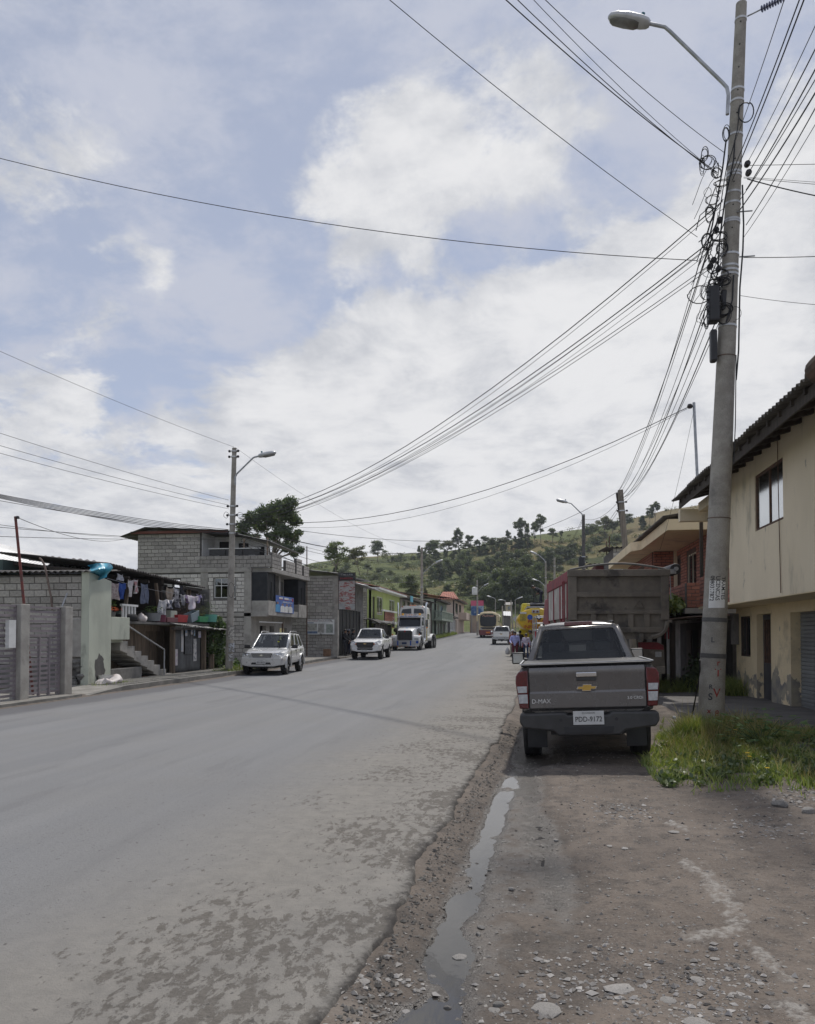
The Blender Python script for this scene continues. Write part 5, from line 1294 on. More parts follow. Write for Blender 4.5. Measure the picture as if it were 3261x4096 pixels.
# ---- coach
BU = thing('coach_bus', 'cream and maroon coach with a wide black windscreen coming up the road', 'bus', (-4.9, 112, gzl(105) - .05), radians(179.3))
def coach(th):
    cream = mat('coach cream', (.60, .50, .30), (.52, .43, .25), rough=.3, coat=.4); maroon = mat('coach maroon', (.15, .02, .03), rough=.35, coat=.4)
    L = 10.5
    pr = [(-1.2, .9), (-1.24, 1.6), (-1.2, 2.9), (-1.02, 3.25), (-.6, 3.38), (.6, 3.38), (1.02, 3.25), (1.2, 2.9), (1.24, 1.6), (1.2, .9)]
    b = MB(); b.loft([[(x * k, y, .9 + (z - .9) * kz_) for x, z in pr] for y, k, kz_ in ((0, .97, .97), (.2, 1, 1), (L - .6, 1, 1), (L - .2, .98, .985), (L - .05, .93, .93))]); b.build('body', cream, th, smooth=35)
    b = MB(); lo = [(-1.2, .32), (1.2, .32), (1.235, .98), (-1.235, .98)]
    b.loft([[(x * k, y, z) for x, z in lo] for y, k in ((.05, .97), (.2, 1.0), (L - .4, 1.0), (L + .02, .94), (L + .12, .86))]); b.build('skirt', maroon, th, smooth=35, bevel=.03)
    w = MB(); pts = [(-.98, 1.55), (-.5, 1.42), (.5, 1.42), (.98, 1.55), (1.06, 2.2), (1.0, 2.85), (.55, 3.08), (-.55, 3.08), (-1.0, 2.85), (-1.06, 2.2)]
    w.prism(pts, (0, L - .08, 0), (1, 0, 0), (0, 0, 1), (0, 1, 0), .10); ws = w.build('windscreen', mat('coach glass', (.025, .03, .035), (.035, .04, .045), rough=.12, spec=.25), th, bevel=.03, smooth=40)
    MB().bx(-.02, .02, L + .022, L + .03, 1.5, 3.05).build('windscreen_divider', M_blackp, ws)
    text(ws, 'Pullman', .42, (0, L + .03, 2.82), (-1, 0, 0), (0, 0, 1), mat('coach lettering', (.62, .35, .25)), width=1.5, shear=.3)
    MB().prism([(-.75, 1.12), (.75, 1.12), (1.0, 1.34), (-1.0, 1.34)], (0, L - .02, 0), (1, 0, 0), (0, 0, 1), (0, 1, 0), .09).build('grille', M_blackp, th, bevel=.02)
    MB().box((0, L + .13, .66), (.5, .02, .2)).build('number_plate', mat('orange plate', (.7, .2, .03)), th)
    for s in (-1, 1):
        MB().hexa([(s * .7, L - .1, .98), (s * .72, L - .1, 1.12), (s * 1.14, L - .4, 1.42), (s * 1.19, L - .4, 1.05)], [(s * .7, L + .08, .98), (s * .72, L + .07, 1.12), (s * 1.12, L - .12, 1.42), (s * 1.16, L - .1, 1.05)]).build('headlight', M_lamp, th, bevel=.02)
        MB().box((s * .92, L + .06, .7), (.28, .08, .16)).build('fog_lamp', M_lamp, th, bevel=.03)
        m_ = MB(); m_.tube([(s * 1.0, L - .1, 2.95), (s * 1.3, L + .1, 2.9), (s * 1.42, L + .15, 2.6), (s * 1.40, L + .15, 2.1)], [.07, .12, .15, .1], 10); m_.build('side_mirror', cream, th, smooth=50)
        for k in range(8): MB().bx(s * 1.19, s * 1.236, .7 + k * 1.15, 1.75 + k * 1.15, 2.05, 2.85).build('side_window', MATS['coach glass'], th)
        wheel(th, s * 1.08, 2.5, .5, .3, s, 8, .58); wheel(th, s * 1.08, 7.9, .5, .3, s, 8, .58)
    MB().bx(-.4, .4, 4.5, 6.2, 3.38, 3.5).build('roof_vent', M_white, th, bevel=.04)
    MB().prism([(-.9, 3.28), (-.2, 3.41), (.2, 3.41), (.9, 3.28), (.2, 3.44), (-.2, 3.44)], (0, L - 1.2, 0), (1, 0, 0), (0, 0, 1), (0, 1, 0), .5).build('roof_stripe', M_red, th)
    MB().bx(-1, 1, .5, L - .5, .28, .5).build('chassis', M_blackp, th)
coach(BU)

# ---- yellow tank truck
TK = thing('tank_truck', 'yellow fuel tank truck with red danger lettering on its oval end', 'truck', (.56, 49.6, gzl(51)), radians(2))
def tanker(th):
    cz = 2.36; yel = mat('tank yellow', (.70, .46, .015), (.62, .40, .015), rough=.35, coat=.3)
    oval = lambda k, y: [(1.16 * k * cos(a), y, cz + .74 * k * sin(a)) for a in np.linspace(0, 2 * pi, 40, endpoint=False)]
    b = MB(); b.loft([oval(.3, .0), oval(.7, .05), oval(.93, .12), oval(1, .22), oval(1, 5.8), oval(.9, 6.0)]); tk = b.build('tank', yel, th, smooth=40)
    ink = mat('danger red', (.42, .03, .02))
    text(tk, 'PELIGRO', .30, (.14, -.03, cz - .14), (1, 0, 0), (0, 0, 1), ink, width=1.35, depth=.02)
    text(tk, 'INFLAMABLE', .30, (.14, -.03, cz - .47), (1, 0, 0), (0, 0, 1), ink, width=1.85, depth=.02)
    MB().box((-.05, .0, cz + .50), (.46, .05, .2)).build('lamp_box', M_steel, th, bevel=.01)
    for s in (-1, 1): MB().cyl((-.05 + s * .11, -.025, cz + .50), (-.05 + s * .11, -.04, cz + .50), .07, n=16).build('tail_light', M_lampr, th)
    MB().box((-.82, .025, cz + .18), (.40, .01, .58), Matrix.Rotation(radians(0), 3, 'Z')).build('notice_panel', mat('notice yellow', (.5, .38, .05), (.25, .2, .05), sc=14), th)
    MB().box((-.82, .02, cz + .41), (.40, .012, .11)).build('notice_heading', M_white, th)
    MB().lathe([(.001, 0), (.17, 0), (.17, -.01), (.001, -.01)], (-.40, -.005, cz + .14), 'Y', 24).build('round_badge', M_blue, th)
    for x, c, zz in ((.16, M_blackp, .12), (.66, mat('sign red', (.45, .06, .05)), .28)):
        MB().box((x, .0, cz + zz), (.30, .012, .30), Matrix.Rotation(radians(45), 3, 'Y')).build('hazard_sign', c, th)
        MB().box((x, -.008, cz + zz), (.15, .012, .15), Matrix.Rotation(radians(45), 3, 'Y')).build('hazard_face', M_white, th)
    MB().bx(-.55, .55, .3, 5.6, cz + .73, cz + .85).build('walkway', M_steel, th)
    b = MB(); b.tube([(-.55, .3, cz + .8), (-.55, .3, cz + .98), (.55, .3, cz + .98), (.55, .3, cz + .8)], .025, 6); b.build('walkway_rail', M_steel, th)
    cb = MB(); cb.loft([[(x, y, z) for x, z in [(-.85, .7), (1.1, .7), (1.1, 2.6), (.98, 3.62), (-.72, 3.62), (-.85, 2.6)]] for y in (6.2, 8.1)]); cb.build('cab', mat('cab yellow', (.68, .58, .02), rough=.35, coat=.3), th, bevel=.08, smooth=35)
    MB().bx(-.95, .95, 6.17, 6.198, 2.3, 3.0).build('rear_window', M_blackp, th)
    MB().bx(-.9, .9, .25, .4, .6, .85).build('rear_bumper', M_red, th, bevel=.02)
    b = MB()
    for s in (-1, 1): b.bx(s * .36, s * .48, .2, 8, .8, 1.1)
    b.build('chassis', M_red, th)
    for yy in (1.3, 2.6, 7.0):
        for s in (-1, 1): wheel(th, s * .9, yy, .5, .3, s, 8, .58)
tanker(TK)

# ---- small stake bed truck seen between tank and tipper
SK = thing('stake_truck', 'small white truck with an open steel rack over its bed', 'truck', (1.17, 33, gzl(35)), radians(3))
def stake(th):
    b = MB(); b.bx(-.8, .8, 0, 2.4, .75, .85); b.bx(-.8, -.76, 0, 2.4, .85, 1.5); b.bx(.76, .8, 0, 2.4, .85, 1.5); b.bx(-.8, .8, 0, .04, .85, 1.55); b.build('bed', mat('bed grey', (.30, .31, .31), rough=.6), th)
    r = MB()
    for x in (-.8, .8):
        for y in (.03, 1.2, 2.37): r.cyl((x, y, 1.4), (x, y, 2.35), .022, n=8)
        for z in (1.75, 2.05, 2.33): r.cyl((x, .03, z), (x, 2.37, z), .018, n=8)
    for z in (1.75, 2.05, 2.33): r.cyl((-.8, .03, z), (.8, .03, z), .018, n=8); r.cyl((-.8, 2.37, z), (.8, 2.37, z), .018, n=8)
    r.build('rack', M_steel, th, smooth=50)
    MB().cyl((-.55, 1.2, 1.72), (.75, 1.2, 1.72), .28, n=24).build('water_drum', M_white, th, smooth=40)
    shell(th, [(2.5, .5, .9, 1.25, .74, .8, .78), (3.9, .5, .9, 1.25, .74, .8, .78), (4.6, .5, .8, 1.05, .72, .78, .7), (4.8, .52, .75, .95, .7, .74, .64)], [(s * .7, 4.2, .33) for s in (-1, 1)], .38, P_white)
    cabin(th, P_white, (2.55, 1.23, .74), (2.7, 1.8, .62), (3.5, 1.8, .62), (4.05, 1.23, .74), [(.1, .9, .15, .9)], [(.12, .85, .12, .9)], [(.05, .95, .06, .95)])
    for s in (-1, 1): wheel(th, s * .7, 4.2, .33, .2, s); wheel(th, s * .7, .9, .33, .2, s)
    MB().bx(-.4, .4, .1, 4.6, .45, .75).build('chassis', M_blackp, th)
    for s in (-1, 1): MB().box((s * .66, -.03, .7), (.2, .05, .12)).build('tail_light', M_lampr, th)
    MB().cyl((-.83, .02, .5), (-.83, .02, 1.7), .03, n=8).build('rack_post', M_red, th)
stake(SK)
# ================================================================== LEFT SIDE OF THE STREET
def YatX(px, X): return atX(px, 2540, X).y
NX, NY = Vector((1, 0, 0)), Vector((0, -1, 0))      # wall normals: towards the road, towards the camera
M_gate = mat('mauve gate paint', (.245, .215, .225), (.20, .175, .185), rough=.55, sc=3, stretch=(1, 1, .4))
M_green = mat('pale green plaster', (.52, .545, .45), (.42, .44, .365), rough=.92, sc=1.3, world=True, bump=.004, bsc=25, fine=.08, stretch=(1, 1, .5), stain=[((.20, .205, .175), 1.1, .55, .72), ((.13, .12, .11), 1.9, .66, .74)])
M_tin = mat('dull tin', (.25, .25, .245), (.16, .155, .15), rough=.6, metal=.4, sc=2, world=True)
M_tind = mat('dark tin', (.11, .10, .095), (.07, .066, .062), rough=.8, sc=2, world=True)
M_tinw = mat('bright tin', (.58, .585, .58), (.48, .48, .475), rough=.5, metal=.3, sc=1.5, world=True)

# ---- gate
GT = thing('metal_gate', 'mauve grey slatted steel yard gate hung between concrete pillars', 'gate', (0, 0, 0))
def gate_panel(y0, y1, inner=None):
    n = 18
    for k in range(n):
        z = .14 + k * .118
        if inner and k < 12:
            for a, c in ((y0, inner[0]), (inner[0] + .05, inner[1]), (inner[1] + .05, y1)): MB().bx(-12.03, -11.99, a, c, z, z + .058).build('slat', M_gate, GT)
        else: MB().bx(-12.03, -11.99, y0, y1, z, z + .058).build('slat', M_gate, GT)
    for y in ([y0 - .05, y1] + (list(inner) if inner else [])): MB().bx(-12.045, -11.975, y, y + .05, .08, 2.3 if not inner or y in (y0 - .05, y1) else 1.55).build('upright', M_gate, GT)
    MB().bx(-12.045, -11.975, y0 - .05, y1 + .05, 2.265, 2.31).build('top_rail', M_gate, GT)
gate_panel(18.75, 20.02, (19.2, 19.6)); gate_panel(16.4, 18.28)
MB().bx(-11.975, -11.88, 17.9, 18.15, 1.3, 1.95).build('letter_box', M_white, GT)
for y in (18.3, 20.1):
    pl_ = MB().bx(-12.14, -11.86, y, y + .34, -.1, 2.34).build('gate_pillar', M_conc, None, bevel=.015)
    tag(pl_, 'square concrete pillar between the two gate panels' if y < 19 else 'square concrete pillar at the block wall end of the gate', 'pillar')

# ---- block wall of the yard and the green pier
YW = thing('block_wall', 'grey concrete block wall with rough footing behind the mauve gate', 'wall', (0, 0, 0))
MB().bx(-18.5, -12.95, 22.72, 22.95, -.1, 3.38).build('mortar_core', M_mortar, YW)
blocks(YW, (-18.5, 22.72, .72), X_, NY, 5.5, 2.62, .40, .205, M_block, joint=.022, proud=.02, seed=11)
b = MB(); b.bx(-13.35, -12.93, 22.62, 22.72, .95, 2.05); b.build('plaster_patch', M_conc, YW, bevel=.02)
b = MB(); rr = random.Random(5)
for k in range(30): b.ball((-13.5 + rr.uniform(0, .6), 22.66 + rr.uniform(-.02, .05), rr.uniform(0, .85)), (rr.uniform(.08, .16), .10, rr.uniform(.05, .1)), 8)
tag(b.build('rubble_footing', M_concd, YW, smooth=40), kind='stuff')
MB().bx(-18.5, -13.3, 22.62, 22.72, -.1, .7).build('footing', M_concd, YW, bevel=.03)
GP_ = thing('plastered_pier', 'pale green plastered wall end with dark damp stain beside the gate', 'wall', (0, 0, 0))
b = MB(); b.hexa([(-12.95, 22.6, -.1), (-12.7, 22.6, -.1), (-12.7, 23.85, -.1), (-12.95, 23.85, -.1)], [(-12.95, 22.6, 3.46), (-12.7, 22.6, 3.46), (-12.7, 23.85, 3.26), (-12.95, 23.85, 3.26)]); b.build('plaster', M_green, GP_, bevel=.015)
q = MB(); rr = random.Random(8); c_ = [(23.2 + (.30 + .07 * rr.uniform(-1, 1)) * cos(a), .62 + (.38 + .1 * rr.uniform(-1, 1)) * sin(a)) for a in np.linspace(0, 2 * pi, 22, endpoint=False)]
q.add([(-12.697, y, z) for y, z in c_], [tuple(range(22))]); q.build('damp_stain', mat('damp', (.12, .115, .105), (.085, .08, .075), rough=.8, sc=4), GP_, recalc=False)

# ---- sheds and roofs behind
WS = thing('tin_roof', 'bright sheet metal roof over a red walled shed behind the gate', 'roof', (0, 0, 0))
corrugated(WS, (-24, 25.2, 3.60), (-14.0, 25.2, 3.62), (-15.6, 27.2, 4.0), (-24, 32, 5.95), M_tinw, .2, .02)
MB().bx(-24, -16.0, 25.3, 25.5, 2.9, 3.5).build('red_wall', mat('red wall', (.33, .03, .04), (.26, .025, .03), rough=.8), WS)
DR = thing('tin_roof', 'dark old corrugated sheets on timbers behind the block wall', 'roof', (0, 0, 0))
a0, a1, a2, a3 = atY(110, 2262, 26), atY(420, 2285, 28), atY(398, 2247, 31), atY(92, 2214, 30)
corrugated(DR, a0, a1, a2, a3, M_tind, .25, .03, wavy=.05)
MB().bx(a0.x, -13.4, 27.2, 27.4, 2.5, 3.7).build('back_wall', M_woodd, DR)
b = MB(); b.bx(-17.5, -12.9, 23.0, 23.1, 3.40, 3.44); o = b.build('wall_plate', M_woodd, YW)
corrugated(YW, (-17, 22.5, 3.48), (-12.6, 22.5, 3.46), (-12.6, 24.2, 3.62), (-17, 24.2, 3.66), M_tind, .2, .025, name='coping_sheet')
TP = thing('plastic_sheet', 'crumpled turquoise plastic sheet snagged on the corner of the tin roof', 'tarp', (0, 0, 0))
b = MB(); rows = []
for j in range(13):
    v = j / 12; row = []
    for i in range(17):
        u = i / 16
        q = atY(350 + 90 * u + 12 * sin(v * 5), 2253 + 68 * v * (1 - .5 * abs(u - .62)) + 22 * max(0, .4 - u) - 10 * v * (u < .4), 21.5 + .35 * sin(u * 9 + v * 4) * .5 + .2 * sin(v * 7 + u * 3))
        row.append(q)
    rows.append(row)
b.loft(rows, closed=False); o = b.build('sheet', mat('turquoise plastic', (.06, .30, .42), (.10, .42, .55), rough=.35, sc=5, trans=0), TP, smooth=50, recalc=False)
# masts and pipes
MA = thing('service_mast', 'thin rust red pipe mast carrying cables beside the gate', 'mast', atZ(52, 2800, .0)); m0 = MA.location.copy()
MB().cyl((0, .8, 0), atY(62, 2066, m0.y + .8) - m0, .035, n=10).build('pipe', mat('rust red', (.20, .05, .04), (.12, .05, .045), rough=.8), MA, smooth=50)
MB().ball(atY(64, 2070, m0.y + .8) - m0 + Vector((.05, 0, 0)), .05, 8).build('insulator', M_blackp, MA)
BPp = thing('bent_pipe', 'long bent rusty conduit leaning on the block wall', 'pipe', (0, 0, 0))
MB().tube([atY(x, y, 21.1) for x, y in ((210, 2442), (205, 2390), (196, 2345), (186, 2290), (176, 2255), (165, 2238), (158, 2232))], .03, 10).build('conduit', mat('conduit', (.20, .15, .125), (.14, .10, .085), rough=.8), BPp, smooth=60)
MB().cyl(atY(270, 2372, 21.0), atY(243, 2440, 20.6), .02, n=8).build('brace', M_steel, BPp)

# ---- terrace house with stairs, laundry and shop front
TH = thing('terrace_house', 'ramshackle terrace dwelling with concrete outside stairs above a timber and tin shop front', 'house', (0, 0, 0))
b = MB(); b.bx(-12.95, -12.72, 23.88, 25.02, 1.45, 2.16); b.build('balcony_parapet', M_green, TH, bevel=.01)
b = MB(); b.bx(-16.5, -12.95, 23.88, 25.0, 1.36, 1.5); b.build('balcony_floor', M_green, TH)
for k in range(8):
    y0 = 24.9 + k * .46; z1 = 1.40 - k * .172
    b = MB(); b.hexa([(-13.85, y0, z1 - .30), (-12.98, y0, z1 - .30), (-12.98, y0 + .5, z1 - .42), (-13.85, y0 + .5, z1 - .42)], [(-13.85, y0, z1), (-12.98, y0, z1), (-12.98, y0 + .5, z1), (-13.85, y0 + .5, z1)]); b.build('stair_step', M_conc, TH, bevel=.012)
hr = MB(); hr.tube([(-12.93, 25.02, 1.98), (-12.93, 27.9, 1.07)], .028, 10); hr.build('handrail', M_steel, TH, smooth=60)
MB().cyl((-12.93, 27.9, .1), (-12.93, 27.9, 1.07), .028, n=10).build('rail_post', M_steel, TH, smooth=60)
b = MB(); b.bx(-13.15, -13.0, 24.1, 26.4, -.1, .52); b.build('low_wall', M_concd, TH, bevel=.02)
MB().bx(-14.6, -14.5, 23.0, 27.0, -.1, 1.4).build('under_wall', M_green, TH)
MB().bx(-12.96, -12.9, 23.86, 23.95, -.1, 1.4).build('under_edge', M_green, TH)
for k in range(17):                                      # upright planks behind the stairs
    y0 = 25.9 + k * .285
    MB().bx(-13.98 - .02 * (k % 3), -13.93 - .015 * (k % 2), y0, y0 + .27, -.05, 1.95).build('plank', M_wood, TH)
MB().bx(-13.9, -13.83, 26.0, 29.4, 1.74, 1.97).build('plank', M_wood, TH)
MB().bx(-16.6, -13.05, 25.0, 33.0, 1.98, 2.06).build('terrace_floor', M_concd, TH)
# shop front of ribbed sheet
corrugated(TH, (-13.25, 29.15, .12), (-13.25, 31.75, .12), (-13.25, 31.75, 1.85), (-13.25, 29.15, 1.85), mat('shop sheet', (.20, .205, .205), (.12, .12, .12), rough=.6, metal=.3, sc=2, stretch=(1, 1, .4)), .10, .016, name='ribbed_sheet')
for y in (29.0, 31.85, 32.7): MB().bx(-13.22, -13.06, y - .07, y + .07, -.05, 1.95).build('post', M_wood, TH)
MB().bx(-13.24, -13.10, 28.95, 31.9, -.05, .16).build('sill', M_wood, TH)
MB().bx(-13.23, -13.19, 30.15, 30.75, .85, 1.75).build('hatch', M_dark, TH)
for k in range(7): MB().cyl((-13.16, 30.18 + k * .09, .85), (-13.16, 30.18 + k * .09, 1.75), .01, n=6).build('hatch_bar', M_steel, TH)
for k in range(3): corrugated(TH, (-12.75, 28.5 + k * 1.7, 1.98 - .06 * k), (-12.75, 30.25 + k * 1.7, 1.92 - .06 * k), (-13.8, 30.25 + k * 1.7, 2.10 - .05 * k), (-13.8, 28.5 + k * 1.7, 2.12 - .05 * k), M_tin, .16, .02, name='awning_sheet', wavy=.05)
MB().bx(-12.95, -12.85, 28.5, 33.5, 1.80, 1.88).build('awning_beam', M_woodd, TH)
MB().bx(-13.6, -13.5, 31.9, 34.5, -.05, 1.8).build('fence_boards', M_woodd, TH)
rp = random.Random(4)
for y, z, w, h, c in ((29.35, .75, .45, .62, (.55, .45, .52)), (29.98, 1.45, .20, 1.0, (.5, .55, .6)), (31.35, 1.62, .24, .26, (.45, .42, .6)), (30.1, 1.68, .18, .24, (.2, .35, .6)), (30.6, 1.72, .16, .2, (.2, .3, .55)), (30.85, 1.7, .12, .26, (.15, .35, .55)), (31.15, 1.0, .3, .9, (.3, .32, .33))):
    MB().box((-13.205 if h > .5 else -13.1, y, z), (.008, w, h)).build('poster', mat('poster %.2f' % y, c, (.65, .62, .6), sc=9, lo=.45, hi=.5, rough=.7), TH)
# terrace roof and back wall
for k in range(4): corrugated(TH, (-13.1, 24.1 + k * 1.95, 3.86 - .08 * k), (-13.1, 26.1 + k * 1.95, 3.78 - .08 * k), (-17, 26.1 + k * 1.95, 4.22 - .08 * k), (-17, 24.1 + k * 1.95, 4.30 - .08 * k), M_tind, .18, .028, wavy=.05)
for k in range(6): MB().hexa([(-13.2, 24.4 + k * 1.4, 3.54 - .05 * k), (-13.2, 24.48 + k * 1.4, 3.54 - .05 * k), (-13.2, 24.48 + k * 1.4, 3.62 - .05 * k), (-13.2, 24.4 + k * 1.4, 3.62 - .05 * k)], [(-16.8, 24.4 + k * 1.4, 3.9 - .05 * k), (-16.8, 24.48 + k * 1.4, 3.9 - .05 * k), (-16.8, 24.48 + k * 1.4, 3.98 - .05 * k), (-16.8, 24.4 + k * 1.4, 3.98 - .05 * k)]).build('rafter', M_woodd, TH)
MB().bx(-13.3, -13.2, 30.0, 31.8, 3.40, 3.50).build('eave_beam', M_woodd, TH)
MB().bx(-16.6, -16.45, 23.9, 32.5, 2.0, 4.0).build('back_wall', mat('sea green wall', (.13, .19, .17), (.07, .10, .09), rough=.9, sc=1.2), TH)
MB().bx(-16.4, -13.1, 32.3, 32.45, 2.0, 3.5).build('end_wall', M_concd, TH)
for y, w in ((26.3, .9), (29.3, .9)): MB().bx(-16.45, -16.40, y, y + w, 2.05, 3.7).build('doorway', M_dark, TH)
for y, dx in ((25.9, .35), (28.6, -.4), (31.0, .1)): MB().hexa([(-13.5, y, 2.0), (-13.4, y, 2.0), (-13.4, y + .1, 2.0), (-13.5, y + .1, 2.0)], [(-13.5, y + dx, 3.5), (-13.4, y + dx, 3.5), (-13.4, y + .1 + dx, 3.5), (-13.5, y + .1 + dx, 3.5)]).build('terrace_post', M_wood, TH)
MB().bx(-13.35, -13.3, 30.6, 30.68, 2.06, 3.5).build('terrace_post', M_wood, TH)
# white balusters
for k in range(5): MB().bx(-13.15, -13.10, 25.25 + k * .2, 25.33 + k * .2, 2.1, 2.55).build('baluster', M_white, TH)
MB().bx(-13.17, -13.08, 25.2, 26.25, 2.55, 2.62).build('baluster_rail', M_white, TH)

# ---- laundry, each garment on its own
def garment(kind, px0, px1, py0, py1, X, c, c2, label, seed=0):
    """cloth hanging from a line: outline polygon by kind, with folds"""
    yA, yB = YatX(px0, X), YatX(px1, X); zT = atX((px0 + px1) / 2, py0, X).z; zB = atX((px0 + px1) / 2, py1, X).z
    W_, H_ = yB - yA, zT - zB; nu, nv = 16, 14
    def inside(u, v):       # v from top 0 to bottom 1
        if kind == 'trousers': return v < .35 or u < .44 or u > .56
        if kind == 'shirt': return (.2 < u < .8) or v < .38 + .1 * (u < .5)
        return True
    b = MB(); idx = {}; vs = []; fs = []
    for j in range(nv + 1):
        for i in range(nu + 1):
            u, v = i / nu, j / nv
            sw = .035 * sin(u * 11 + seed) * (.3 + v) + .02 * sin(v * 6 + u * 5 + seed * 2)
            y = yA + W_ * (u + (.5 - u) * .12 * v * sin(seed)) ; z = zT - H_ * v * (1 - .06 * sin(u * 7 + seed)) - .04 * sin(pi * u) * (1 - v)
            vs.append((X + sw, y, z))
    for j in range(nv):
        for i in range(nu):
            if inside((i + .5) / nu, (j + .5) / nv): k = j * (nu + 1) + i; fs.append((k, k + 1, k + nu + 2, k + nu + 1))
    b.add(vs, fs)
    o = b.build('garment', mat('cloth %d %d' % (px0, py0), c, c2, rough=.95, sc=7, lo=.46, hi=.54), None, smooth=60, recalc=False)
    s = o.modifiers.new('s', 'SOLIDIFY'); s.thickness = .012
    return tag(o, label, 'laundry', 'washing hung out on the terrace')
wh, bk, gr = (.62, .60, .60), (.02, .02, .025), (.28, .28, .30)
garment('shirt', 508, 531, 2318, 2384, -13.3, wh, (.52, .48, .48), 'long white shirt on the inner washing line', 1)
garment('towel', 534, 549, 2316, 2372, -13.3, (.6, .58, .58), (.45, .25, .25), 'small white cloth with red print beside the long white shirt', 2)
garment('trousers', 561, 589, 2334, 2412, -13.3, (.16, .18, .24), (.12, .14, .2), 'faded blue jeans hanging from the inner washing line', 3)
garment('shirt', 472, 498, 2330, 2396, -13.3, (.03, .08, .30), (.02, .05, .22), 'royal blue top hanging on the terrace', 4)
garment('towel', 445, 473, 2330, 2397, -13.3, (.42, .36, .34), (.28, .22, .22), 'faded patterned cloth next to the royal blue top', 5)
garment('towel', 467, 492, 2295, 2322, -13.4, (.6, .62, .65), (.5, .5, .55), 'bunched white net cloth under the tin eave', 6)
garment('towel', 661, 694, 2350, 2400, -13.3, (.40, .33, .26), (.33, .27, .21), 'beige striped towel on the upper front line', 7)
garment('shirt', 692, 724, 2351, 2394, -13.3, wh, gr, 'white shirt beside the beige towel', 8)
garment('shirt', 716, 742, 2340, 2386, -13.25, bk, (.04, .04, .05), 'black jacket at the end of the upper front line', 9)
garment('trousers', 633, 660, 2399, 2460, -13.1, (.45, .45, .46), (.33, .33, .35), 'pale grey trousers on the lower front line', 10)
garment('shirt', 662, 690, 2396, 2434, -13.1, (.12, .13, .17), wh, 'dark blue shirt with white hem on the lower front line', 11)
garment('shirt', 690, 719, 2390, 2430, -13.1, (.13, .13, .15), (.07, .07, .09), 'charcoal shirt on the lower front line', 12)
garment('shirt', 718, 741, 2378, 2420, -13.1, gr, (.18, .18, .2), 'grey shirt between charcoal and lilac clothes', 13)
garment('shirt', 740, 764, 2380, 2410, -13.1, (.36, .28, .45), (.28, .2, .36), 'lilac top on the lower front line', 14)
garment('shirt', 748, 792, 2382, 2436, -13.05, (.56, .53, .58), (.48, .42, .48), 'off white cardigan with lilac trim', 15)
garment('shirt', 784, 803, 2378, 2412, -13.1, (.30, .26, .40), (.2, .18, .3), 'violet patterned top beside the black shirt', 16)
garment('shirt', 800, 817, 2375, 2420, -13.1, bk, (.05, .05, .06), 'small black shirt at the end of the lower front line', 17)
def cable(pts_or_a, b_=None, sag=0.0, r=.008, label=None, group='overhead cables', n=18, m=None, name='cable', cat='cable'):
    if b_ is None: pts = pts_or_a
    else:
        A0, B0 = Vector(pts_or_a), Vector(b_); pts = []
        for i in range(n + 1):
            k = i / n; q = A0 * (1 - k) + B0 * k; q.z -= sag * 4 * k * (1 - k); pts.append(q)
    o = MB().tube(pts, r, 5).build(name, m or M_cable, None, smooth=70, recalc=False)
    return tag(o, label or 'black overhead cable strung between the poles', cat, group)
M_line = mat('washing line', (.5, .5, .5), rough=.7)
for A0, B0, lb in (((-13.3, 23.2, 3.42), (-13.3, 28.9, 3.15), 'inner washing line under the terrace roof'), ((-13.25, 26.9, 3.24), (-13.25, 29.8, 3.2), 'upper washing line at the terrace edge'), ((-13.1, 26.5, 2.84), (-13.1, 30.7, 3.05), 'lower washing line at the terrace edge')):
    cable(A0, B0, .05, .006, lb, None, m=M_line, name='washing_line', cat='washing line')

# ---- things standing on the terrace
def tub(px0, px1, py0, py1, X, c, label, nm='bucket', cat='bucket', square=False, taper=.85, plant=None, c2=None):
    yA, yB = YatX(px0, X), YatX(px1, X); zB, zT = atX((px0 + px1) / 2, py1, X).z, atX((px0 + px1) / 2, py0, X).z
    r = (yB - yA) / 2; cc = Vector((X, (yA + yB) / 2, zB)); h = zT - zB
    th = thing(nm, label, cat, cc); m = mat('tub %d %d' % (px0, py0), c, c2, rough=.55, sc=4)
    b = MB()
    if square:
        d = .16
        sq = lambda k, z: [(-d * k, -r * k, z), (d * k, -r * k, z), (d * k, r * k, z), (-d * k, r * k, z)]
        b.loft([sq(taper, 0), sq(1, h), sq(.9, h), sq(taper * .9, .02)])
    else: b.lathe([(.001, 0), (r * taper, 0), (r, h), (r * 1.04, h), (r * .95, h), (r * .82, .03), (.001, .03)], n=20)
    b.build('shell', m, th, smooth=40, bevel=.008 if square else 0)
    if plant:
        rr = random.Random(px0); pm = MB()
        for k in range(plant[0]):
            base = Vector((rr.uniform(-.1, .1), rr.uniform(-r, r) * .8, h)); tip = base + Vector((rr.uniform(-.25, .25), rr.uniform(-.25, .25), rr.uniform(.05, plant[1])))
            s_ = .045; dv = Vector((rr.uniform(-1, 1), rr.uniform(-1, 1), rr.uniform(-.5, .5))).normalized()
            pm.add([tip, tip + dv * s_ + Z_ * .01, tip + dv * s_ * 2, tip + dv * s_ - Z_ * .012 + Vector((0, .03, 0))], [(0, 1, 2, 3)])
            if k % 6 == 0: pm.tube([base, (base + tip) / 2 + Vector((.02, .01, .03)), tip], .005, 4)
        tag(pm.build('foliage', plant[2] if len(plant) > 2 else M_leafg, th, recalc=False), kind='stuff')
    return th
tub(415, 438, 2440, 2470, -13.4, (.12, .12, .13), 'dark plastic pot with spiky plant on the balcony', 'plant_pot', 'pot', plant=(60, .35))
tub(597, 627, 2452, 2484, -13.2, (.22, .23, .24), 'grey paint bucket planted with herbs', plant=(60, .25))
tub(629, 652, 2460, 2488, -13.15, (.16, .03, .06), 'maroon flower pot behind the pale trousers', 'plant_pot', 'pot')
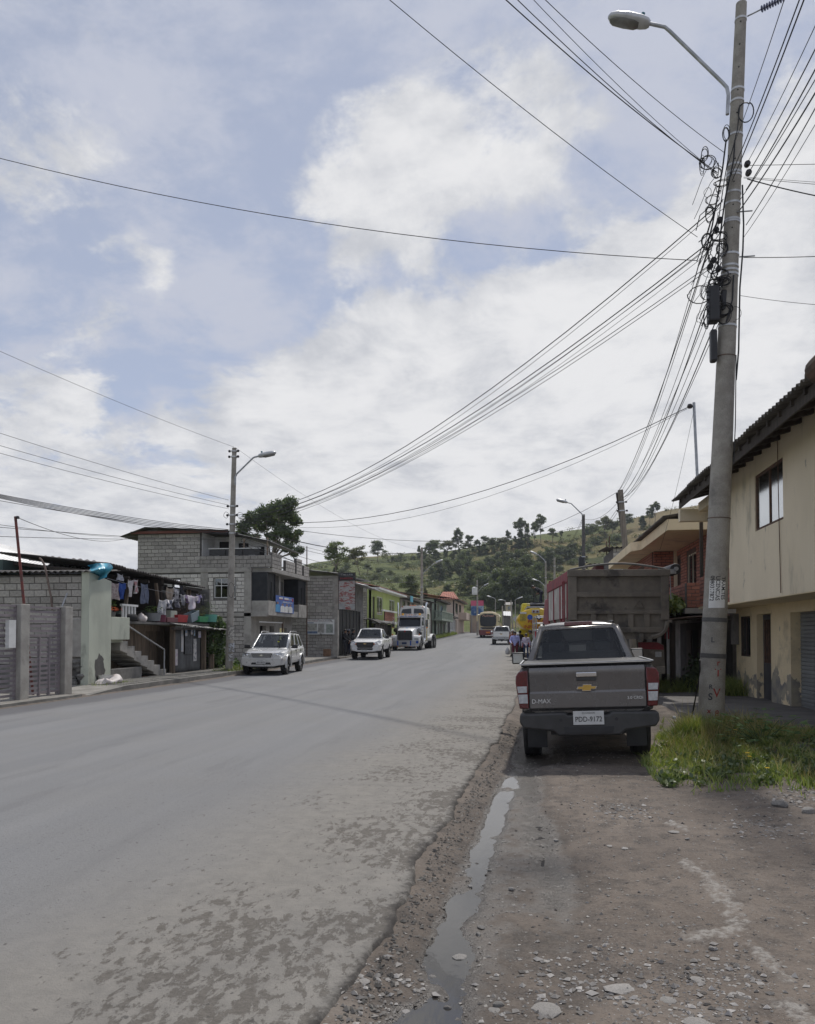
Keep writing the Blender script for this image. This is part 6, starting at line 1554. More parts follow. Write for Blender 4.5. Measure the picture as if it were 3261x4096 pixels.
tub(667, 693, 2443, 2471, -13.3, (.50, .53, .44), 'cream box standing on a dark red chest', 'box', 'box', square=True, taper=1.0)
tub(653, 696, 2470, 2489, -13.15, (.16, .06, .07), 'dark red wooden chest under the cream box', 'chest', 'chest', square=True, taper=1.0)
tub(696, 738, 2460, 2489, -13.15, (.38, .03, .035), 'bright red planter full of dry stems', 'planter', 'planter', square=True, plant=(70, .3, mat('dry stems', (.12, .08, .06), rough=.9)))
tub(752, 786, 2448, 2484, -13.15, (.24, .30, .34), 'grey blue plastic basin tilted at the terrace edge', 'basin', 'basin', square=True).rotation_euler = (.22, 0, 0)
tub(783, 820, 2466, 2488, -13.1, (.05, .32, .13), 'green plastic planter with straggling plants', 'planter', 'planter', square=True, plant=(90, .4, leafmat('grey leaf', (.12, .13, .06), (.25, .24, .14))))
tub(827, 851, 2458, 2488, -13.1, (.14, .42, .34), 'sea green bucket at the end of the terrace', plant=(40, .5))
tub(430, 452, 2448, 2470, -13.0, (.10, .10, .10), 'black pot of red flowers on the balcony wall', 'plant_pot', 'pot', plant=(70, .16, leafmat('red bloom', (.30, .05, .03), (.5, .12, .05))))
tub(409, 443, 2700, 2728, -12.5, (.60, .60, .57), 'white bucket on the pavement beside the low wall')
tub(576, 620, 2703, 2727, -13.15, (.28, .17, .10), 'terracotta coloured crate under the stairs', 'crate', 'crate', square=True)
ty = thing('car_tyre', 'worn black tyre lying on the terrace edge', 'tyre', (-13.30, 24.45, 2.06))
MB().lathe([(.22, .02), (.30, 0), (.37, .05), (.38, .12), (.37, .19), (.30, .24), (.22, .22), (.20, .12), (.22, .02)], n=32).build('tread', M_black, ty, smooth=50)
def sack(c, r, label, seed, m):
    b = MB(); secs = []
    for i in range(1, 10):
        t_ = pi * i / 10
        secs.append([Vector(c) + Vector((r[0] * sin(t_) * cos(a) * (1 + .12 * sin(a * 3 + i + seed)), r[1] * -cos(t_), r[2] * (sin(t_) * sin(a) * (1 + .12 * sin(a * 4 + i * 1.3 + seed)) + .6) * (.7 + .3 * sin(i + seed)))) for a in np.linspace(0, 2 * pi, 14, endpoint=False)])
    return tag(b.loft(secs).build('plastic_sack', m, None, smooth=50), label, 'sack')
M_sack = mat('white sack', (.62, .58, .56), (.48, .42, .40), rough=.6, sc=6, bump=.01, bsc=18)
sack((-12.25, 21.75, .14), (.22, .42, .20), 'large white plastic rubbish sack slumped on the pavement', 1, M_sack)
sack((-12.4, 21.45, .12), (.2, .22, .12), 'small white rubbish bag leaning on the large sack', 3, M_sack)
sack((-13.15, 25.3, 2.08), (.14, .22, .2), 'knotted white carrier bag beside the tyre', 5, M_sack)

# ================================================================== BLOCK HOUSE (two storeys and an unfinished third)
HB = thing('block_house', 'unfinished grey block house with glazed bays and pale first floor courses', 'house', (0, 0, 0))
Yh = 40.0; xL, xR = -20.5, -14.2
b = MB(); wall(b, (xL, Yh, -.1), X_, Z_, NY, xR - xL, 2.72, .2); b.build('lower_wall', M_mortar, HB)
b = MB(); wall(b, (xL, Yh, 2.62), X_, Z_, NY, xR - xL, 2.3, .2, [(4.3, 5.45, .92, 1.95), (2.0, 2.4, 1.2, 1.9)]); b.build('middle_wall', M_mortar, HB)
b = MB(); b.hexa([(xL, Yh, 5.0), (-17.0, Yh, 5.0), (-17.0, Yh, 7.03), (-19.9, Yh, 7.18), (xL, Yh, 6.92)], [(xL, Yh + .2, 5.0), (-17.0, Yh + .2, 5.0), (-17.0, Yh + .2, 7.03), (-19.9, Yh + .2, 7.18), (xL, Yh + .2, 6.92)]); b.build('upper_wall', M_mortar, HB)
blocks(HB, (xL, Yh, 5.14), X_, NY, 3.5, 2.0, .40, .2, M_block, name='block', seed=21, z_max=lambda u: 1.98 if u > .5 else 1.8, limit=130)
blocks(HB, (xL, Yh, 2.80), X_, NY, xR - xL - .35, 2.0, .40, .2, M_blockw, [(4.25, 5.5, .70, 1.8), (1.95, 2.45, 1.0, 1.75), (3.55, 3.95, -1, 3)], name='block', seed=22, limit=255)
blocks(HB, (-17.2, Yh, .1), X_, NY, 2.7, 2.4, .40, .2, M_block, name='block', seed=23, limit=300)
b = MB(); b.bx(xL - .03, xR + .0, Yh - .05, Yh + .2, 4.88, 5.12); b.build('roof_beam', M_conc, HB, bevel=.01)
b = MB(); b.bx(xL - .03, xR + .9, Yh - .04, Yh + .2, 2.56, 2.76); b.build('floor_beam', M_conc, HB, bevel=.01)
MB().bx(-16.95, -16.55, Yh - .03, Yh + .2, 2.76, 4.88).build('column', M_conc, HB)
MB().bx(xR - .35, xR + .02, Yh - .04, Yh + .3, 0, 4.88).build('column', M_conc, HB)
window(HB, (xL + 4.3, Yh + .02, 3.54), X_, NY, 1.15, 1.03, M_white, M_glassw, mull=2, trans=.62, fr=.035)
MB().bx(xL + 4.36, xL + 4.62, Yh + .12, Yh + .16, 3.56, 4.2).build('curtain', mat('red curtain', (.28, .03, .05)), HB)
# front
b = MB(); wall(b, (xR, Yh + .2, 0), Y_, Z_, NX, 7.0, 4.9, .2, [(1.2, 2.2, .1, 2.1), (2.8, 3.6, .1, 2.1), (4.6, 6.0, .6, 2.0), (1.6, 2.8, 2.75, 4.7), (3.3, 5.2, 2.75, 4.7)]); b.build('front_wall', M_conc, HB)
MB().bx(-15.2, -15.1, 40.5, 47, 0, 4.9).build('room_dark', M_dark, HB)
M_mesh = mat('dark bay glass', (.022, .024, .028), (.035, .036, .04), rough=.55, sc=3, spec=.25)
for y0, y1 in ((40.02, 41.35), (45.5, 47.1)):
    bay = MB().bx(xR, -13.25, y0, y1, 2.62, 3.38).build('bay_parapet', M_conc, HB, bevel=.012)
    MB().bx(xR, -13.35, y0 + .06, y1 - .06, 3.38, 4.86).build('bay_glazing', M_mesh, HB)
    for y in (y0 + .03, y1 - .08): MB().bx(-13.36, -13.30, y, y + .05, 3.38, 4.86).build('bay_mullion', M_blackp, HB)
    MB().bx(-13.345, -13.31, (y0 + y1) / 2, (y0 + y1) / 2 + .04, 3.38, 4.4).build('bay_mullion', M_blackp, HB)
b = MB(); b.bx(xR, -13.30, 41.36, 45.49, 2.62, 2.95); b.build('gallery_edge', M_conc, HB)
MB().bx(-13.95, -13.7, 43.1, 43.4, 2.95, 4.88).build('column', M_conc, HB)
b = MB(); b.bx(xL, -13.1, Yh + .2, 47.3, 4.88, 5.10); b.build('roof_slab', M_conc, HB, bevel=.015)
# roof parapets in blocks
for (o_, u_, n_, w_, h_, sd) in (((-17.0, Yh - .0, 5.12), X_, NY, 3.9, .62, 31), ((-13.15, Yh + .25, 5.12), Y_, NX, 1.6, .8, 32), ((-13.15, 42.6, 5.12), Y_, NX, 1.7, .6, 33), ((-13.15, 44.6, 5.12), Y_, NX, 1.1, .9, 34), ((-13.15, 46.1, 5.12), Y_, NX, 1.1, .6, 35)):
    o_ = Vector(o_); e_ = o_ + u_ * w_ - n_ * .15
    MB().box((o_ + e_) / 2 + Z_ * h_ / 2, tuple(abs(a) + 1e-3 for a in (e_ - o_ + Z_ * h_))).build('parapet', M_mortar, HB)
    blocks(HB, o_, u_, n_, w_, h_, .40, .2, M_block, name='block', seed=sd, limit=300)
# recessed top floor
b = MB(); b.prism([(-17, 5.1), (-13.9, 5.1), (-13.9, 6.5), (-15.4, 6.93), (-17, 6.98)], (0, 41.8, 0), X_, Z_, Y_, .15); b.build('top_wall', M_white, HB)
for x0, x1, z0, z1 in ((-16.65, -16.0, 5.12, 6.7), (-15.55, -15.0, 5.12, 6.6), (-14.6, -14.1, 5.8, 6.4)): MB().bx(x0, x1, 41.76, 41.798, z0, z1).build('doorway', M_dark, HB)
MB().bx(-17.05, -16.95, Yh + .2, 41.8, 5.1, 7.0).build('top_side_wall', M_white, HB)
for k in range(3): MB().bx(-16.5 + k * .93, -15.62 + k * .93, Yh + .02, Yh + .04, 5.76, 6.10).build('railing_cloth', M_blackp, HB)
MB().bx(-16.55, -13.7, Yh, Yh + .05, 6.10, 6.14).build('railing', M_white, HB)
corrugated(HB, (-15.3, 39.55, 7.02), (-15.3, 46.5, 7.02), (-19.9, 46.5, 7.27), (-19.9, 39.55, 7.27), M_tind, .2, .02)
corrugated(HB, (-21.3, 39.55, 6.80), (-21.3, 46.5, 6.80), (-19.9, 46.5, 7.27), (-19.9, 39.55, 7.27), M_tind, .2, .02)
corrugated(HB, (-13.4, 40.6, 6.55), (-13.4, 46.5, 6.45), (-15.4, 46.5, 7.0), (-15.4, 40.6, 7.0), M_tin, .2, .02)
MB().bx(-20.8, -15.4, 39.75, 39.82, 6.95, 7.08).build('barge_board', mat('red oxide', (.17, .06, .045), rough=.8), HB)
for x in (-13.6, -14.9): MB().bx(x, x + .07, 40.7, 40.77, 5.7, 6.75).build('roof_post', M_wood, HB)
# rail frame before the ground floor
RF = thing('rusty_gate_frame', 'white and rusty pipe frame in front of the block house ground floor', 'frame', (0, 0, 0))
MB().bx(-13.6, -13.55, 39.6, 43.3, 2.25, 2.30).build('top_pipe', M_white, RF)
MB().bx(-13.6, -13.52, 43.3, 43.38, .05, 2.3).build('end_post', M_rust, RF)
# campaign banner
BN = thing('campaign_banner', 'blue election banner with four figures hung on the block house balcony', 'banner', (0, 0, 0))
XB = -13.25; yA, yB = YatX(1103, XB), YatX(1175, XB); zA, zB = atX(1139, 2452, XB).z, atX(1139, 2386, XB).z
bw_, bh_ = yB - yA, zB - zA
MB().bx(XB - .01, XB, yA, yB, zA, zB).build('sheet', mat('banner blue', (.05, .11, .36), (.10, .18, .45), sc=2, rough=.6), BN)
bp_ = lambda u, v, d=.004: Vector((XB + d, yA + bw_ * u, zA + bh_ * v))
text(BN, 'ASAMBLEISTAS', bh_ * .13, bp_(.64, .64), Y_, Z_, M_white, width=bw_ * .55)
text(BN, 'VOTA TODO', bh_ * .1, bp_(.80, .84), Y_, Z_, M_white, width=bw_ * .2)
MB().box(bp_(.93, .84), (.006, bw_ * .07, bh_ * .2)).build('red_block', M_red, BN)
for u, w in ((.27, .2), (.57, .24)): MB().box(bp_(u, .87), (.004, bw_ * w, bh_ * .10)).build('slogan_bar', M_white, BN)
for u, w in ((.27, .2), (.57, .26)): MB().box(bp_(u, .79), (.004, bw_ * w, bh_ * .03)).build('slogan_bar', M_red, BN)
MB().box(bp_(.62, .045), (.004, bw_ * .55, bh_ * .04)).build('slogan_bar', M_red, BN)
for u, hgt, c in ((.10, .62, mat('print blue', (.08, .30, .55))), (.36, .55, M_white), (.60, .55, M_white), (.80, .55, M_white)):
    q = MB(); q.prism([(-.12 * bw_, 0), (.12 * bw_, 0), (.11 * bw_, bh_ * (hgt - .22)), (.05 * bw_, bh_ * (hgt - .16)), (-.05 * bw_, bh_ * (hgt - .16)), (-.11 * bw_, bh_ * (hgt - .22))], bp_(u, .03, .006), Y_, Z_, (1, 0, 0), .003); q.build('printed_figure', c, BN)
    q = MB(); q.prism([(.045 * bw_ * cos(a), bh_ * hgt - .09 * bh_ + .07 * bh_ * sin(a)) for a in np.linspace(0, 2 * pi, 12, endpoint=False)], bp_(u, .03, .008), Y_, Z_, (1, 0, 0), .003); q.build('printed_head', M_skin, BN)

# ================================================================== WORKSHOP (block building with signs)
HM = thing('workshop', 'narrow block workshop with steel grille front next to the block house', 'building', (0, 0, 0))
Ym = 48.2; g0 = gzl(Ym)
b = MB(); wall(b, (-15.2, Ym, g0 - .2), X_, Z_, NY, 3.32, 5.35, .2); b.build('side_wall', M_mortar, HM)
blocks(HM, (-15.2, Ym, g0 + .0), X_, NY, 3.0, 3.05, .385, .2, M_block, name='block', seed=41)
blocks(HM, (-15.2, Ym, 3.45), X_, NY, 3.0, 1.75, .385, .2, M_block, name='block', seed=42)
MB().bx(-12.2, -11.86, Ym - .05, Ym + .3, g0 - .2, 5.35).build('column', M_conc, HM, bevel=.01)
MB().bx(-15.2, -12.2, Ym - .04, Ym + .2, 3.22, 3.46).build('beam', M_conc, HM)
MB().bx(-15.25, -11.8, Ym - .06, Ym + .25, 5.2, 5.36).build('beam', M_conc, HM)
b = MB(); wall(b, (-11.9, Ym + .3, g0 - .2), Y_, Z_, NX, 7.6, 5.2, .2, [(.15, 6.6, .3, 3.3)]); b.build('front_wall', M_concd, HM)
MB().bx(-12.1, -12.05, Ym + .4, Ym + 7, g0, 3.4).build('mesh_backing', mat('grille grey', (.12, .12, .115), (.085, .085, .08), sc=30, rough=.8), HM)
for k in range(7): MB().bx(-11.95, -11.9, Ym + .45 + k * 1.07, Ym + .52 + k * 1.07, g0, 3.3).build('grille_post', M_blackp, HM)
for k in range(14): MB().bx(-11.99, -11.96, Ym + .45, Ym + 6.9, g0 + .2 + k * .22, g0 + .23 + k * .22).build('grille_bar', M_blackp, HM)
corrugated(HM, (-11.5, 47.8, 5.42), (-11.5, 57, 5.55), (-16, 57, 6.0), (-16, 47.8, 6.0), M_tin, .25, .03, wavy=.08)
corrugated(HM, (-10.9, 52, 5.0), (-10.9, 58, 4.9), (-13, 58, 5.3), (-13, 52, 5.4), M_tinw, .25, .03, wavy=.08)
MB().bx(-13.2, -12.7, Ym - .06, Ym - .02, .75, 1.15).build('patch_board', M_conc, HM)
SG = thing('workshop_sign', 'weathered white metalwork shop sign on the block wall', 'sign', (0, 0, 0))
A1, A2 = atY(1226, 2538, Ym - .1), atY(1338, 2478, Ym - .1)
MB().bx(A1.x, A2.x, Ym - .12, Ym - .07, A1.z, A2.z).build('board', mat('faded sign', (.74, .74, .72), (.60, .61, .61), sc=2, rough=.7, stain=[((.25, .25, .24), 2, .55, .7)]), SG, bevel=.01)
sw, shh = A2.x - A1.x, A2.z - A1.z; sp = lambda u, v, d=.124: Vector((A1.x + sw * u, Ym - d, A1.z + shh * v))
text(SG, 'MECANICA', shh * .14, sp(.23, .91), X_, Z_, mat('faded red', (.28, .08, .07)), width=sw * .36)
text(SG, 'INDUSTRIAL', shh * .14, sp(.70, .91), X_, Z_, mat('faded brown', (.22, .16, .15)), width=sw * .46)
for u0, u1, v0, v1, c in ((.03, .38, .26, .72, (.42, .42, .38)), (.42, .64, .14, .72, (.46, .45, .42)), (.71, .95, .12, .68, (.36, .40, .36)), (.02, .40, .06, .22, (.16, .22, .34)), (.02, .26, .75, .81, (.20, .25, .36))):
    MB().box((sp(u0, v0) + sp(u1, v1)) / 2, (sw * (u1 - u0), .006, shh * (v1 - v0))).build('printed_picture', mat('print %.2f %.2f' % (u0, v0), c, tuple(x * .6 for x in c), sc=5, rough=.7), SG)
PBn = thing('hanging_banner', 'tall torn banner with black heading and red print on the workshop corner', 'banner', (0, 0, 0))
A1, A2 = atY(1356, 2436, 47.9), atY(1420, 2290, 47.9); bw_, bh_ = A2.x - A1.x, A2.z - A1.z
b = MB(); rows = []
for j in range(15):
    v = j / 14; rows.append([Vector((A1.x + bw_ * u, 47.9 + .03 * sin(u * 8 + v * 5) * (1 - v), A1.z + bh_ * v - (.06 * u * (1 - v) if v < .2 else 0))) for u in np.linspace(0, 1, 9)])
b.loft(rows, closed=False); b.build('sheet', mat('banner print', (.40, .39, .37), (.30, .09, .08), sc=2.2, lo=.47, hi=.53, rough=.7, stretch=(1.5, 1, 5), stain=[((.45, .44, .42), 3.1, .52, .58), ((.12, .11, .11), 2.7, .64, .70)]), PBn, smooth=50, recalc=False)
MB().bx(A1.x - .02, A2.x + .02, 47.84, 47.86, A2.z - bh_ * .22, A2.z).build('heading', M_blackp, PBn)
text(PBn, 'PAREDES', bh_ * .07, Vector((A1.x + bw_ * .5, 47.83, A2.z - bh_ * .165)), X_, Z_, M_red, width=bw_ * .8)
text(PBn, 'TALLER', bh_ * .06, Vector((A1.x + bw_ * .5, 47.83, A2.z - bh_ * .06)), X_, Z_, mat('silver print', (.45, .45, .46)), width=bw_ * .8)
MB().bx(A1.x - .02, A2.x + .02, 47.895, 47.905, A1.z - .02, A1.z + bh_ * .15).build('white_foot', mat('banner white', (.42, .42, .41), (.33, .33, .33), sc=4), PBn)
for x in (A1.x - .04, A2.x + .02): MB().bx(x, x + .03, 47.87, 47.9, A1.z - .05, A2.z + .05).build('batten', M_woodd, PBn)
cr = thing('wooden_crate', 'small brown wooden crate on the pavement by the workshop corner', 'crate', (-12.35, 47.4, gzl(47.4) + .07)); MB().box((0, 0, .24), (.45, .3, .48), .15).build('board', mat('crate ply', (.24, .14, .08), (.17, .10, .06)), cr, bevel=.01)

for o_ in (GT, YW, GP_, WS, TH): o_.location.y -= 1.4
for o_ in C.objects:
    if o_.name.startswith('gate_pillar'): o_.location.y -= 1.4
for o_ in (HB, RF): o_.location.y -= 1.15
# ================================================================== ROW OF HOUSES FURTHER UP
def simple_house(name, label, y0, y1, X, h1, col, opens, roofm, depth=6.0, eave=.7, rise=1.2, wm=None, side_opens=(), frame=None, corr=.2):
    g = gzl((y0 + y1) / 2) - .1
    H = thing(name, label, 'house', (0, 0, 0)); m = wm or col
    b = MB(); wall(b, (X, y0, g - .2), Y_, Z_, NX, y1 - y0, h1 + .2, .2, [(a, c, d + .2, e + .2) for a, c, d, e, *k in opens]); b.build('front_wall', m, H)
    b = MB(); wall(b, (X - depth, y0, g - .2), X_, Z_, NY, depth, h1 + .2, .2, [(a, c, d + .2, e + .2) for a, c, d, e in side_opens]); b.build('side_wall', m, H)
    for a, c, d, e, *k in opens:
        if k and k[0] == 'door': MB().bx(X - .14, X - .1, y0 + a, y0 + c, g + d, g + e).build('door', M_woodd, H)
        else: window(H, (X - .03, y0 + a, g + d), Y_, NX, c - a, e - d, frame or M_white, M_glassw, mull=1, fr=.07)
    for a, c, d, e in side_opens: window(H, (X - depth + a, y0 + .03, g + d), X_, NY, c - a, e - d, frame or M_white, M_glassw, mull=1, fr=.06)
    corrugated(H, (X + eave, y0 - .3, g + h1 - .05), (X + eave, y1 + .2, g + h1 - .05), (X - depth, y1 + .2, g + h1 + rise), (X - depth, y0 - .3, g + h1 + rise), roofm, corr, .03, wavy=.10, name='roof')
    MB().bx(X + .01, X + eave, y0 - .2, y1 + .1, g + h1 - .26, g + h1 - .1).build('fascia', M_white if 'lime' in label else M_woodd, H)
    return H, g
M_lime = mat('lime plaster', (.50, .58, .22), (.43, .50, .19), rough=.9, sc=1, world=True)
M_tile = mat('terracotta tile', (.42, .17, .12), (.30, .12, .085), rough=.85, sc=3, world=True)
H1, g1 = simple_house('lime_house', 'lime green two storey house with brick balcony and red edged roof', 60.6, 74.5, -12.2, 5.1, M_lime, [(2.3, 4.9, 2.9, 4.4), (8.2, 11.0, 2.9, 4.4), (.5, 1.6, 2.3, 4.3, 'door'), (1.0, 2.2, 0, 2.1, 'door')], mat('red tin', (.34, .11, .09), (.22, .14, .12), rough=.8, sc=1.2, world=True))
MB().bx(-12.2, -11.3, 60.7, 67.5, g1 + 2.15, g1 + 2.35).build('balcony_floor', M_white, H1)
MB().bx(-11.42, -11.3, 60.7, 67.5, g1 + 3.12, g1 + 3.25).build('balcony_coping', M_white, H1)
b = MB(); b.bx(-11.44, -11.36, 62.0, 66.5, g1 + 2.35, g1 + 3.1); b.build('balcony_parapet', M_bw, H1)
blocks(H1, (-11.36, 62.0, g1 + 2.36), Y_, NX, 4.5, .74, .3, .1, M_brick, name='brick', seed=51)
WPl = thing('block_wall', 'white washed block wall pier between workshop and lime house', 'wall', (0, 0, 0))
MB().bx(-13.4, -12.1, 58.2, 58.5, gzl(58) - .1, 5.2).build('mortar_core', M_mortar, WPl)
blocks(WPl, (-13.4, 58.2, gzl(58)), X_, NY, 1.3, 4.9, .4, .2, M_blockw, name='block', seed=52)
LT = thing('lean_to', 'collapsing black tin lean to beside the white tractor truck', 'shed', (0, 0, 0))
gl_ = gzl(57)
corrugated(LT, (-10.9, 57.3, gl_ + 2.2), (-10.9, 64.5, gl_ + 2.15), (-12.3, 64.5, gl_ + 2.55), (-12.3, 57.3, gl_ + 2.6), M_tind, .25, .04, wavy=.2)
for k in range(7): MB().bx(-11.3, -11.22, 57.5 + k * 1.0, 58.4 + k * 1.0, gl_ - .05, gl_ + 2.15).build('plank', M_woodd, LT)
H2_, g2 = simple_house('grey_house', 'drab cream two storey house with dark shuttered windows behind the tractor truck', 74.8, 92, -12.2, 4.7, mat('drab cream', (.40, .36, .31), (.31, .28, .25), rough=.92, sc=1, world=True), [(1.4, 3.2, 2.5, 4.3), (4.6, 6.4, 2.4, 4.3), (7.6, 9.6, 2.5, 4.3), (11.5, 13.5, 2.5, 4.2), (2, 3.5, 0, 2.2, 'door'), (8, 9.5, 0, 2.2, 'door')], mat('patchy tin', (.30, .20, .15), (.42, .38, .33), rough=.85, sc=.8, world=True), frame=M_woodd)
MB().box((-11.4, 77.0, g2 + 4.45), (.05, 1.7, .6)).build('blue_rag', mat('rag blue', (.12, .38, .50)), H2_)
M_sage = mat('sage plaster', (.30, .345, .275), (.22, .26, .21), rough=.92, sc=1, world=True)
H3_, g3 = simple_house('sage_house', 'sage green house with a concrete balustrade balcony', 99.5, 113, -11.6, 5.0, M_sage, [(1.5, 3.5, 2.9, 4.4), (6, 8.5, 2.9, 4.4), (2, 3.8, .3, 1.9), (5.2, 7.2, 0, 2.2, 'door'), (9, 11, .4, 1.9)], mat('brown tin', (.13, .085, .065), (.09, .07, .06), rough=.85, sc=1, world=True), side_opens=[(3.3, 4.0, 2.9, 4.3), (4.3, 5.0, 2.9, 4.3)], frame=M_concd)
MB().bx(-14.0, -10.6, 97.6, 112.5, g3 + 2.2, g3 + 2.45).build('balcony_floor', M_sage, H3_)
MB().bx(-10.75, -10.6, 97.6, 112.5, g3 + 3.3, g3 + 3.45).build('balustrade_rail', M_sage, H3_)
MB().bx(-14.0, -10.6, 97.6, 97.75, g3 + 3.3, g3 + 3.45).build('balustrade_rail', M_sage, H3_)
for k in range(14): MB().bx(-13.95 + k * .25, -13.85 + k * .25, 97.62, 97.73, g3 + 2.45, g3 + 3.3).build('baluster', M_sage, H3_)
for k in range(15): MB().bx(-10.74, -10.62, 98.2 + k * 1.0, 98.6 + k * 1.0, g3 + 2.45, g3 + 3.3).build('baluster', M_sage, H3_)
WDn = thing('timber_shack', 'black weathered timber shack between cream and sage houses', 'shed', (0, 0, 0))
for k in range(9): MB().bx(-12.0, -11.9, 92.6 + k * .6, 93.17 + k * .6, gzl(94) - .1, gzl(94) + 4.6).build('plank', M_woodd, WDn)
corrugated(WDn, (-11.4, 92.4, gzl(94) + 4.6), (-11.4, 98, gzl(94) + 4.5), (-15, 98, gzl(94) + 5.3), (-15, 92.4, gzl(94) + 5.3), M_tind, .25, .03, wavy=.1, name='roof')
M_pink = mat('pink plaster', (.56, .45, .37), (.49, .39, .32), rough=.9, sc=.8, world=True)
H4_, g4 = simple_house('pink_house', 'pale pink house with terracotta tiled roof at the road bend', 124, 143, -11.5, 5.6, M_pink, [(2, 6.5, 3.2, 5.0), (9, 13, 3.2, 5.0), (2, 4, 0, 2.2, 'door')], M_tile, side_opens=[(2.6, 4.6, 3.2, 4.8)], frame=M_woodd, rise=1.0, corr=.5)
corrugated(H4_, (-14.0, 123, g4 + 5.45), (-10.7, 123, g4 + 5.45), (-12.2, 130, g4 + 7.0), (-14.0, 130, g4 + 7.0), M_tile, .45, .06, name='hip_roof')
MB().bx(-11.5, -10.2, 132, 143, g4 + 2.4, g4 + 3.6).build('balcony', M_pink, H4_)
H5_, g5 = simple_house('white_shopfront', 'low white front with three tall barred windows below the pink house', 114.5, 123.5, -11.3, 2.9, mat('chalky white', (.55, .54, .51), (.42, .41, .39), rough=.92, sc=1, world=True), [(1.2, 2.4, .8, 2.5), (2.9, 4.0, .8, 2.5), (4.5, 5.6, .8, 2.5), (6.8, 8.0, 0, 2.2, 'door')], M_tind, depth=4, eave=.5, rise=.4)
# advert hoarding and shack by the bend
AD = thing('advert_hoarding', 'blue and white printed hoarding on a wall behind the coach', 'hoarding', (0, 0, 0))
A1, A2 = atY(1884, 2462, 140), atY(1935, 2422, 140)
MB().bx(A1.x, A2.x, 140, 140.1, A1.z, A2.z).build('board', mat('hoarding print', (.05, .12, .28), (.35, .45, .52), sc=.5, lo=.45, hi=.55), AD)
MB().bx(A1.x, A2.x, 139.98, 139.995, A2.z - .05, A2.z + .9).build('pink_band', mat('pink band', (.6, .12, .2)), AD)
for x in (A1.x + .1, A2.x - .2): MB().bx(x, x + .1, 140.1, 140.2, gzl(140) - .1, A2.z).build('leg', M_steel, AD)
MB().bx(A1.x - .2, A2.x + .5, 140.3, 140.5, gzl(140) - .2, A1.z + .2).build('wall', mat('patchy pink wall', (.42, .28, .24), (.5, .42, .3), sc=.4), AD)
SK2 = thing('roadside_shack', 'small grey shack with a pale tin roof beyond the coach', 'shed', (0, 0, 0))
A1, A2 = atY(2012, 2498, 128), atY(2042, 2462, 128)
MB().bx(A1.x, A2.x, 128, 131, gzl(128) - .2, A2.z).build('wall', mat('shack wall', (.16, .15, .13), (.10, .095, .085), sc=1), SK2)
corrugated(SK2, (A1.x - .2, 127.6, A2.z), (A2.x + .2, 127.6, A2.z - .1), (A2.x + .1, 131.5, A2.z + .75), (A1.x - .2, 131.5, A2.z + .8), M_tinw, .3, .03, name='roof')
FH = thing('hill_house', 'small cream house below the wooded slope', 'house', (0, 0, 0))
A1, A2 = atY(2024, 2446, 165), atY(2044, 2420, 165)
MB().bx(A1.x, A2.x, 165, 169, A1.z - 1.5, A2.z).build('wall', mat('cream wall', (.52, .45, .32)), FH)
MB().bx(A1.x + .4, A1.x + .9, 164.97, 165, A2.z - 1, A2.z - .3).build('window', M_glassw, FH)
corrugated(FH, (A1.x - .3, 164.6, A2.z), (A2.x + .3, 164.6, A2.z), (A2.x + .3, 168, A2.z + .7), (A1.x - .3, 168, A2.z + .7), M_conc, .3, .03, name='roof')
# ridge farm buildings
for i, (px0, px1, py0, py1, Yr, lb) in enumerate(((1490, 1560, 2252, 2235, 372, 'long low pale farm building on the hill ridge'), (1620, 1665, 2238, 2226, 375, 'dark roofed barn on the hill ridge'), (1425, 1450, 2255, 2243, 360, 'small brown hut at the end of the hill ridge'), (2205, 2235, 2165, 2155, 372, 'pale hut half hidden on the upper ridge'))):
    A1, A2 = atY(px0, py0, Yr), atY(px1, py1, Yr); h_ = thing('farm_building', lb, 'building', (0, 0, 0))
    MB().bx(A1.x, A2.x, Yr, Yr + 4, A1.z - 3, A2.z - .4).build('wall', (M_white if i in (0, 3) else M_woodd), h_)
    MB().hexa([(A1.x - .4, Yr - .4, A2.z - .4), (A2.x + .4, Yr - .4, A2.z - .4), (A2.x + .4, Yr + 4.4, A2.z - .4), (A1.x - .4, Yr + 4.4, A2.z - .4)], [(A1.x - .4, Yr + 1.8, A2.z + .5), (A2.x + .4, Yr + 1.8, A2.z + .5), (A2.x + .4, Yr + 2.2, A2.z + .5), (A1.x - .4, Yr + 2.2, A2.z + .5)]).build('roof', M_tind, h_)
    if i == 0:
        for k in range(4): MB().bx(A1.x + 1.2 + k * 1.8, A1.x + 1.9 + k * 1.8, Yr - .03, Yr, A2.z - 1.5, A2.z - .8).build('window', M_dark, h_)
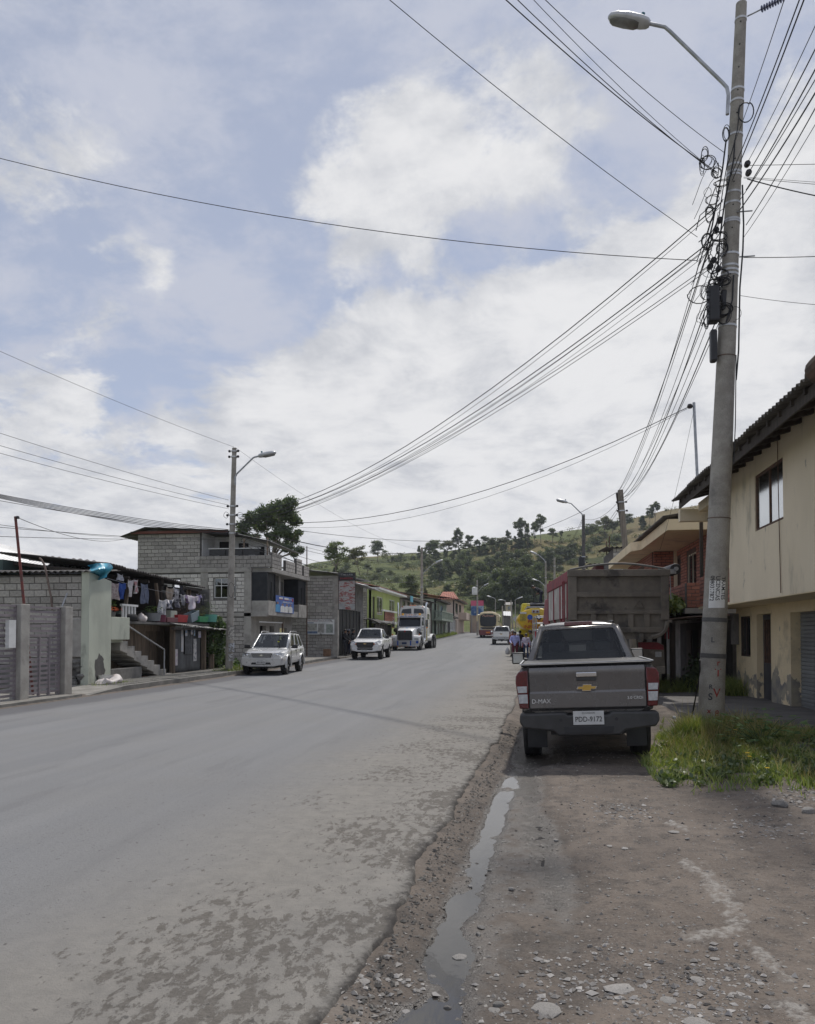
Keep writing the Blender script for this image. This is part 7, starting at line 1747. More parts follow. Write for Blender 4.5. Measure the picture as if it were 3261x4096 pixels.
# right side houses beyond the brick house
for i, (px0, px1, py1, Yr, m_, lb) in enumerate(((2455, 2530, 2192, 41, M_blockw, 'pale block upper storey beyond the brick house'), (2385, 2450, 2258, 46, mat('oxblood wall', (.20, .05, .05), (.14, .045, .045)), 'low oxblood walled house above the tipper tailgate'), (2330, 2385, 2282, 56, M_yel, 'small ochre house behind the street lamp'))):
    A1, A2 = atY(px0, 2540, Yr), atY(px1, py1, Yr); h_ = thing('house', lb, 'house', (0, 0, 0))
    MB().bx(A1.x, A1.x + 5, Yr, Yr + 5, gzl(Yr) - .2, A2.z).build('wall', m_ if i else M_mortar, h_)
    if i == 0: blocks(h_, (A1.x, Yr, A2.z - 2.0), X_, NY, 2.4, 2.0, .4, .2, M_blockw, seed=61)
    corrugated(h_, (A1.x - .4, Yr - .4, A2.z + .02), (A1.x + 5, Yr - .4, A2.z + .02), (A1.x + 5, Yr + 5, A2.z + .35), (A1.x - .4, Yr + 5, A2.z + .35), M_tind, .25, .03, name='roof')
    MB().bx(A1.x + .5, A1.x + 1.3, Yr - .03, Yr - .003, A2.z - 1.4, A2.z - .5).build('window', M_dark, h_)
# ================================================================== VEGETATION
def leaf_mesh(name, clumps, size, m, seed=0, aspect=.5, up=.0):
    """many small leaf quads spread through ellipsoid clumps: (centre, (rx,ry,rz), count)"""
    rg = np.random.default_rng(seed); V = []
    for c, r, n in clumps:
        d = rg.normal(size=(n, 3)); d /= np.linalg.norm(d, axis=1)[:, None]
        p_ = np.asarray(c) + d * np.asarray(r) * (rg.random(n) ** .45)[:, None] * (1 + .25 * rg.normal(size=n) * .6)[:, None]
        a = rg.normal(size=(n, 3)); a[:, 2] += up; a /= np.linalg.norm(a, axis=1)[:, None]
        b = np.cross(a, d + .3 * rg.normal(size=(n, 3))); b /= (np.linalg.norm(b, axis=1)[:, None] + 1e-9)
        s = size * rg.uniform(.6, 1.4, n)[:, None]
        V.append(np.stack([p_ - a * s, p_ + b * s * aspect, p_ + a * s, p_ - b * s * aspect], 1).reshape(-1, 3))
    V = np.concatenate(V); n = len(V) // 4
    me = bpy.data.meshes.new(name); me.vertices.add(len(V)); me.vertices.foreach_set('co', V.ravel())
    me.loops.add(n * 4); me.loops.foreach_set('vertex_index', np.arange(n * 4, dtype=np.int32))
    me.polygons.add(n); me.polygons.foreach_set('loop_start', np.arange(0, n * 4, 4, dtype=np.int32)); me.polygons.foreach_set('loop_total', np.full(n, 4, np.int32))
    me.update(calc_edges=True); me.materials.append(m); return me
def trunk_mesh(tips, base, r, seed=0, split=.45):
    rnd = random.Random(seed); mb = MB(); base = Vector(base)
    top = sum((Vector(t_) for t_ in tips), Vector()) / len(tips); fork = base.lerp(top, split) + Vector((rnd.uniform(-.2, .2), rnd.uniform(-.2, .2), 0))
    mb.tube([base, base.lerp(fork, .5) + Vector((rnd.uniform(-.12, .12), 0, 0)), fork], [r, r * .8, r * .62], 7)
    for t_ in tips:
        t_ = Vector(t_); mid = fork.lerp(t_, .5) + Vector((rnd.uniform(-.3, .3), rnd.uniform(-.3, .3), rnd.uniform(.0, .3)))
        mb.tube([fork, mid, t_], [r * .5, r * .3, r * .12], 5)
    return mb.mesh('trunk', M_bark, 60)
VAR = {}
def tree_variant(kind, k):
    if (kind, k) in VAR: return VAR[kind, k]
    rnd = random.Random(hash(kind) % 997 if False else sum(map(ord, kind)) * 31 + k); cl = []; H = 10.0
    if kind == 'tuft':          # tall thin stem with small tufts high up
        for i in range(rnd.randint(8, 11)):
            z = rnd.uniform(.58, 1.0) * H; cl.append(((rnd.uniform(-1.5, 1.5), rnd.uniform(-1.2, 1.2), z), (rnd.uniform(.7, 1.5), rnd.uniform(.7, 1.3), rnd.uniform(.5, 1.1)), 130))
        for i in range(2): cl.append(((rnd.uniform(-1, 1), rnd.uniform(-1, 1), rnd.uniform(.3, .5) * H), (.6, .6, .5), 70))
    elif kind == 'broad':       # umbrella crown on several limbs
        for i in range(17):
            a = rnd.uniform(0, 6.28); q = rnd.uniform(.8, 4.0); cl.append(((q * cos(a), q * sin(a) * .8, H * rnd.uniform(.55, 1.0) - q * .35), (rnd.uniform(1.0, 2.1), rnd.uniform(.9, 1.8), rnd.uniform(.6, 1.2)), 150))
    elif kind == 'dense':       # full dark crown down to the ground
        for i in range(30):
            a = rnd.uniform(0, 6.28); z = rnd.uniform(.12, .95); q = (1 - abs(z - .45) * 1.25) * rnd.uniform(.3, 1) * 3.6
            cl.append(((q * cos(a), q * sin(a), z * H), (rnd.uniform(1.0, 2.1), rnd.uniform(1.0, 2.0), rnd.uniform(.8, 1.5)), 150))
    elif kind == 'column':
        for i in range(14):
            z = rnd.uniform(.08, 1.0); q = 1.3 * (1.05 - z); a = rnd.uniform(0, 6.28)
            cl.append(((q * cos(a), q * sin(a), z * H), (.9 * (1.15 - z) + .3, .9 * (1.15 - z) + .3, .9), 170))
    else:                       # bush
        for i in range(10):
            a = rnd.uniform(0, 6.28); q = rnd.uniform(0, 5); cl.append(((q * cos(a), q * sin(a), rnd.uniform(.1, .75) * H * (1 - q / 8)), (2.6, 2.4, 2.0), 170))
    dark = leafmat('hill tree leaf', (.060, .085, .040), (.15, .175, .085), .4, .5) if kind in ('tuft', 'broad', 'dense', 'column') else leafmat('bush leaf', (.07, .10, .036), (.17, .185, .08), .4)
    if kind == 'broad' and k == 2: dark = leafmat('olive leaf', (.09, .105, .045), (.20, .20, .10), .4)
    me = leaf_mesh('crown', cl, .30 if kind != 'bush' else .42, dark, k + 5)
    tips = [c for c, r, n in cl[:7]]
    tm = trunk_mesh(tips, (0, 0, -1.2), .22 if kind != 'tuft' else .15, k, .5 if kind in ('tuft', 'broad') else .3)
    VAR[kind, k] = (tm, me); return VAR[kind, k]
LBL = {'tuft': ('tall thin eucalyptus with high tufted crown on the hill ridge', 'tufted eucalyptus trees along the ridge'), 'broad': ('spreading eucalyptus with bare limbs on the hill', 'spreading eucalyptus trees on the hill'),
       'dense': ('dense dark green tree on the wooded slope', 'dark trees on the slope'), 'column': ('narrow dark conical tree on the hill', 'conical trees on the hill'), 'bush': ('low rounded bush on the hillside', 'bushes on the hillside')}
NAMES = {'tuft': 'eucalyptus_tree', 'broad': 'eucalyptus_tree', 'dense': 'dark_tree', 'column': 'conical_tree', 'bush': 'hill_bush'}
tcount = 0
def plant_tree(kind, px, pb, pt, Y=None, wide=1.0, lean=0.0, label=None):
    global tcount; tcount += 1
    q = hill_hit(px, pb) if Y is None else atY(px, pb, Y)
    d = q.y; H = (pb - pt) * d / F
    th = thing(NAMES[kind], label or LBL[kind][0], 'bush' if kind == 'bush' else 'tree', q, (tcount * 1.7) % 6.28, None if label else LBL[kind][1])
    s = H / (10.3 if kind != 'bush' else 9.0); th.scale = (s * wide, s * wide, s); th.rotation_euler = (lean * .5, lean, (tcount * 1.7) % 6.28)
    tm, cm = tree_variant(kind, tcount % 3); link('trunk', tm, th); link('crown', cm, th); return th
rt = random.Random(12)
for kind, px, pb, pt, w in [('tuft', 1835, 2214, 2125, 1.1), ('tuft', 1822, 2214, 2150, 1.0), ('tuft', 1875, 2214, 2146, 1.3), ('tuft', 2035, 2195, 2130, .8), ('tuft', 2078, 2190, 2085, .9), ('tuft', 2100, 2188, 2090, .8), ('tuft', 2140, 2180, 2100, 1), ('tuft', 2165, 2175, 2070, .9), ('tuft', 1943, 2210, 2148, 1.2), ('tuft', 2620, 2100, 2020, 1.2), ('tuft', 2600, 2100, 2040, 1.0), ('tuft', 2246, 2175, 2126, .8), ('tuft', 1905, 2215, 2165, 1.1), ('tuft', 1735, 2225, 2165, 1.4),
                            ('broad', 1510, 2250, 2168, 1.1), ('broad', 1740, 2228, 2165, 1.3), ('broad', 1790, 2225, 2162, 1.3), ('broad', 1715, 2230, 2178, 1.2), ('broad', 1980, 2205, 2155, 1.4), ('broad', 2012, 2200, 2150, 1.3), ('broad', 2210, 2170, 2118, 1.2), ('broad', 2372, 2165, 2100, 1.2), ('broad', 2422, 2145, 2073, 1.3), ('broad', 2505, 2125, 2062, 1.5), ('broad', 2450, 2140, 2090, 1.2), ('broad', 1870, 2218, 2172, 1.2), ('broad', 2345, 2170, 2118, 1.2),
                            ('column', 1677, 2238, 2188, 1.4), ('column', 1918, 2222, 2172, 1.5), ('column', 2570, 2115, 2055, 1.3), ('column', 2085, 2195, 2130, 1.6), ('column', 2110, 2195, 2120, 1.5), ('column', 1700, 2235, 2190, 1.3), ('column', 2060, 2200, 2150, 1.4),
                            ('bush', 1570, 2246, 2222, 1.2), ('bush', 1604, 2244, 2214, 1.0), ('bush', 1428, 2260, 2236, 1.2), ('bush', 1388, 2275, 2240, 1.3), ('bush', 1655, 2240, 2222, 1.2), ('bush', 1370, 2300, 2262, 1.3), ('bush', 1400, 2320, 2285, 1.5)]:
    plant_tree(kind, px, pb, pt - (pb - pt) * .12, None, w)
for kind, px, pb, pt, w in [('dense', 1757, 2330, 2240, 1.0), ('dense', 1790, 2320, 2232, 1.0), ('dense', 1835, 2315, 2235, 1.1), ('dense', 1730, 2325, 2262, 1.0), ('dense', 1875, 2300, 2222, 1.0), ('dense', 1920, 2330, 2240, 1.2), ('dense', 1960, 2310, 2222, 1.1), ('dense', 1880, 2375, 2280, 1.2), ('dense', 1930, 2392, 2290, 1.2), ('dense', 1990, 2370, 2270, 1.2),
                            ('dense', 2030, 2430, 2270, 1.0), ('dense', 2085, 2440, 2262, 1.0), ('dense', 2130, 2445, 2280, 1.0), ('dense', 2060, 2380, 2240, 1.1), ('dense', 2110, 2330, 2215, 1.1), ('dense', 2150, 2350, 2250, 1.1), ('dense', 1985, 2440, 2330, 1.0), ('dense', 1945, 2440, 2345, 1.0), ('dense', 2165, 2285, 2205, 1.2), ('dense', 2200, 2275, 2190, 1.2), ('dense', 2075, 2270, 2195, 1.3), ('dense', 2030, 2280, 2200, 1.3), ('dense', 1850, 2250, 2205, 1.3), ('dense', 2240, 2240, 2180, 1.4), ('dense', 1995, 2265, 2205, 1.3),
                            ('broad', 2005, 2300, 2235, 1.2), ('broad', 2090, 2260, 2190, 1.3), ('broad', 1470, 2300, 2252, 1.5), ('broad', 1520, 2305, 2268, 1.6), ('broad', 1715, 2290, 2225, 1.0), ('broad', 2290, 2225, 2170, 1.5), ('tuft', 1705, 2310, 2235, 1.0), ('tuft', 1694, 2312, 2240, .9), ('broad', 1790, 2400, 2335, 1.2), ('broad', 1840, 2385, 2330, 1.2),
                            ('bush', 1632, 2272, 2245, 1.0), ('bush', 1560, 2300, 2275, 1.2), ('bush', 1655, 2335, 2310, 1.2), ('bush', 1720, 2350, 2320, 1.2), ('bush', 1800, 2410, 2375, 1.4), ('bush', 1850, 2425, 2385, 1.5), ('bush', 1775, 2385, 2360, 1.5), ('bush', 2290, 2260, 2232, 1.6), ('bush', 2240, 2290, 2250, 1.4), ('bush', 2350, 2200, 2170, 1.8), ('bush', 2270, 2210, 2180, 1.8), ('bush', 2330, 2240, 2215, 1.6), ('bush', 2390, 2180, 2150, 1.6), ('bush', 1500, 2320, 2290, 1.4), ('bush', 1440, 2330, 2290, 1.5), ('bush', 1590, 2330, 2300, 1.3), ('bush', 2190, 2320, 2285, 1.4), ('bush', 1900, 2440, 2400, 1.5), ('bush', 2170, 2400, 2350, 1.4), ('bush', 1860, 2345, 2305, 1.4)]:
    plant_tree(kind, px, pb, pt, None, w)
plant_tree('broad', 1345, 2300, 2158, 118, 1.0, .05, 'spreading eucalyptus rising above the workshop roof')
plant_tree('broad', 1438, 2290, 2175, 150, .9, .25, 'leaning eucalyptus between workshop roof and ridge')
plant_tree('column', 1345, 2300, 2240, 125, 1.3, 0, 'dark conical tree beside the workshop roof')
plant_tree('dense', 1643, 2385, 2296, 135, 1.25, 0, 'rounded green tree behind the lime house roof')
plant_tree('bush', 1570, 2390, 2340, 125, 1.2, 0, 'olive bush behind the red edged roof')
plant_tree('column', 1702, 2400, 2335, 128, 1.0, 0, 'dark conical tree behind the cream house roof')
for k in range(26):
    px = 1690 + k * 17 + rt.uniform(-7, 7); yb = float(np.interp(px, [1690, 1850, 2000, 2150], [2236, 2226, 2205, 2182])) + rt.uniform(0, 10)
    plant_tree(('broad', 'column', 'tuft', 'dense')[k % 4], px, yb, yb - rt.uniform(26, 48), None, 1.25)
for k in range(16):
    px, yb = rt.uniform(2190, 2480), 0; yb = float(np.interp(px, [2190, 2480], [2230, 2150])) + rt.uniform(-10, 45)
    plant_tree(('dense', 'bush', 'dense', 'broad')[k % 4], px, yb, yb - rt.uniform(28, 50), None, 1.4)
# scrub that covers the slope as one mass
rg = np.random.default_rng(5); cl = []
for k in range(1300):
    x, y = rg.uniform(-105, 75), rg.uniform(165, 378)
    if float(fbm(x * .05 + 4, y * .05, 3, 15)) < .47: continue
    s = rg.uniform(.6, 2.0); cl.append(((x, y, float(hheight(x, y)) + s * .35), (s * 1.5, s * 1.3, s), 42))
tag(link('scrub', leaf_mesh('scrub', cl, .36, leafmat('scrub leaf', (.065, .085, .034), (.16, .16, .07), .3), 9)), 'dark scrub scattered over the hillside', 'scrub', kind='stuff')

# big tree behind the block house
def pixel_tree(name, label, cl_px, base, Y, r, n, size, m, seed=1, dy=1.6):
    rnd = random.Random(seed); cls = []
    bpos = atY(base[0], base[1], Y); th = thing(name, label, 'tree', bpos)
    for px, py, pr in cl_px:
        c = atY(px, py, Y + rnd.uniform(-dy, dy)) - bpos; rr = pr * 1.22 * Y / F
        cls.append((tuple(c), (rr, rr * .95, rr * .75), int(n * (pr / 35) ** 2)))
    link('crown', leaf_mesh('crown', cls, size, m, seed), th)
    link('trunk', trunk_mesh([c for c, q, k in cls], (0, 0, -4), r, seed, .62), th)
    return th
pixel_tree('eucalyptus_tree', 'large leaning eucalyptus standing behind the block house', [(1160, 2010, 30), (1115, 2028, 34), (1065, 2050, 36), (1012, 2072, 32), (975, 2105, 28), (1150, 2060, 36), (1100, 2085, 36), (1045, 2105, 30), (1180, 2085, 26), (1130, 2125, 34), (1168, 2155, 28), (1085, 2145, 22), (985, 2148, 22), (1198, 2200, 18), (1150, 2190, 24), (1060, 2175, 16), (1022, 2150, 18), (1110, 2175, 20), (1178, 2215, 16), (965, 2130, 18), (1195, 2130, 16)], (1088, 2250), 60, .17, 1150, .115, M_leafd, 4)

# vines and leafy weeds
def foliage(name, label, cls, size, m, seed, cat='plant', stems=True):
    th = thing(name, label, cat, cls[0][0]); o = Vector(cls[0][0])
    loc_ = [((Vector(c) - o)[:], r, n) for c, r, n in cls]
    link('leaves', leaf_mesh('leaves', loc_, size, m, seed, .55), th)
    if stems:
        rnd = random.Random(seed); b = MB()
        lo = min(c[2] - r[2] for c, r, n in loc_)
        for c, r, n in loc_:
            b.tube([(c[0] + rnd.uniform(-.1, .1), c[1] + rnd.uniform(-.1, .1), lo), (c[0] * .9, c[1], (lo + c[2]) / 2), c], [.02, .014, .006], 5)
        tag(b.build('stems', M_bark, th, smooth=60), kind='stuff')
    return th
cl = [(atX(px, py, -13.15), (.3, pr * .010, pr * .010), int(pr * 22)) for px, py, pr in ((865, 2490, 30), (890, 2510, 26), (850, 2540, 34), (885, 2560, 30), (872, 2600, 34), (893, 2640, 26), (860, 2640, 30), (880, 2680, 22), (835, 2500, 20), (840, 2590, 26))]
foliage('climbing_vine', 'green climbing vine smothering the fence beside the left pole', cl, .07, M_leafg, 3)
cl = [(atX(px, py, -12.5), (.2, .3, .22), 160) for px, py in ((945, 2655), (930, 2670), (955, 2675))]
foliage('roadside_bush', 'small bright bush at the foot of the rubble wall', cl, .06, M_leafg, 5)
cl = [((3.95 + .2 * (k % 3), 22.9 + k * .5, 2.42 + .1 * (k % 2)), (.45, .45, .24), 420) for k in range(11)]
foliage('grape_vine', 'sunlit broad leaved vine spread over the lean to roof', cl, .085, leafmat('vine leaf', (.10, .16, .03), (.26, .30, .07), 3), 7)
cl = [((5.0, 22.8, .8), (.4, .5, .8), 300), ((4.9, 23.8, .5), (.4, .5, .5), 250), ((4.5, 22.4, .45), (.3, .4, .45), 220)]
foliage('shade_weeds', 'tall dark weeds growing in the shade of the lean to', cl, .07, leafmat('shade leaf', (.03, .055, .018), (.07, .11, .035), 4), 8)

def grass(name, label, poly, n, h0, h1, m, seed=0, zf=None, tall=None, dens=None, lean=.5, w=.006):
    rg = np.random.default_rng(seed); xs = [q[0] for q in poly]; ys = [q[1] for q in poly]; P = np.array(poly); pts = []
    while len(pts) < n:
        c = np.column_stack([rg.uniform(min(xs), max(xs), 4 * n), rg.uniform(min(ys), max(ys), 4 * n)]); ins = np.zeros(len(c), bool)
        for (ax, ay), (bx_, by) in zip(P, np.roll(P, -1, 0)):
            k = ((ay > c[:, 1]) != (by > c[:, 1])) & (c[:, 0] < (bx_ - ax) * (c[:, 1] - ay) / (by - ay + 1e-12) + ax); ins ^= k
        c = c[ins]; dn = fbm(c[:, 0] * 2.5, c[:, 1] * 2.5, 3, seed + 3)
        c = c[rg.random(len(c)) < np.clip((dn - .32) * 3.6, .02, 1)]
        pts.extend(c.tolist())
    p_ = np.array(pts[:n]); z = gheight(p_[:, 0], p_[:, 1], False) if zf is None else zf(p_[:, 0], p_[:, 1])
    h = rg.uniform(h0, h1, n) * (.6 + .8 * fbm(p_[:, 0] * 1.7, p_[:, 1] * 1.7, 2, seed + 9))
    if tall is not None: h = h * tall(p_[:, 0], p_[:, 1])
    a = rg.uniform(0, 2 * pi, n); ln = rg.normal(size=(n, 2)) * lean * h[:, None]
    wv = np.column_stack([np.cos(a), np.sin(a), np.zeros(n)]) * (w * rg.uniform(.7, 1.5, n))[:, None]
    B = np.column_stack([p_, z - .02]); Mid = B + np.column_stack([ln * .35, h * .6]); T = B + np.column_stack([ln, h])
    V = np.stack([B - wv, B + wv, Mid + wv * .8, Mid - wv * .8, T], 1).reshape(-1, 3); i = np.arange(n)[:, None] * 5
    fs = [tuple(q) for q in (i + np.array([0, 1, 2, 3])).tolist()] + [tuple(q) for q in (i + np.array([3, 2, 4])).tolist()]
    me = bpy.data.meshes.new(name); me.from_pydata(V.tolist(), [], fs); me.materials.append(m)
    return tag(link(name, me), label, 'grass', kind='stuff')
M_grass = leafmat('grass blade', (.095, .155, .03), (.30, .33, .10), 2.2, .38)
M_grassd = leafmat('dry grass blade', (.22, .21, .08), (.46, .38, .18), 2.2, .35)
gpoly = [gp(*q) for q in ((2640, 2995), (2655, 3040), (2715, 3050), (2780, 3085), (2860, 3095), (2950, 3085), (3050, 3095), (3150, 3120), (3261, 3165), (3450, 3190), (3450, 2960), (3261, 2955), (3150, 2945), (3050, 2935), (2930, 2915), (2790, 2890), (2710, 2925), (2660, 2975))]
pb2 = (PB.x, PB.y)
tallf = lambda x, y: .42 + .85 * np.exp(-((x - pb2[0] + .35) ** 2 + (y - pb2[1] + .8) ** 2) / .7)
zgf = lambda x, y: np.maximum(gheight(x, y, False), np.where(x > 3.15, gheight(np.full_like(x, 4.0), y, False) + .04, -9))
grass('grass', 'tall green verge grass round the foot of the utility pole', gpoly, 26000, .08, .30, M_grass, 1, zgf, tallf)
grass('dry_grass', 'straw coloured grass stalks among the verge grass', gpoly, 3000, .18, .50, M_grassd, 2, zgf, tallf, lean=.35, w=.004)
gp2 = [(3.3, 21.6), (5.3, 21.4), (5.4, 24.5), (3.9, 25.0), (3.2, 23.0)]
grass('grass', 'rough grass in front of the lean to shed', gp2, 5000, .12, .45, M_grass, 3, None, None)
grass('grass', 'grass tuft between the footpath and the yellow house corner', [(4.6, 20.6), (5.6, 20.6), (5.6, 22.2), (4.6, 22.2)], 2500, .2, .6, M_grass, 4)
zk = lambda x, y: zl(y) + .12
grass('grass', 'thin grass along the kerb beside the silver car', [(-12.2, 29.0), (-11.4, 29.0), (-11.3, 36.0), (-12.4, 36.0)], 2500, .08, .25, M_grass, 5, zk)
grass('grass', 'grass growing at the kerb below the sage house', [(-12.0, 92), (-10.9, 92), (-10.4, 118), (-11.6, 118)], 3000, .15, .5, M_grass, 6, zk, w=.015)
grass('grass', 'green roadside verge beyond the coach', [(-.5, 118), (5, 118), (6, 150), (-.5, 150)], 6000, .3, .9, M_grass, 7, None, w=.04)
grass('grass', 'grass clump under the white rubbish sacks', [(-12.9, 20.9), (-12.0, 20.9), (-12.0, 22.6), (-12.9, 22.6)], 700, .05, .16, M_grass, 8, zk)
rg = np.random.default_rng(31); cl = []
for k in range(90):
    q = gp(rg.uniform(2640, 3300), rg.uniform(2950, 3135)); cl.append(((q[0], q[1], float(zgf(np.array([q[0]]), np.array([q[1]]))[0]) + .05), (.10, .10, .07), 26))
tag(link('ground_cover', leaf_mesh('ground_cover', cl, .032, leafmat('cover leaf', (.06, .10, .03), (.16, .20, .07), 4), 3, .6)), 'low broad leaved weeds mixed into the verge grass', 'weeds', kind='stuff')
gpo = [gp(*q) for q in ((2560, 3030), (2620, 3110), (2760, 3160), (2900, 3160), (3050, 3150), (3261, 3210), (3450, 3230), (3450, 3120), (3100, 3080), (2800, 3060), (2650, 2900), (2660, 2860), (2610, 2960))]
grass('sparse_grass', 'thin grass thinning out onto the bare dirt', gpo, 2600, .04, .14, M_grass, 12, None, None)
# broad leaved weed and small flowers by the pole
def weed():
    c = atZ(3050, 2985, .05); th = thing('leafy_weed', 'broad leaved green weed standing in the verge grass', 'plant', c)
    rnd = random.Random(3); b = MB(); s_ = MB()
    for k in range(150):
        a = rnd.uniform(0, 6.28); q = rnd.uniform(0, .36); h = rnd.uniform(.06, .46) * (1 - q * .9)
        p0 = Vector((q * cos(a) * 1.25, q * sin(a), h)); d = Vector((cos(a + rnd.uniform(-.8, .8)), sin(a + rnd.uniform(-.8, .8)), rnd.uniform(-.3, .5))).normalized(); sd = d.cross(Z_).normalized(); L = rnd.uniform(.05, .10)
        b.add([p0, p0 + d * L * .35 + sd * L * .42, p0 + d * L * .6 + sd * L * .25, p0 + d * L, p0 + d * L * .6 - sd * L * .25, p0 + d * L * .35 - sd * L * .42], [(0, 1, 2, 3, 4, 5)])
        if k % 7 == 0: s_.tube([(0, 0, -.03), p0 * .5 + Vector((0, 0, .03)), p0], [.006, .004, .003], 4)
    b.build('leaves', leafmat('weed leaf', (.06, .12, .035), (.14, .21, .075), 8), th, recalc=False)
    tag(s_.build('stems', mat('green stem', (.10, .14, .05)), th), kind='stuff')
weed()
bpy.data.objects['leafy_weed'].scale = (1.5, 1.5, 1.25)
for i, (px, py, h) in enumerate(((2990, 3012, .24), (3070, 3072, .18), (2942, 2920, .35), (2998, 3026, .2))):
    c = atZ(px, py, h * .8); q = Vector((c.x, c.y, gz(c.x, c.y))); th = thing('yellow_flower', 'small yellow daisy flower in the verge grass', 'flower', q, 0, 'yellow flowers in the verge')
    top = Vector((0, 0, c.z - q.z)); MB().tube([(0, 0, 0), top], .003, 5).build('stem', MATS['green stem'], th)
    b = MB()
    for k in range(9):
        a = 2 * pi * k / 9; b.add([top, top + Vector((.022 * cos(a - .3), .022 * sin(a - .3), .006)), top + Vector((.03 * cos(a), .03 * sin(a), .002)), top + Vector((.022 * cos(a + .3), .022 * sin(a + .3), .006))], [(0, 1, 2, 3)])
    b.build('petals', mat('petal yellow', (.75, .50, .02)), th, recalc=False)
c = atZ(2697, 2870, .42); q = Vector((c.x, c.y, gz(c.x, c.y))); th = thing('seed_head', 'white dandelion clock on a thin stalk beside the pickup', 'flower', q)
MB().tube([(0, 0, 0), (.01, 0, (c.z - q.z) * .5), (0, 0, c.z - q.z)], .003, 5).build('stem', M_grassd, th); MB().ball((0, 0, c.z - q.z), .026, 10).build('clock', mat('seed fluff', (.6, .6, .57), (.4, .4, .38), sc=60), th)
# ================================================================== PEOPLE
def person(label, loc, rotz, H=1.68, top=(.2, .2, .2), legs=(.1, .1, .12), top2=None, stride=.18, lean=0.0, head_tilt=.0, armL=(-.05, .0), armR=(-.05, .0), hair=(.012, .010, .009), hairlong=False, cap=None, shoes=(.05, .045, .04), bend=0.0, child=False, girth=1.0, bag=None):
    th = thing('person', label, 'person', loc, rotz); k = H / 1.70; g = girth
    mats = [mat('cloth top %s' % (top,), top, top2, rough=.9, sc=14, lo=.47, hi=.53), mat('cloth legs %s' % (legs,), legs, rough=.9, sc=10), M_skin, mat('shoe %s' % (shoes,), shoes, rough=.6)]
    def sp(p_):      # bend the upper body forward about the hips (forward is +y)
        x, y, z = p_; hz = .95
        if z > hz:
            a = bend + lean; dz = z - hz; y, z = y + dz * sin(a), hz + dz * cos(a)
        return Vector((x * k, y * k, z * k))
    caps = []
    cp = lambda a, b, ra, rb, m: caps.append((sp(a), sp(b), ra * k, rb * k, m))
    cp((0, 0, .95), (0, 0, 1.10), .15 * g, .14 * g, 0); cp((0, 0, 1.10), (0, .01, 1.32), .14 * g, .15 * g, 0); cp((-.09, 0, 1.18), (.09, 0, 1.18), .125 * g, .125 * g, 0); cp((-.12, 0, 1.36), (.12, 0, 1.36), .09, .09, 0); cp((-.07, 0, .93), (.07, 0, .93), .135 * g, .135 * g, 1)
    cp((0, 0, 1.40), (0, .02, 1.50), .055, .05, 2); hc = Vector((0, .03 + head_tilt * .08, 1.585 - abs(head_tilt) * .02))
    cp(hc + Vector((0, 0, .025)), hc + Vector((0, .02, -.03)), .092, .075, 2); cp(hc + Vector((0, .08, -.005)), hc + Vector((0, .10, -.03)), .012, .016, 2); cp(hc + Vector((0, .05, -.075)), hc + Vector((0, .055, -.085)), .045, .04, 2)
    for s in (-1, 1): cp(hc + Vector((s * .09, 0, .01)), hc + Vector((s * .092, 0, -.02)), .014, .012, 2)
    for s, (fwd, outw) in ((-1, armL), (1, armR)):
        sh = Vector((s * .185 * g, 0, 1.385)); el = sh + Vector((s * (.05 + outw), fwd * .35, -.27)); wr = el + Vector((-s * (.0 + max(0, fwd) * .22), fwd * .75 + .04, -.23 + max(0, fwd) * .22))
        cp(sh, el, .062, .05, 0); cp(el, wr, .048, .034, 0)
        hd = (wr - el).normalized(); cp(wr, wr + hd * .07, .032, .038, 2); sd = Vector((0, 1, 0)) if abs(hd.y) < .7 else Vector((1, 0, 0))
        for q in range(4): cp(wr + hd * .07 + sd * (q - 1.5) * .019, wr + hd * (.145 - .012 * abs(q - 1.4)) + sd * (q - 1.5) * .02 + Vector((-s * .012, 0, 0)), .0095, .0085, 2)
        cp(wr + hd * .03 + sd * .03, wr + hd * .085 + sd * .055, .011, .009, 2)
        st = stride * s; hip = Vector((s * .095, 0, .90)); kn = Vector((s * .10, st * .55 + .05, .50)); an = Vector((s * .10, st, .09 + (.03 if st < 0 else 0)))
        cp(hip, kn, .092 * g, .062 * g, 1); cp(kn, an, .06, .042, 1); cp(an + Vector((0, -.03, -.045)), an + Vector((0, .14, -.06)), .042, .035, 3)
    mb = MB()
    for a, b, ra, rb, m in caps:
        d = (b - a); d = d.normalized() if d.length > 1e-5 else Vector((0, 0, 1))
        pts, rs = [], []
        for t_ in (0.02, .3, .7, 1): pts.append(a - d * ra * cos(t_ * pi / 2)); rs.append(max(.001, ra * sin(t_ * pi / 2)))
        for t_ in (1, .7, .3, .02): pts.append(b + d * rb * cos(t_ * pi / 2)); rs.append(max(.001, rb * sin(t_ * pi / 2)))
        mb.tube(pts, rs, 12)
    o = mb.build('body', mats, None, smooth=None)
    r = o.modifiers.new('r', 'REMESH'); r.mode = 'VOXEL'; r.voxel_size = .011 * k
    s_ = o.modifiers.new('s', 'SMOOTH'); s_.factor = .5; s_.iterations = 3
    bake(o); me = o.data; o.parent = th
    n = len(me.polygons); cen = np.empty(n * 3); me.polygons.foreach_get('center', cen); cen = cen.reshape(-1, 3); best = np.full(n, 1e9); mi = np.zeros(n, int)
    for a, b, ra, rb, m in caps:
        a_, b_ = np.array(a), np.array(b); v = b_ - a_; t_ = np.clip(((cen - a_) @ v) / (v @ v + 1e-9), 0, 1)
        d = np.linalg.norm(cen - a_ - t_[:, None] * v, axis=1) - (ra + (rb - ra) * t_); q = d < best; best[q] = d[q]; mi[q] = m
    me.materials.clear(); [me.materials.append(m) for m in mats]
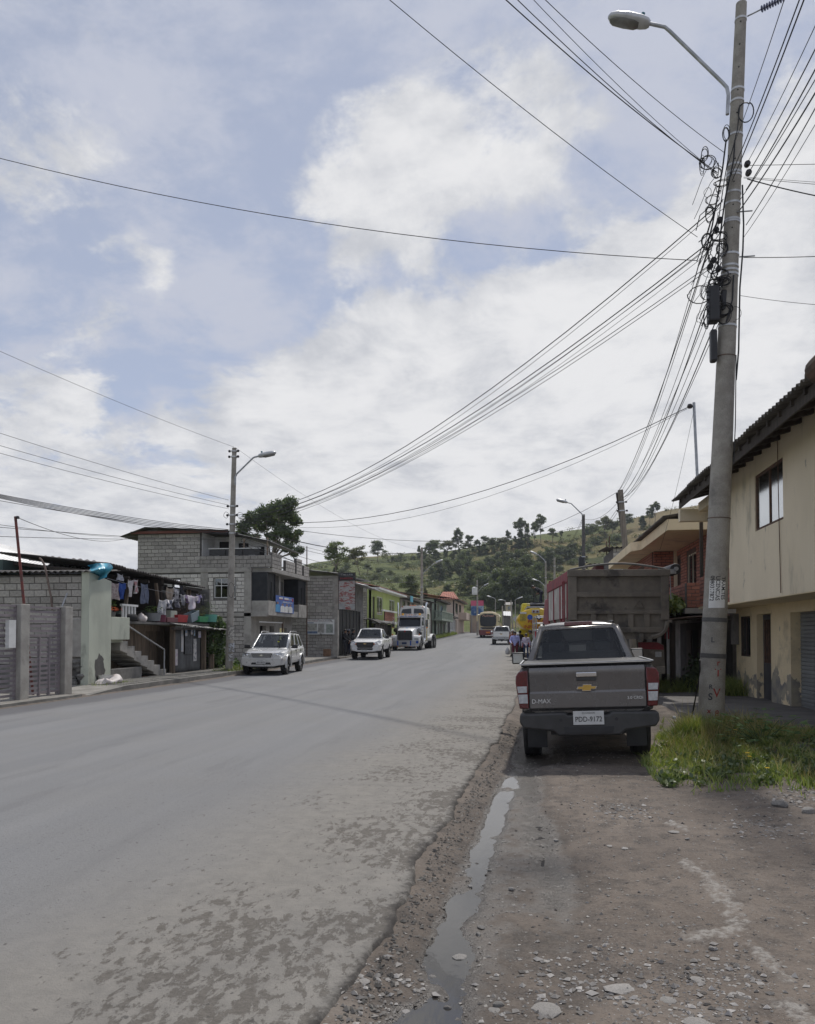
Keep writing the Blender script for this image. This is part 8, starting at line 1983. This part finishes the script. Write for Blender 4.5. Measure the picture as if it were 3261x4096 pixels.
    me.polygons.foreach_set('material_index', mi.astype(np.int32)); me.polygons.foreach_set('use_smooth', [True] * n)
    hb = sp(hc); a = bend + lean; R = Matrix.Rotation(-a - head_tilt * .5, 3, 'X')
    b = MB(); hs = []
    for i in range(7):
        t_ = i / 6 * pi * .58
        hs.append([hb + R @ (Vector((.104 * sin(t_ + .02) * cos(u), -.012 + .112 * sin(t_ + .02) * sin(u) , .03 + .108 * cos(t_) - (.05 if (sin(u) < .2 and i == 6) else 0) + (.045 if sin(u) > .5 and i >= 5 else 0))) * k) for u in np.linspace(0, 2 * pi, 18, endpoint=False)])
    b.loft(hs)
    if hairlong: b.tube([hb + R @ (Vector((0, -.09, .02)) * k), hb + R @ (Vector((0, -.12, -.10)) * k), hb + R @ (Vector((0, -.11, -.25)) * k)], [.05 * k, .05 * k, .02 * k], 8)
    b.build('hair', mat('hair %s' % (hair,), hair, rough=.55), th, smooth=60)
    for s in (-1, 1): MB().ball(hb + R @ (Vector((s * .034, .083, .01)) * k), .011 * k, 6).build('eye', M_dark, th)
    MB().box(hb + R @ (Vector((0, .092, -.058)) * k), (.045 * k, .008, .008)).build('mouth', mat('lips', (.22, .09, .07)), th)
    if cap:
        c = MB(); c.lathe([(.11 * k, 0), (.112 * k, .05 * k), (.08 * k, .10 * k), (.001, .115 * k)], (0, 0, 0), 'Z', 16); c.box((0, .13 * k, .008), (.15 * k, .12 * k, .012))
        co = c.build('cap', mat('cap %s' % (cap,), cap), th, smooth=50); co.location = hb + R @ (Vector((0, 0, .045)) * k); co.rotation_euler = (-a - head_tilt * .4, 0, 0)
    if bag:
        c = MB(); x = .36 * k; c.tube([(x, 0, .62 * k), (x, 0, .5 * k), (x, .01, .35 * k), (x, 0, .17 * k), (x, 0, .12 * k)], [.02, .09 * k, .16 * k, .15 * k, .08], 12); c.build('carrier_bag', mat('bag %s' % (bag,), bag, rough=.6, sc=9), th, smooth=60)
    return th
def pgz(x, y): return gzl(y) + .0
def put(px, Y): q = atY(px, 2540, Y); return (q.x, q.y, pgz(q.x, q.y))
person('woman in lilac sweater and maroon leggings walking along the road edge', put(2060, 45.5), radians(176), 1.66, (.36, .38, .66), (.11, .02, .035), stride=.20, head_tilt=.7, armL=(-.15, .02), armR=(.55, .02), hairlong=True, girth=1.08)
person('young person in white patterned hooded jacket and blue jeans', put(2104, 46.6), radians(188), 1.52, (.62, .58, .66), (.025, .045, .10), (.38, .33, .42), stride=-.18, head_tilt=.7, armL=(.1, .03), armR=(-.1, .03), shoes=(.5, .5, .5))
person('man in olive jacket and dark cap looking down at the roadside', put(2127, 48.0), radians(100), 1.70, (.13, .14, .06), (.02, .03, .07), stride=.04, head_tilt=.6, armL=(.3, 0), armR=(.3, 0), cap=(.03, .03, .03))
person('man in black and orange top with white cap behind the woman', put(2052, 51.0), radians(160), 1.70, (.04, .04, .045), (.30, .27, .22), (.55, .13, .03), stride=.06, cap=(.6, .6, .6), armL=(.2, .05), bag=(.5, .5, .5))
person('person in dark padded jacket between lilac and white walkers', put(2081, 52.5), radians(20), 1.66, (.035, .035, .04), (.05, .05, .06), stride=.05)
wk = TK.location; q = atY(2166, 2430, 50.6)
person('man in dark clothes bending over on top of the yellow tank', (q.x, q.y, wk.z + 2.36 + .85), radians(75), 1.62, (.02, .022, .028), (.03, .035, .05), stride=.12, bend=.95, armL=(.15, .0), armR=(.15, .0), head_tilt=.4)
sp_ = thing('spare_tyre', 'black spare tyre lying on the walkway of the yellow tank', 'tyre', (atY(2150, 2425, 50.5).x, 50.5, wk.z + 2.36 + .85)); MB().lathe([(.26, .02), (.4, 0), (.48, .06), (.49, .14), (.48, .2), (.4, .26), (.26, .24), (.24, .13), (.26, .02)], n=28).build('tread', M_black, sp_, smooth=50)
person('man in black leather jacket standing before the workshop grille', (-11.66, 49.3, pgz(0, 49.3) + .08), radians(-110), 1.68, (.025, .025, .028), (.04, .042, .05), stride=.05, armL=(.35, 0), armR=(.35, 0))
person('man in black hooded top pointing with one arm at the workshop', (-11.35, 50.2, pgz(0, 50.2) + .08), radians(-70), 1.70, (.015, .015, .018), (.02, .025, .05), stride=.05, armL=(.9, .05), armR=(.1, 0), cap=(.02, .02, .02))
person('person in dark blue jeans hidden behind the pointing man', (-11.75, 50.6, pgz(0, 50.6) + .08), radians(-60), 1.66, (.03, .03, .035), (.025, .03, .06), stride=.04, cap=(.25, .25, .27))
# ================================================================== LAMP POSTS, SECOND POLES AND CABLES
def lamp_pole(label, px_b, px_t, py_t, Y, lamp=None, r=(.15, .09), extras=(), m=None, name='street_lamp', cat='street lamp', arm_at=None):
    top = atY(px_t, py_t, Y); bx_ = atY(px_b, 2600, Y); base = Vector((bx_.x, Y, gz(bx_.x, Y)))
    th = thing(name, label, cat, base); ax = top - base
    MB().tube([Vector((0, 0, -.2)), ax * .5, ax], [r[0], (r[0] + r[1]) / 2, r[1]], 14).build('shaft', m or M_pole, th, smooth=50)
    if lamp:
        pts = [atY(x, y, Y - .2) - base for x, y in lamp]
        MB().tube(pts, .035, 8).build('lamp_arm', M_steel, th, smooth=50)
        d = (pts[-1] - pts[-2]).normalized(); lamp_head(th, pts[-1], (pts[-1] - pts[-2]) if len(lamp) > 2 else d, .75, 1.0)
    for k in extras:
        c = ax * k; rr = r[0] * (1 - k) + r[1] * k
        MB().tube([c - Z_ * .03, c + Z_ * .03], [rr + .03, rr + .03], 12).build('strap', M_strap, th)
        for s in (-1, 1): MB().ball(c + Vector((s * (rr + .09), -.05, 0)), .06, 8).build('insulator', MATS['insulator'], th)
    return th, base
LP, lb = lamp_pole('concrete pole with street lamp and wound cables beside the vine covered fence', 916, 938, 1792, 30.0, [(942, 1940), (942, 1908), (948, 1895), (1012, 1832), (1020, 1828), (1034, 1825)], (.155, .09), (.62, .66, .70, .74, .985, .96))
for i, (px, py, w, h, c) in enumerate(((920, 2530, .2, .55, (.5, .48, .42)), (921, 2590, .18, .35, (.5, .52, .55)), (920, 2630, .18, .3, (.55, .55, .55)))):
    a_ = atY(px, py, 29.82) - lb; q = MB(); q.loft([[Vector((a_.x + .165 * sin(t_) , .0 - .165 * cos(t_), a_.z + dz)) for t_ in np.linspace(-1, 1, 9)] for dz in (-h / 2, h / 2)], closed=False)
    q.build('poster', mat('pole poster %d' % i, c, (.25, .24, .22), sc=14, lo=.48, hi=.52, rough=.7), LP, recalc=False)
for px, py, rx, rz, n in ((960, 2060, .12, .1, 2), (905, 2060, .1, .12, 2), (955, 2105, .15, .12, 3), (925, 2360, .12, .3, 1), (975, 2160, .1, .08, 2)):
    c = atY(px, py, 29.75) - lb; MB().tube([c + Vector((rx * cos(i / 3) * (1 + .1 * sin(i)), .03 * sin(i), rz * sin(i / 3))) for i in range(int(19 * n))], .008, 5).build('cable_coil', M_cable, LP, smooth=60)
lamp_pole('concrete lamp post rising behind the tractor truck', 1687, 1688, 2190, 72, [(1692, 2296), (1700, 2285), (1735, 2255), (1742, 2252)], (.16, .1), (.50, .55, .60))
LP4, l4 = lamp_pole('dark lamp post above the tipper truck', 2337, 2334, 2058, 52, [(2334, 2062), (2322, 2050), (2285, 2014), (2270, 2010)], (.14, .1), (.62, .66, .70), mat('dark pole', (.14, .135, .125), (.10, .095, .09), rough=.9))
tr_ = atY(2327, 2245, 51.7) - l4; MB().cyl(tr_ - Z_ * .35, tr_ + Z_ * .25, .2, n=14).build('transformer', M_blackp, LP4, smooth=40)
lamp_pole('leaning weathered timber pole carrying many cables behind the tipper', 2540, 2482, 1960, 40, None, (.17, .13), (.93, .88), mat('grey timber', (.27, .235, .19), (.18, .155, .125), rough=.9, stretch=(5, 5, .5), sc=3), 'timber_pole', 'pole')
lamp_pole('short slanting stay pole tied to the leaning timber pole', 2560, 2468, 1972, 40.3, None, (.09, .06), (), M_woodd, 'timber_pole', 'pole')
lamp_pole('street lamp on the right verge beyond the stake truck', 2188, 2183, 2245, 78, [(2183, 2250), (2178, 2240), (2155, 2220), (2148, 2217)], (.12, .08), (.8,))
lamp_pole('plain concrete pole on the far right verge', 2219, 2219, 2230, 80, None, (.14, .1), (.9,), None, 'utility_pole', 'pole')
lamp_pole('low street lamp in front of the green field', 2182, 2179, 2340, 105, [(2179, 2343), (2174, 2338), (2158, 2324), (2150, 2322)], (.1, .07))
TPo, tb = lamp_pole('far pole with white transformer and two lamps beside the hoarding', 1911, 1909, 2320, 116, [(1911, 2370), (1914, 2365), (1930, 2346), (1936, 2343)], (.17, .11), (.85, .9, .8))
c = atY(1899, 2364, 115.6) - tb; MB().lathe([(.001, -.6), (.38, -.55), (.4, 0), (.38, .5), (.2, .6), (.001, .62)], c, 'Z', 14).build('transformer', M_white, TPo, smooth=40)
lamp_pole('slim far lamp post behind the coach', 1982, 1982, 2395, 135, [(1982, 2398), (1979, 2394), (1968, 2389), (1964, 2388)], (.1, .07)); lamp_pole('pale far lamp post on the bend', 2022, 2021, 2400, 140, [(2021, 2405), (2021, 2402), (2014, 2400), (2010, 2400)], (.1, .07))
lamp_pole('thin grey pole next to the coach', 2013, 2010, 2423, 108, None, (.13, .09), (), None, 'utility_pole', 'pole')
lamp_pole('leaning pale pole on the grass verge', 2054, 2044, 2400, 112, None, (.13, .09), (), None, 'utility_pole', 'pole')
DS, db = lamp_pole('slim post with lamp and grey diamond sign seen from behind', 2064, 2061, 2400, 112, [(2061, 2403), (2063, 2399), (2068, 2396), (2071, 2395)], (.08, .06))
c = atY(2063, 2475, 111.8) - db; MB().box(c, (.62, .03, .62), Matrix.Rotation(radians(45), 3, 'Y')).build('diamond_sign', M_steel, DS)
lamp_pole('bare steel rod standing on the block house roof', 1228, 1228, 2185, 46, None, (.04, .03), (), M_rust, 'roof_rod', 'rod')
lamp_pole('thin rusty aerial pole near the leaning timber pole', 2441, 2438, 2145, 45, None, (.04, .03), (), M_rust, 'aerial_pole', 'pole'); lamp_pole('thin slanting aerial pole above the tipper', 2436, 2426, 2166, 45, None, (.04, .03), (), M_rust, 'aerial_pole', 'pole')
RM = thing('roof_mast', 'slim steel service mast on the corrugated roof', 'mast', atY(2790, 1875, 20.0)); a_ = RM.location.copy()
MB().cyl((0, 0, -.3), atY(2776, 1610, 20.0) - a_, .035, n=8).build('pipe', M_steel, RM); MB().ball(atY(2760, 1625, 20.0) - a_, .07, 8).build('insulator', MATS['insulator'], RM)

P1 = PB.y - .1; N = [0]
def cab(a, b, sag, r=.009, label=None, grp='overhead cables'):
    A0, B0 = atY(*a), atY(*b); up = Vector((0, 0, 1.5 * sag)); A1, B1 = A0.copy(), B0.copy()
    if a[0] < -50: A0 = B1 + (A1 - B1) * 1.6 + up                      # goes on to the next post down the street
    if b[1] < 0 or b[0] > 3261: B0 = A1 + (B1 - A1) * 1.6 + up
    return cable(A0, B0, sag, r * .85, label, grp)
# main pole to the left pole, crossing the road
L1 = 'black cable crossing the road from main pole to left pole'
for (ya, yb, xa, sag, r) in ((805, 2060, 2890, 2.0, .012), (830, 2068, 2880, 2.1, .006), (960, 2075, 2850, 1.7, .012), (975, 2085, 2850, 1.8, .007), (985, 2090, 2845, 1.65, .006), (1060, 2098, 2840, 1.4, .008), (1075, 2105, 2840, 1.45, .007), (1000, 2080, 2850, 1.9, .005)):
    cab((xa, ya, P1), (955, yb, 29.9), sag * .55, r, L1, 'cables crossing the road')
# main pole to the timber pole
L2 = 'black cable running from the main pole to the leaning timber pole'
for i, (xa, ya, xb, yb) in enumerate(((2870, 880, 2468, 1975), (2865, 900, 2475, 1980), (2880, 1000, 2480, 1990), (2885, 1050, 2478, 2000), (2890, 1100, 2485, 1985), (2900, 1120, 2490, 2005), (2905, 1180, 2492, 1990), (2880, 760, 2470, 1968), (2915, 1200, 2500, 2010))):
    cab((xa, ya, P1), (xb, yb, 40), .5 + .12 * (i % 4), .013 if i % 3 == 0 else .008, L2, 'cables along the right side')
# main pole towards the camera side, out at the top right
L3 = 'black cable rising from the main pole towards the viewer'
for i, (xa, ya, xb, yb, r) in enumerate(((2935, 580, 3150, -40, .006), (2925, 700, 3220, -60, .009), (2930, 720, 3235, -50, .010), (2985, 660, 3300, 20, .006), (2990, 700, 3330, 60, .009), (2985, 760, 3340, 130, .010), (2960, 800, 3330, 200, .007), (2960, 840, 3340, 240, .011), (2985, 900, 3340, 290, .008), (2975, 950, 3360, 330, .005))):
    cab((xa, ya, P1), (xb, yb, 8.0), .12, r, L3, 'cables towards the near pole')
L4 = 'black cable from the main pole to the upper left, out over the road'
for xa, ya, xb, yb, r in ((2900, 612, 2100, -80, .006), (2870, 690, 1960, -60, .009), (2870, 698, 2000, -70, .007), (2865, 690, 2060, -80, .005), (2790, 948, 1500, -50, .006)):
    cab((xa, ya, P1), (xb, yb, 9.5), .25, r, L4, 'cables over the near road')
cab((2790, 1042, P1), (-120, 602, 13), .35, .008, 'long single cable spanning the sky from left edge to main pole', None)
for (xa, ya, yb, r, sg) in ((2985, 662, 655, .006, .0), (2990, 716, 800, .011, .05), (2975, 712, 745, .005, .0), (2975, 1030, 1022, .008, .03), (2960, 1182, 1225, .005, .05), (2975, 708, 735, .004, 0)):
    cab((xa, ya, P1), (3350, yb, P1 - 1.0), sg, r, 'black house service cable running right from the main pole', 'service cables to the right')
# left pole
L5 = 'thin cable from the left edge of the street to the left pole'
cab((-100, 1360, 20), (936, 1788, 29.9), .25, .007, 'topmost cable reaching the head of the left pole', None)
cab((942, 1790, 29.9), (1690, 2200, 71.8), .8, .006, 'thin cable from left pole head to the far lamp post', None)
for yb, ye in ((1700, 2000), (1753, 2020), (1785, 2035)): cab((-100, yb, 20), (915, ye, 29.9), .2, .008, L5, 'cables to the left pole')
L6 = 'thick cable of the bundle sagging in front of the block house'
for i in range(5): cab((-100, 1958 + 3 * i, 18), (915, 2118 + 5 * i, 29.9), .28 + .03 * i, .012, L6, 'bundle before the block house')
for (ya, yb, xe) in ((1985, 2135, 905), (2100, 2160, 905), (2142, 2150, 905), (2085, 2150, 520)): cab((-100, ya, 18), (xe, yb, 29.9 if xe > 600 else 38), .2, .009, 'low service cable passing the block house', 'low service cables')
cab((70, 2070, 17.6), (510, 2152, 38.6), .35, .010, 'black cable from the red pipe mast to the block house', None)
L7 = 'cable from the left pole across to the right hand posts'
for (ya, xb, yb, Yb, sg, r) in ((2085, 2330, 2105, 52, .9, .012), (2100, 2470, 1968, 40, 2.0, .012), (2075, 2755, 1628, 20.1, 1.1, .012), (2080, 2750, 1635, 20.1, 1.3, .006), (2115, 2332, 2160, 52, 1.6, .008)):
    cab((960, ya, 29.9), (xb, yb, Yb), sg, r, L7, 'cables from left pole to the right')
L8 = 'cable strung along the left row of houses'
for (ya, xb, yb, Yb, sg) in ((2110, 1690, 2205, 72, .6), (2125, 1688, 2215, 72, .9), (2150, 1690, 2300, 72, .6), (2165, 1690, 2320, 72, .8), (2180, 1690, 2330, 72, .5), (2120, 1300, 2300, 49, .2)): cab((965, ya, 29.9), (xb, yb, Yb), sg, .012, L8, 'cables along the left houses')
for (ya, yb) in ((2200, 2330), (2210, 2340), (2310, 2375), (2330, 2390), (2340, 2400)): cab((1692, ya, 72), (1908, yb, 116), .7, .014, 'far cable between lamp post and transformer pole', 'far left cables')
for (ya, yb) in ((2065, 2235), (2075, 2240), (2150, 2260), (2160, 2270)): cab((2334, ya, 52), (2219, yb, 80), .6, .012, 'far cable on the right verge', 'far right cables')
for (xa, ya, xb, yb) in ((2480, 2000, 2336, 2075), (2485, 2010, 2336, 2160), (2490, 2020, 2336, 2165)): cab((xa, ya, 40), (xb, yb, 52), .4, .011, 'cable from timber pole to the dark lamp post', 'timber pole cables')
cab((2219, 2240, 80), (1911, 2335, 116), .8, .014, 'far cable crossing from verge pole to transformer pole', None); cab((2776, 1640, 20), (2640, 2200, 24), .2, .005, 'thin drop wire from the roof mast', None)
# ================================================================== STONES AND GRIT ON THE SHOULDER
M_stone = mat('grey stone', (.30, .285, .265), (.20, .19, .175), rough=.9, sc=9, bump=.004, bsc=50, vary=.35)
M_stonew = mat('pale mortar lump', (.38, .36, .335), (.27, .255, .235), rough=.95, sc=14, bump=.004, bsc=50, vary=.15)
def rock_mesh(seed, flat=.6):
    rnd = random.Random(seed); bm = bmesh.new(); bmesh.ops.create_icosphere(bm, subdivisions=2, radius=1)
    pl_ = [(Vector((rnd.gauss(0, 1), rnd.gauss(0, 1), rnd.gauss(0, 1))).normalized(), rnd.uniform(.55, .9)) for _ in range(9)]
    for v in bm.verts:
        for n_, d in pl_:
            k = v.co.dot(n_)
            if k > d: v.co -= n_ * (k - d)
        v.co.z *= flat
    me = bpy.data.meshes.new('stone'); bm.to_mesh(me); bm.free(); return me
RK = [rock_mesh(i, .45 + .1 * (i % 4)) for i in range(6)]
for r_ in RK: r_.materials.append(M_stone)
RW_ = [rock_mesh(20 + i, .14) for i in range(4)]
for r_ in RW_: r_.materials.append(M_stonew)
def stone(px, py, wpx, label, white=False, group=None):
    c = atZ(px, py, -.03); d = (c - CAMP).length; s = wpx * d / F / 2; z = gz(c.x, c.y)
    o = link('stone', (RW_ if white else RK)[int(px + py) % (4 if white else 6)]); o.location = (c.x, c.y, z + s * (.06 if white else .25)); o.scale = (s, s * .85, s); o.rotation_euler = (0, 0, (px * .37) % 6.28)
    tag(o, label, 'stone', group)
stone(3120, 3240, 66, 'large rounded grey rock on the dirt below the verge grass'); stone(3235, 3270, 55, 'dark rock at the edge of the footpath dirt')
stone(1838, 3765, 78, 'muddy brown lump standing beside the puddle'); stone(1730, 3840, 40, 'flat brown stone lying in the puddle'); stone(2225, 3330, 26, 'small dark clod on the bare dirt behind the pickup'); stone(2750, 3350, 20, 'small round pebble near the pole shadow')
for px, py, w in ((1790, 3960, 36), (1995, 3970, 44), (1760, 4005, 40), (1660, 3915, 26), (2045, 3520, 24), (1915, 3690, 30), (1925, 3665, 34), (1880, 3500, 26), (1960, 3440, 22), (2360, 3745, 22), (2850, 3775, 28), (1900, 4080, 40), (2830, 3470, 16), (1955, 3840, 24)): stone(px, py, w, 'small brown stone scattered on the muddy shoulder', False, 'brown stones on the shoulder')
for px, py, w in ((2480, 3915, 130), (2185, 3995, 130), (2670, 3970, 70), (2240, 4065, 80), (2790, 3895, 60), (2860, 3810, 34), (1450, 3920, 60), (1420, 3928, 34), (1985, 3985, 60), (2800, 4080, 110), (2500, 3375, 40), (2440, 3365, 30), (2320, 3880, 40), (1870, 4085, 60), (2700, 3320, 50)): stone(px, py, w, 'pale flat mortar lump trodden into the dirt', True, 'pale mortar lumps on the shoulder')
def grit(name, label, n, sampler, s0, s1, m, seed):
    rg = np.random.default_rng(seed); V = []; Fc = []; base = np.array([(1, 0, 0), (-.8, .3, 0), (.1, .9, .1), (0, -.9, .05), (.1, .1, .6), (-.1, 0, -.5)]); fs = np.array([(0, 2, 4), (2, 1, 4), (1, 3, 4), (3, 0, 4), (2, 0, 5), (1, 2, 5), (3, 1, 5), (0, 3, 5)])
    P = sampler(rg, n); z = gheight(P[:, 0], P[:, 1]); sz = s0 * (s1 / s0) ** (rg.random(n) ** 2.2)
    a = rg.uniform(0, 2 * pi, n); c, s = np.cos(a), np.sin(a); B = base[None] * (1 + .35 * rg.normal(size=(n, 6, 3))) * sz[:, None, None]
    X2 = B[..., 0] * c[:, None] - B[..., 1] * s[:, None]; Y2 = B[..., 0] * s[:, None] + B[..., 1] * c[:, None]
    V = np.stack([X2 + P[:, :1], Y2 + P[:, 1:2], B[..., 2] * .8 + (z + sz * .12)[:, None]], -1).reshape(-1, 3)
    Fc = (fs[None] + (np.arange(n) * 6)[:, None, None]).reshape(-1, 3)
    me = bpy.data.meshes.new(name); me.from_pydata(V.tolist(), [], Fc.tolist()); me.materials.append(m); return tag(link(name, me), label, 'gravel', kind='stuff')
def islandmat(name, c, c2):
    m = bpy.data.materials.new(name); m.use_nodes = True; t = NT(m.node_tree); r = t.node('ShaderNodeNewGeometry').outputs['Random Per Island']
    t.put(t.n['Principled BSDF'].inputs['Base Color'], t.mix(t.ramp(r, 0, 1, smooth=False), (*c, 1), (*c2, 1))); t.n['Principled BSDF'].inputs['Roughness'].default_value = .9; return m
def s_all(rg, n):
    y = 2.6 + 10 * rg.random(n) ** 1.6; x = redge(y) + .05 + (3.6 + .1 * y) * rg.random(n) ** 1.1; return np.column_stack([x, y])
def s_clust(rg, n):
    cs = np.array([gp(1480, 3930), gp(1560, 3960), gp(2200, 3900), gp(2400, 3830), gp(2850, 3830), gp(3150, 3200), gp(3230, 3180), gp(2700, 3960), gp(2450, 3210), gp(2540, 3230), gp(2900, 3960), gp(3050, 3300)]); k = rg.integers(0, len(cs), n)
    return cs[k] + rg.normal(size=(n, 2)) * np.array([.16, .22])
grit('gravel', 'fine gravel strewn over the dirt shoulder', 17000, s_all, .003, .016, islandmat('gravel bits', (.09, .08, .072), (.36, .34, .31)), 1)
grit('gravel', 'heaps of crumbled grit and tile chips on the shoulder', 2600, s_clust, .005, .026, islandmat('chips', (.10, .09, .08), (.40, .38, .355)), 2)
def s_edge(rg, n):
    y = 2.6 + 12 * rg.random(n) ** 1.5; return np.column_stack([redge(y) + .03 + np.abs(rg.normal(size=n)) * .12, y])
grit('gravel', 'crumbs of asphalt along the broken road edge', 2600, s_edge, .005, .022, islandmat('asphalt crumbs', (.05, .047, .043), (.16, .15, .135)), 3)

# ================================================================== thin haze in the air over the whole place
hz = MB().bx(-960, 960, -80, 1240, -4.5, 118).build('haze', mat('haze empty', (1, 1, 1)), None)
mhz = bpy.data.materials.new('haze air'); mhz.use_nodes = True; t = NT(mhz.node_tree); t.n.clear()
pv_ = t.node('ShaderNodeVolumePrincipled', ins={'Color': (.80, .87, 1.0, 1), 'Density': .0002, 'Anisotropy': .2})
t.l.new(pv_.outputs[0], t.node('ShaderNodeOutputMaterial').inputs['Volume'])
hz.data.materials.clear(); hz.data.materials.append(mhz)
tag(hz, 'thin pale haze in the air over the road and hill', 'haze', kind='stuff')
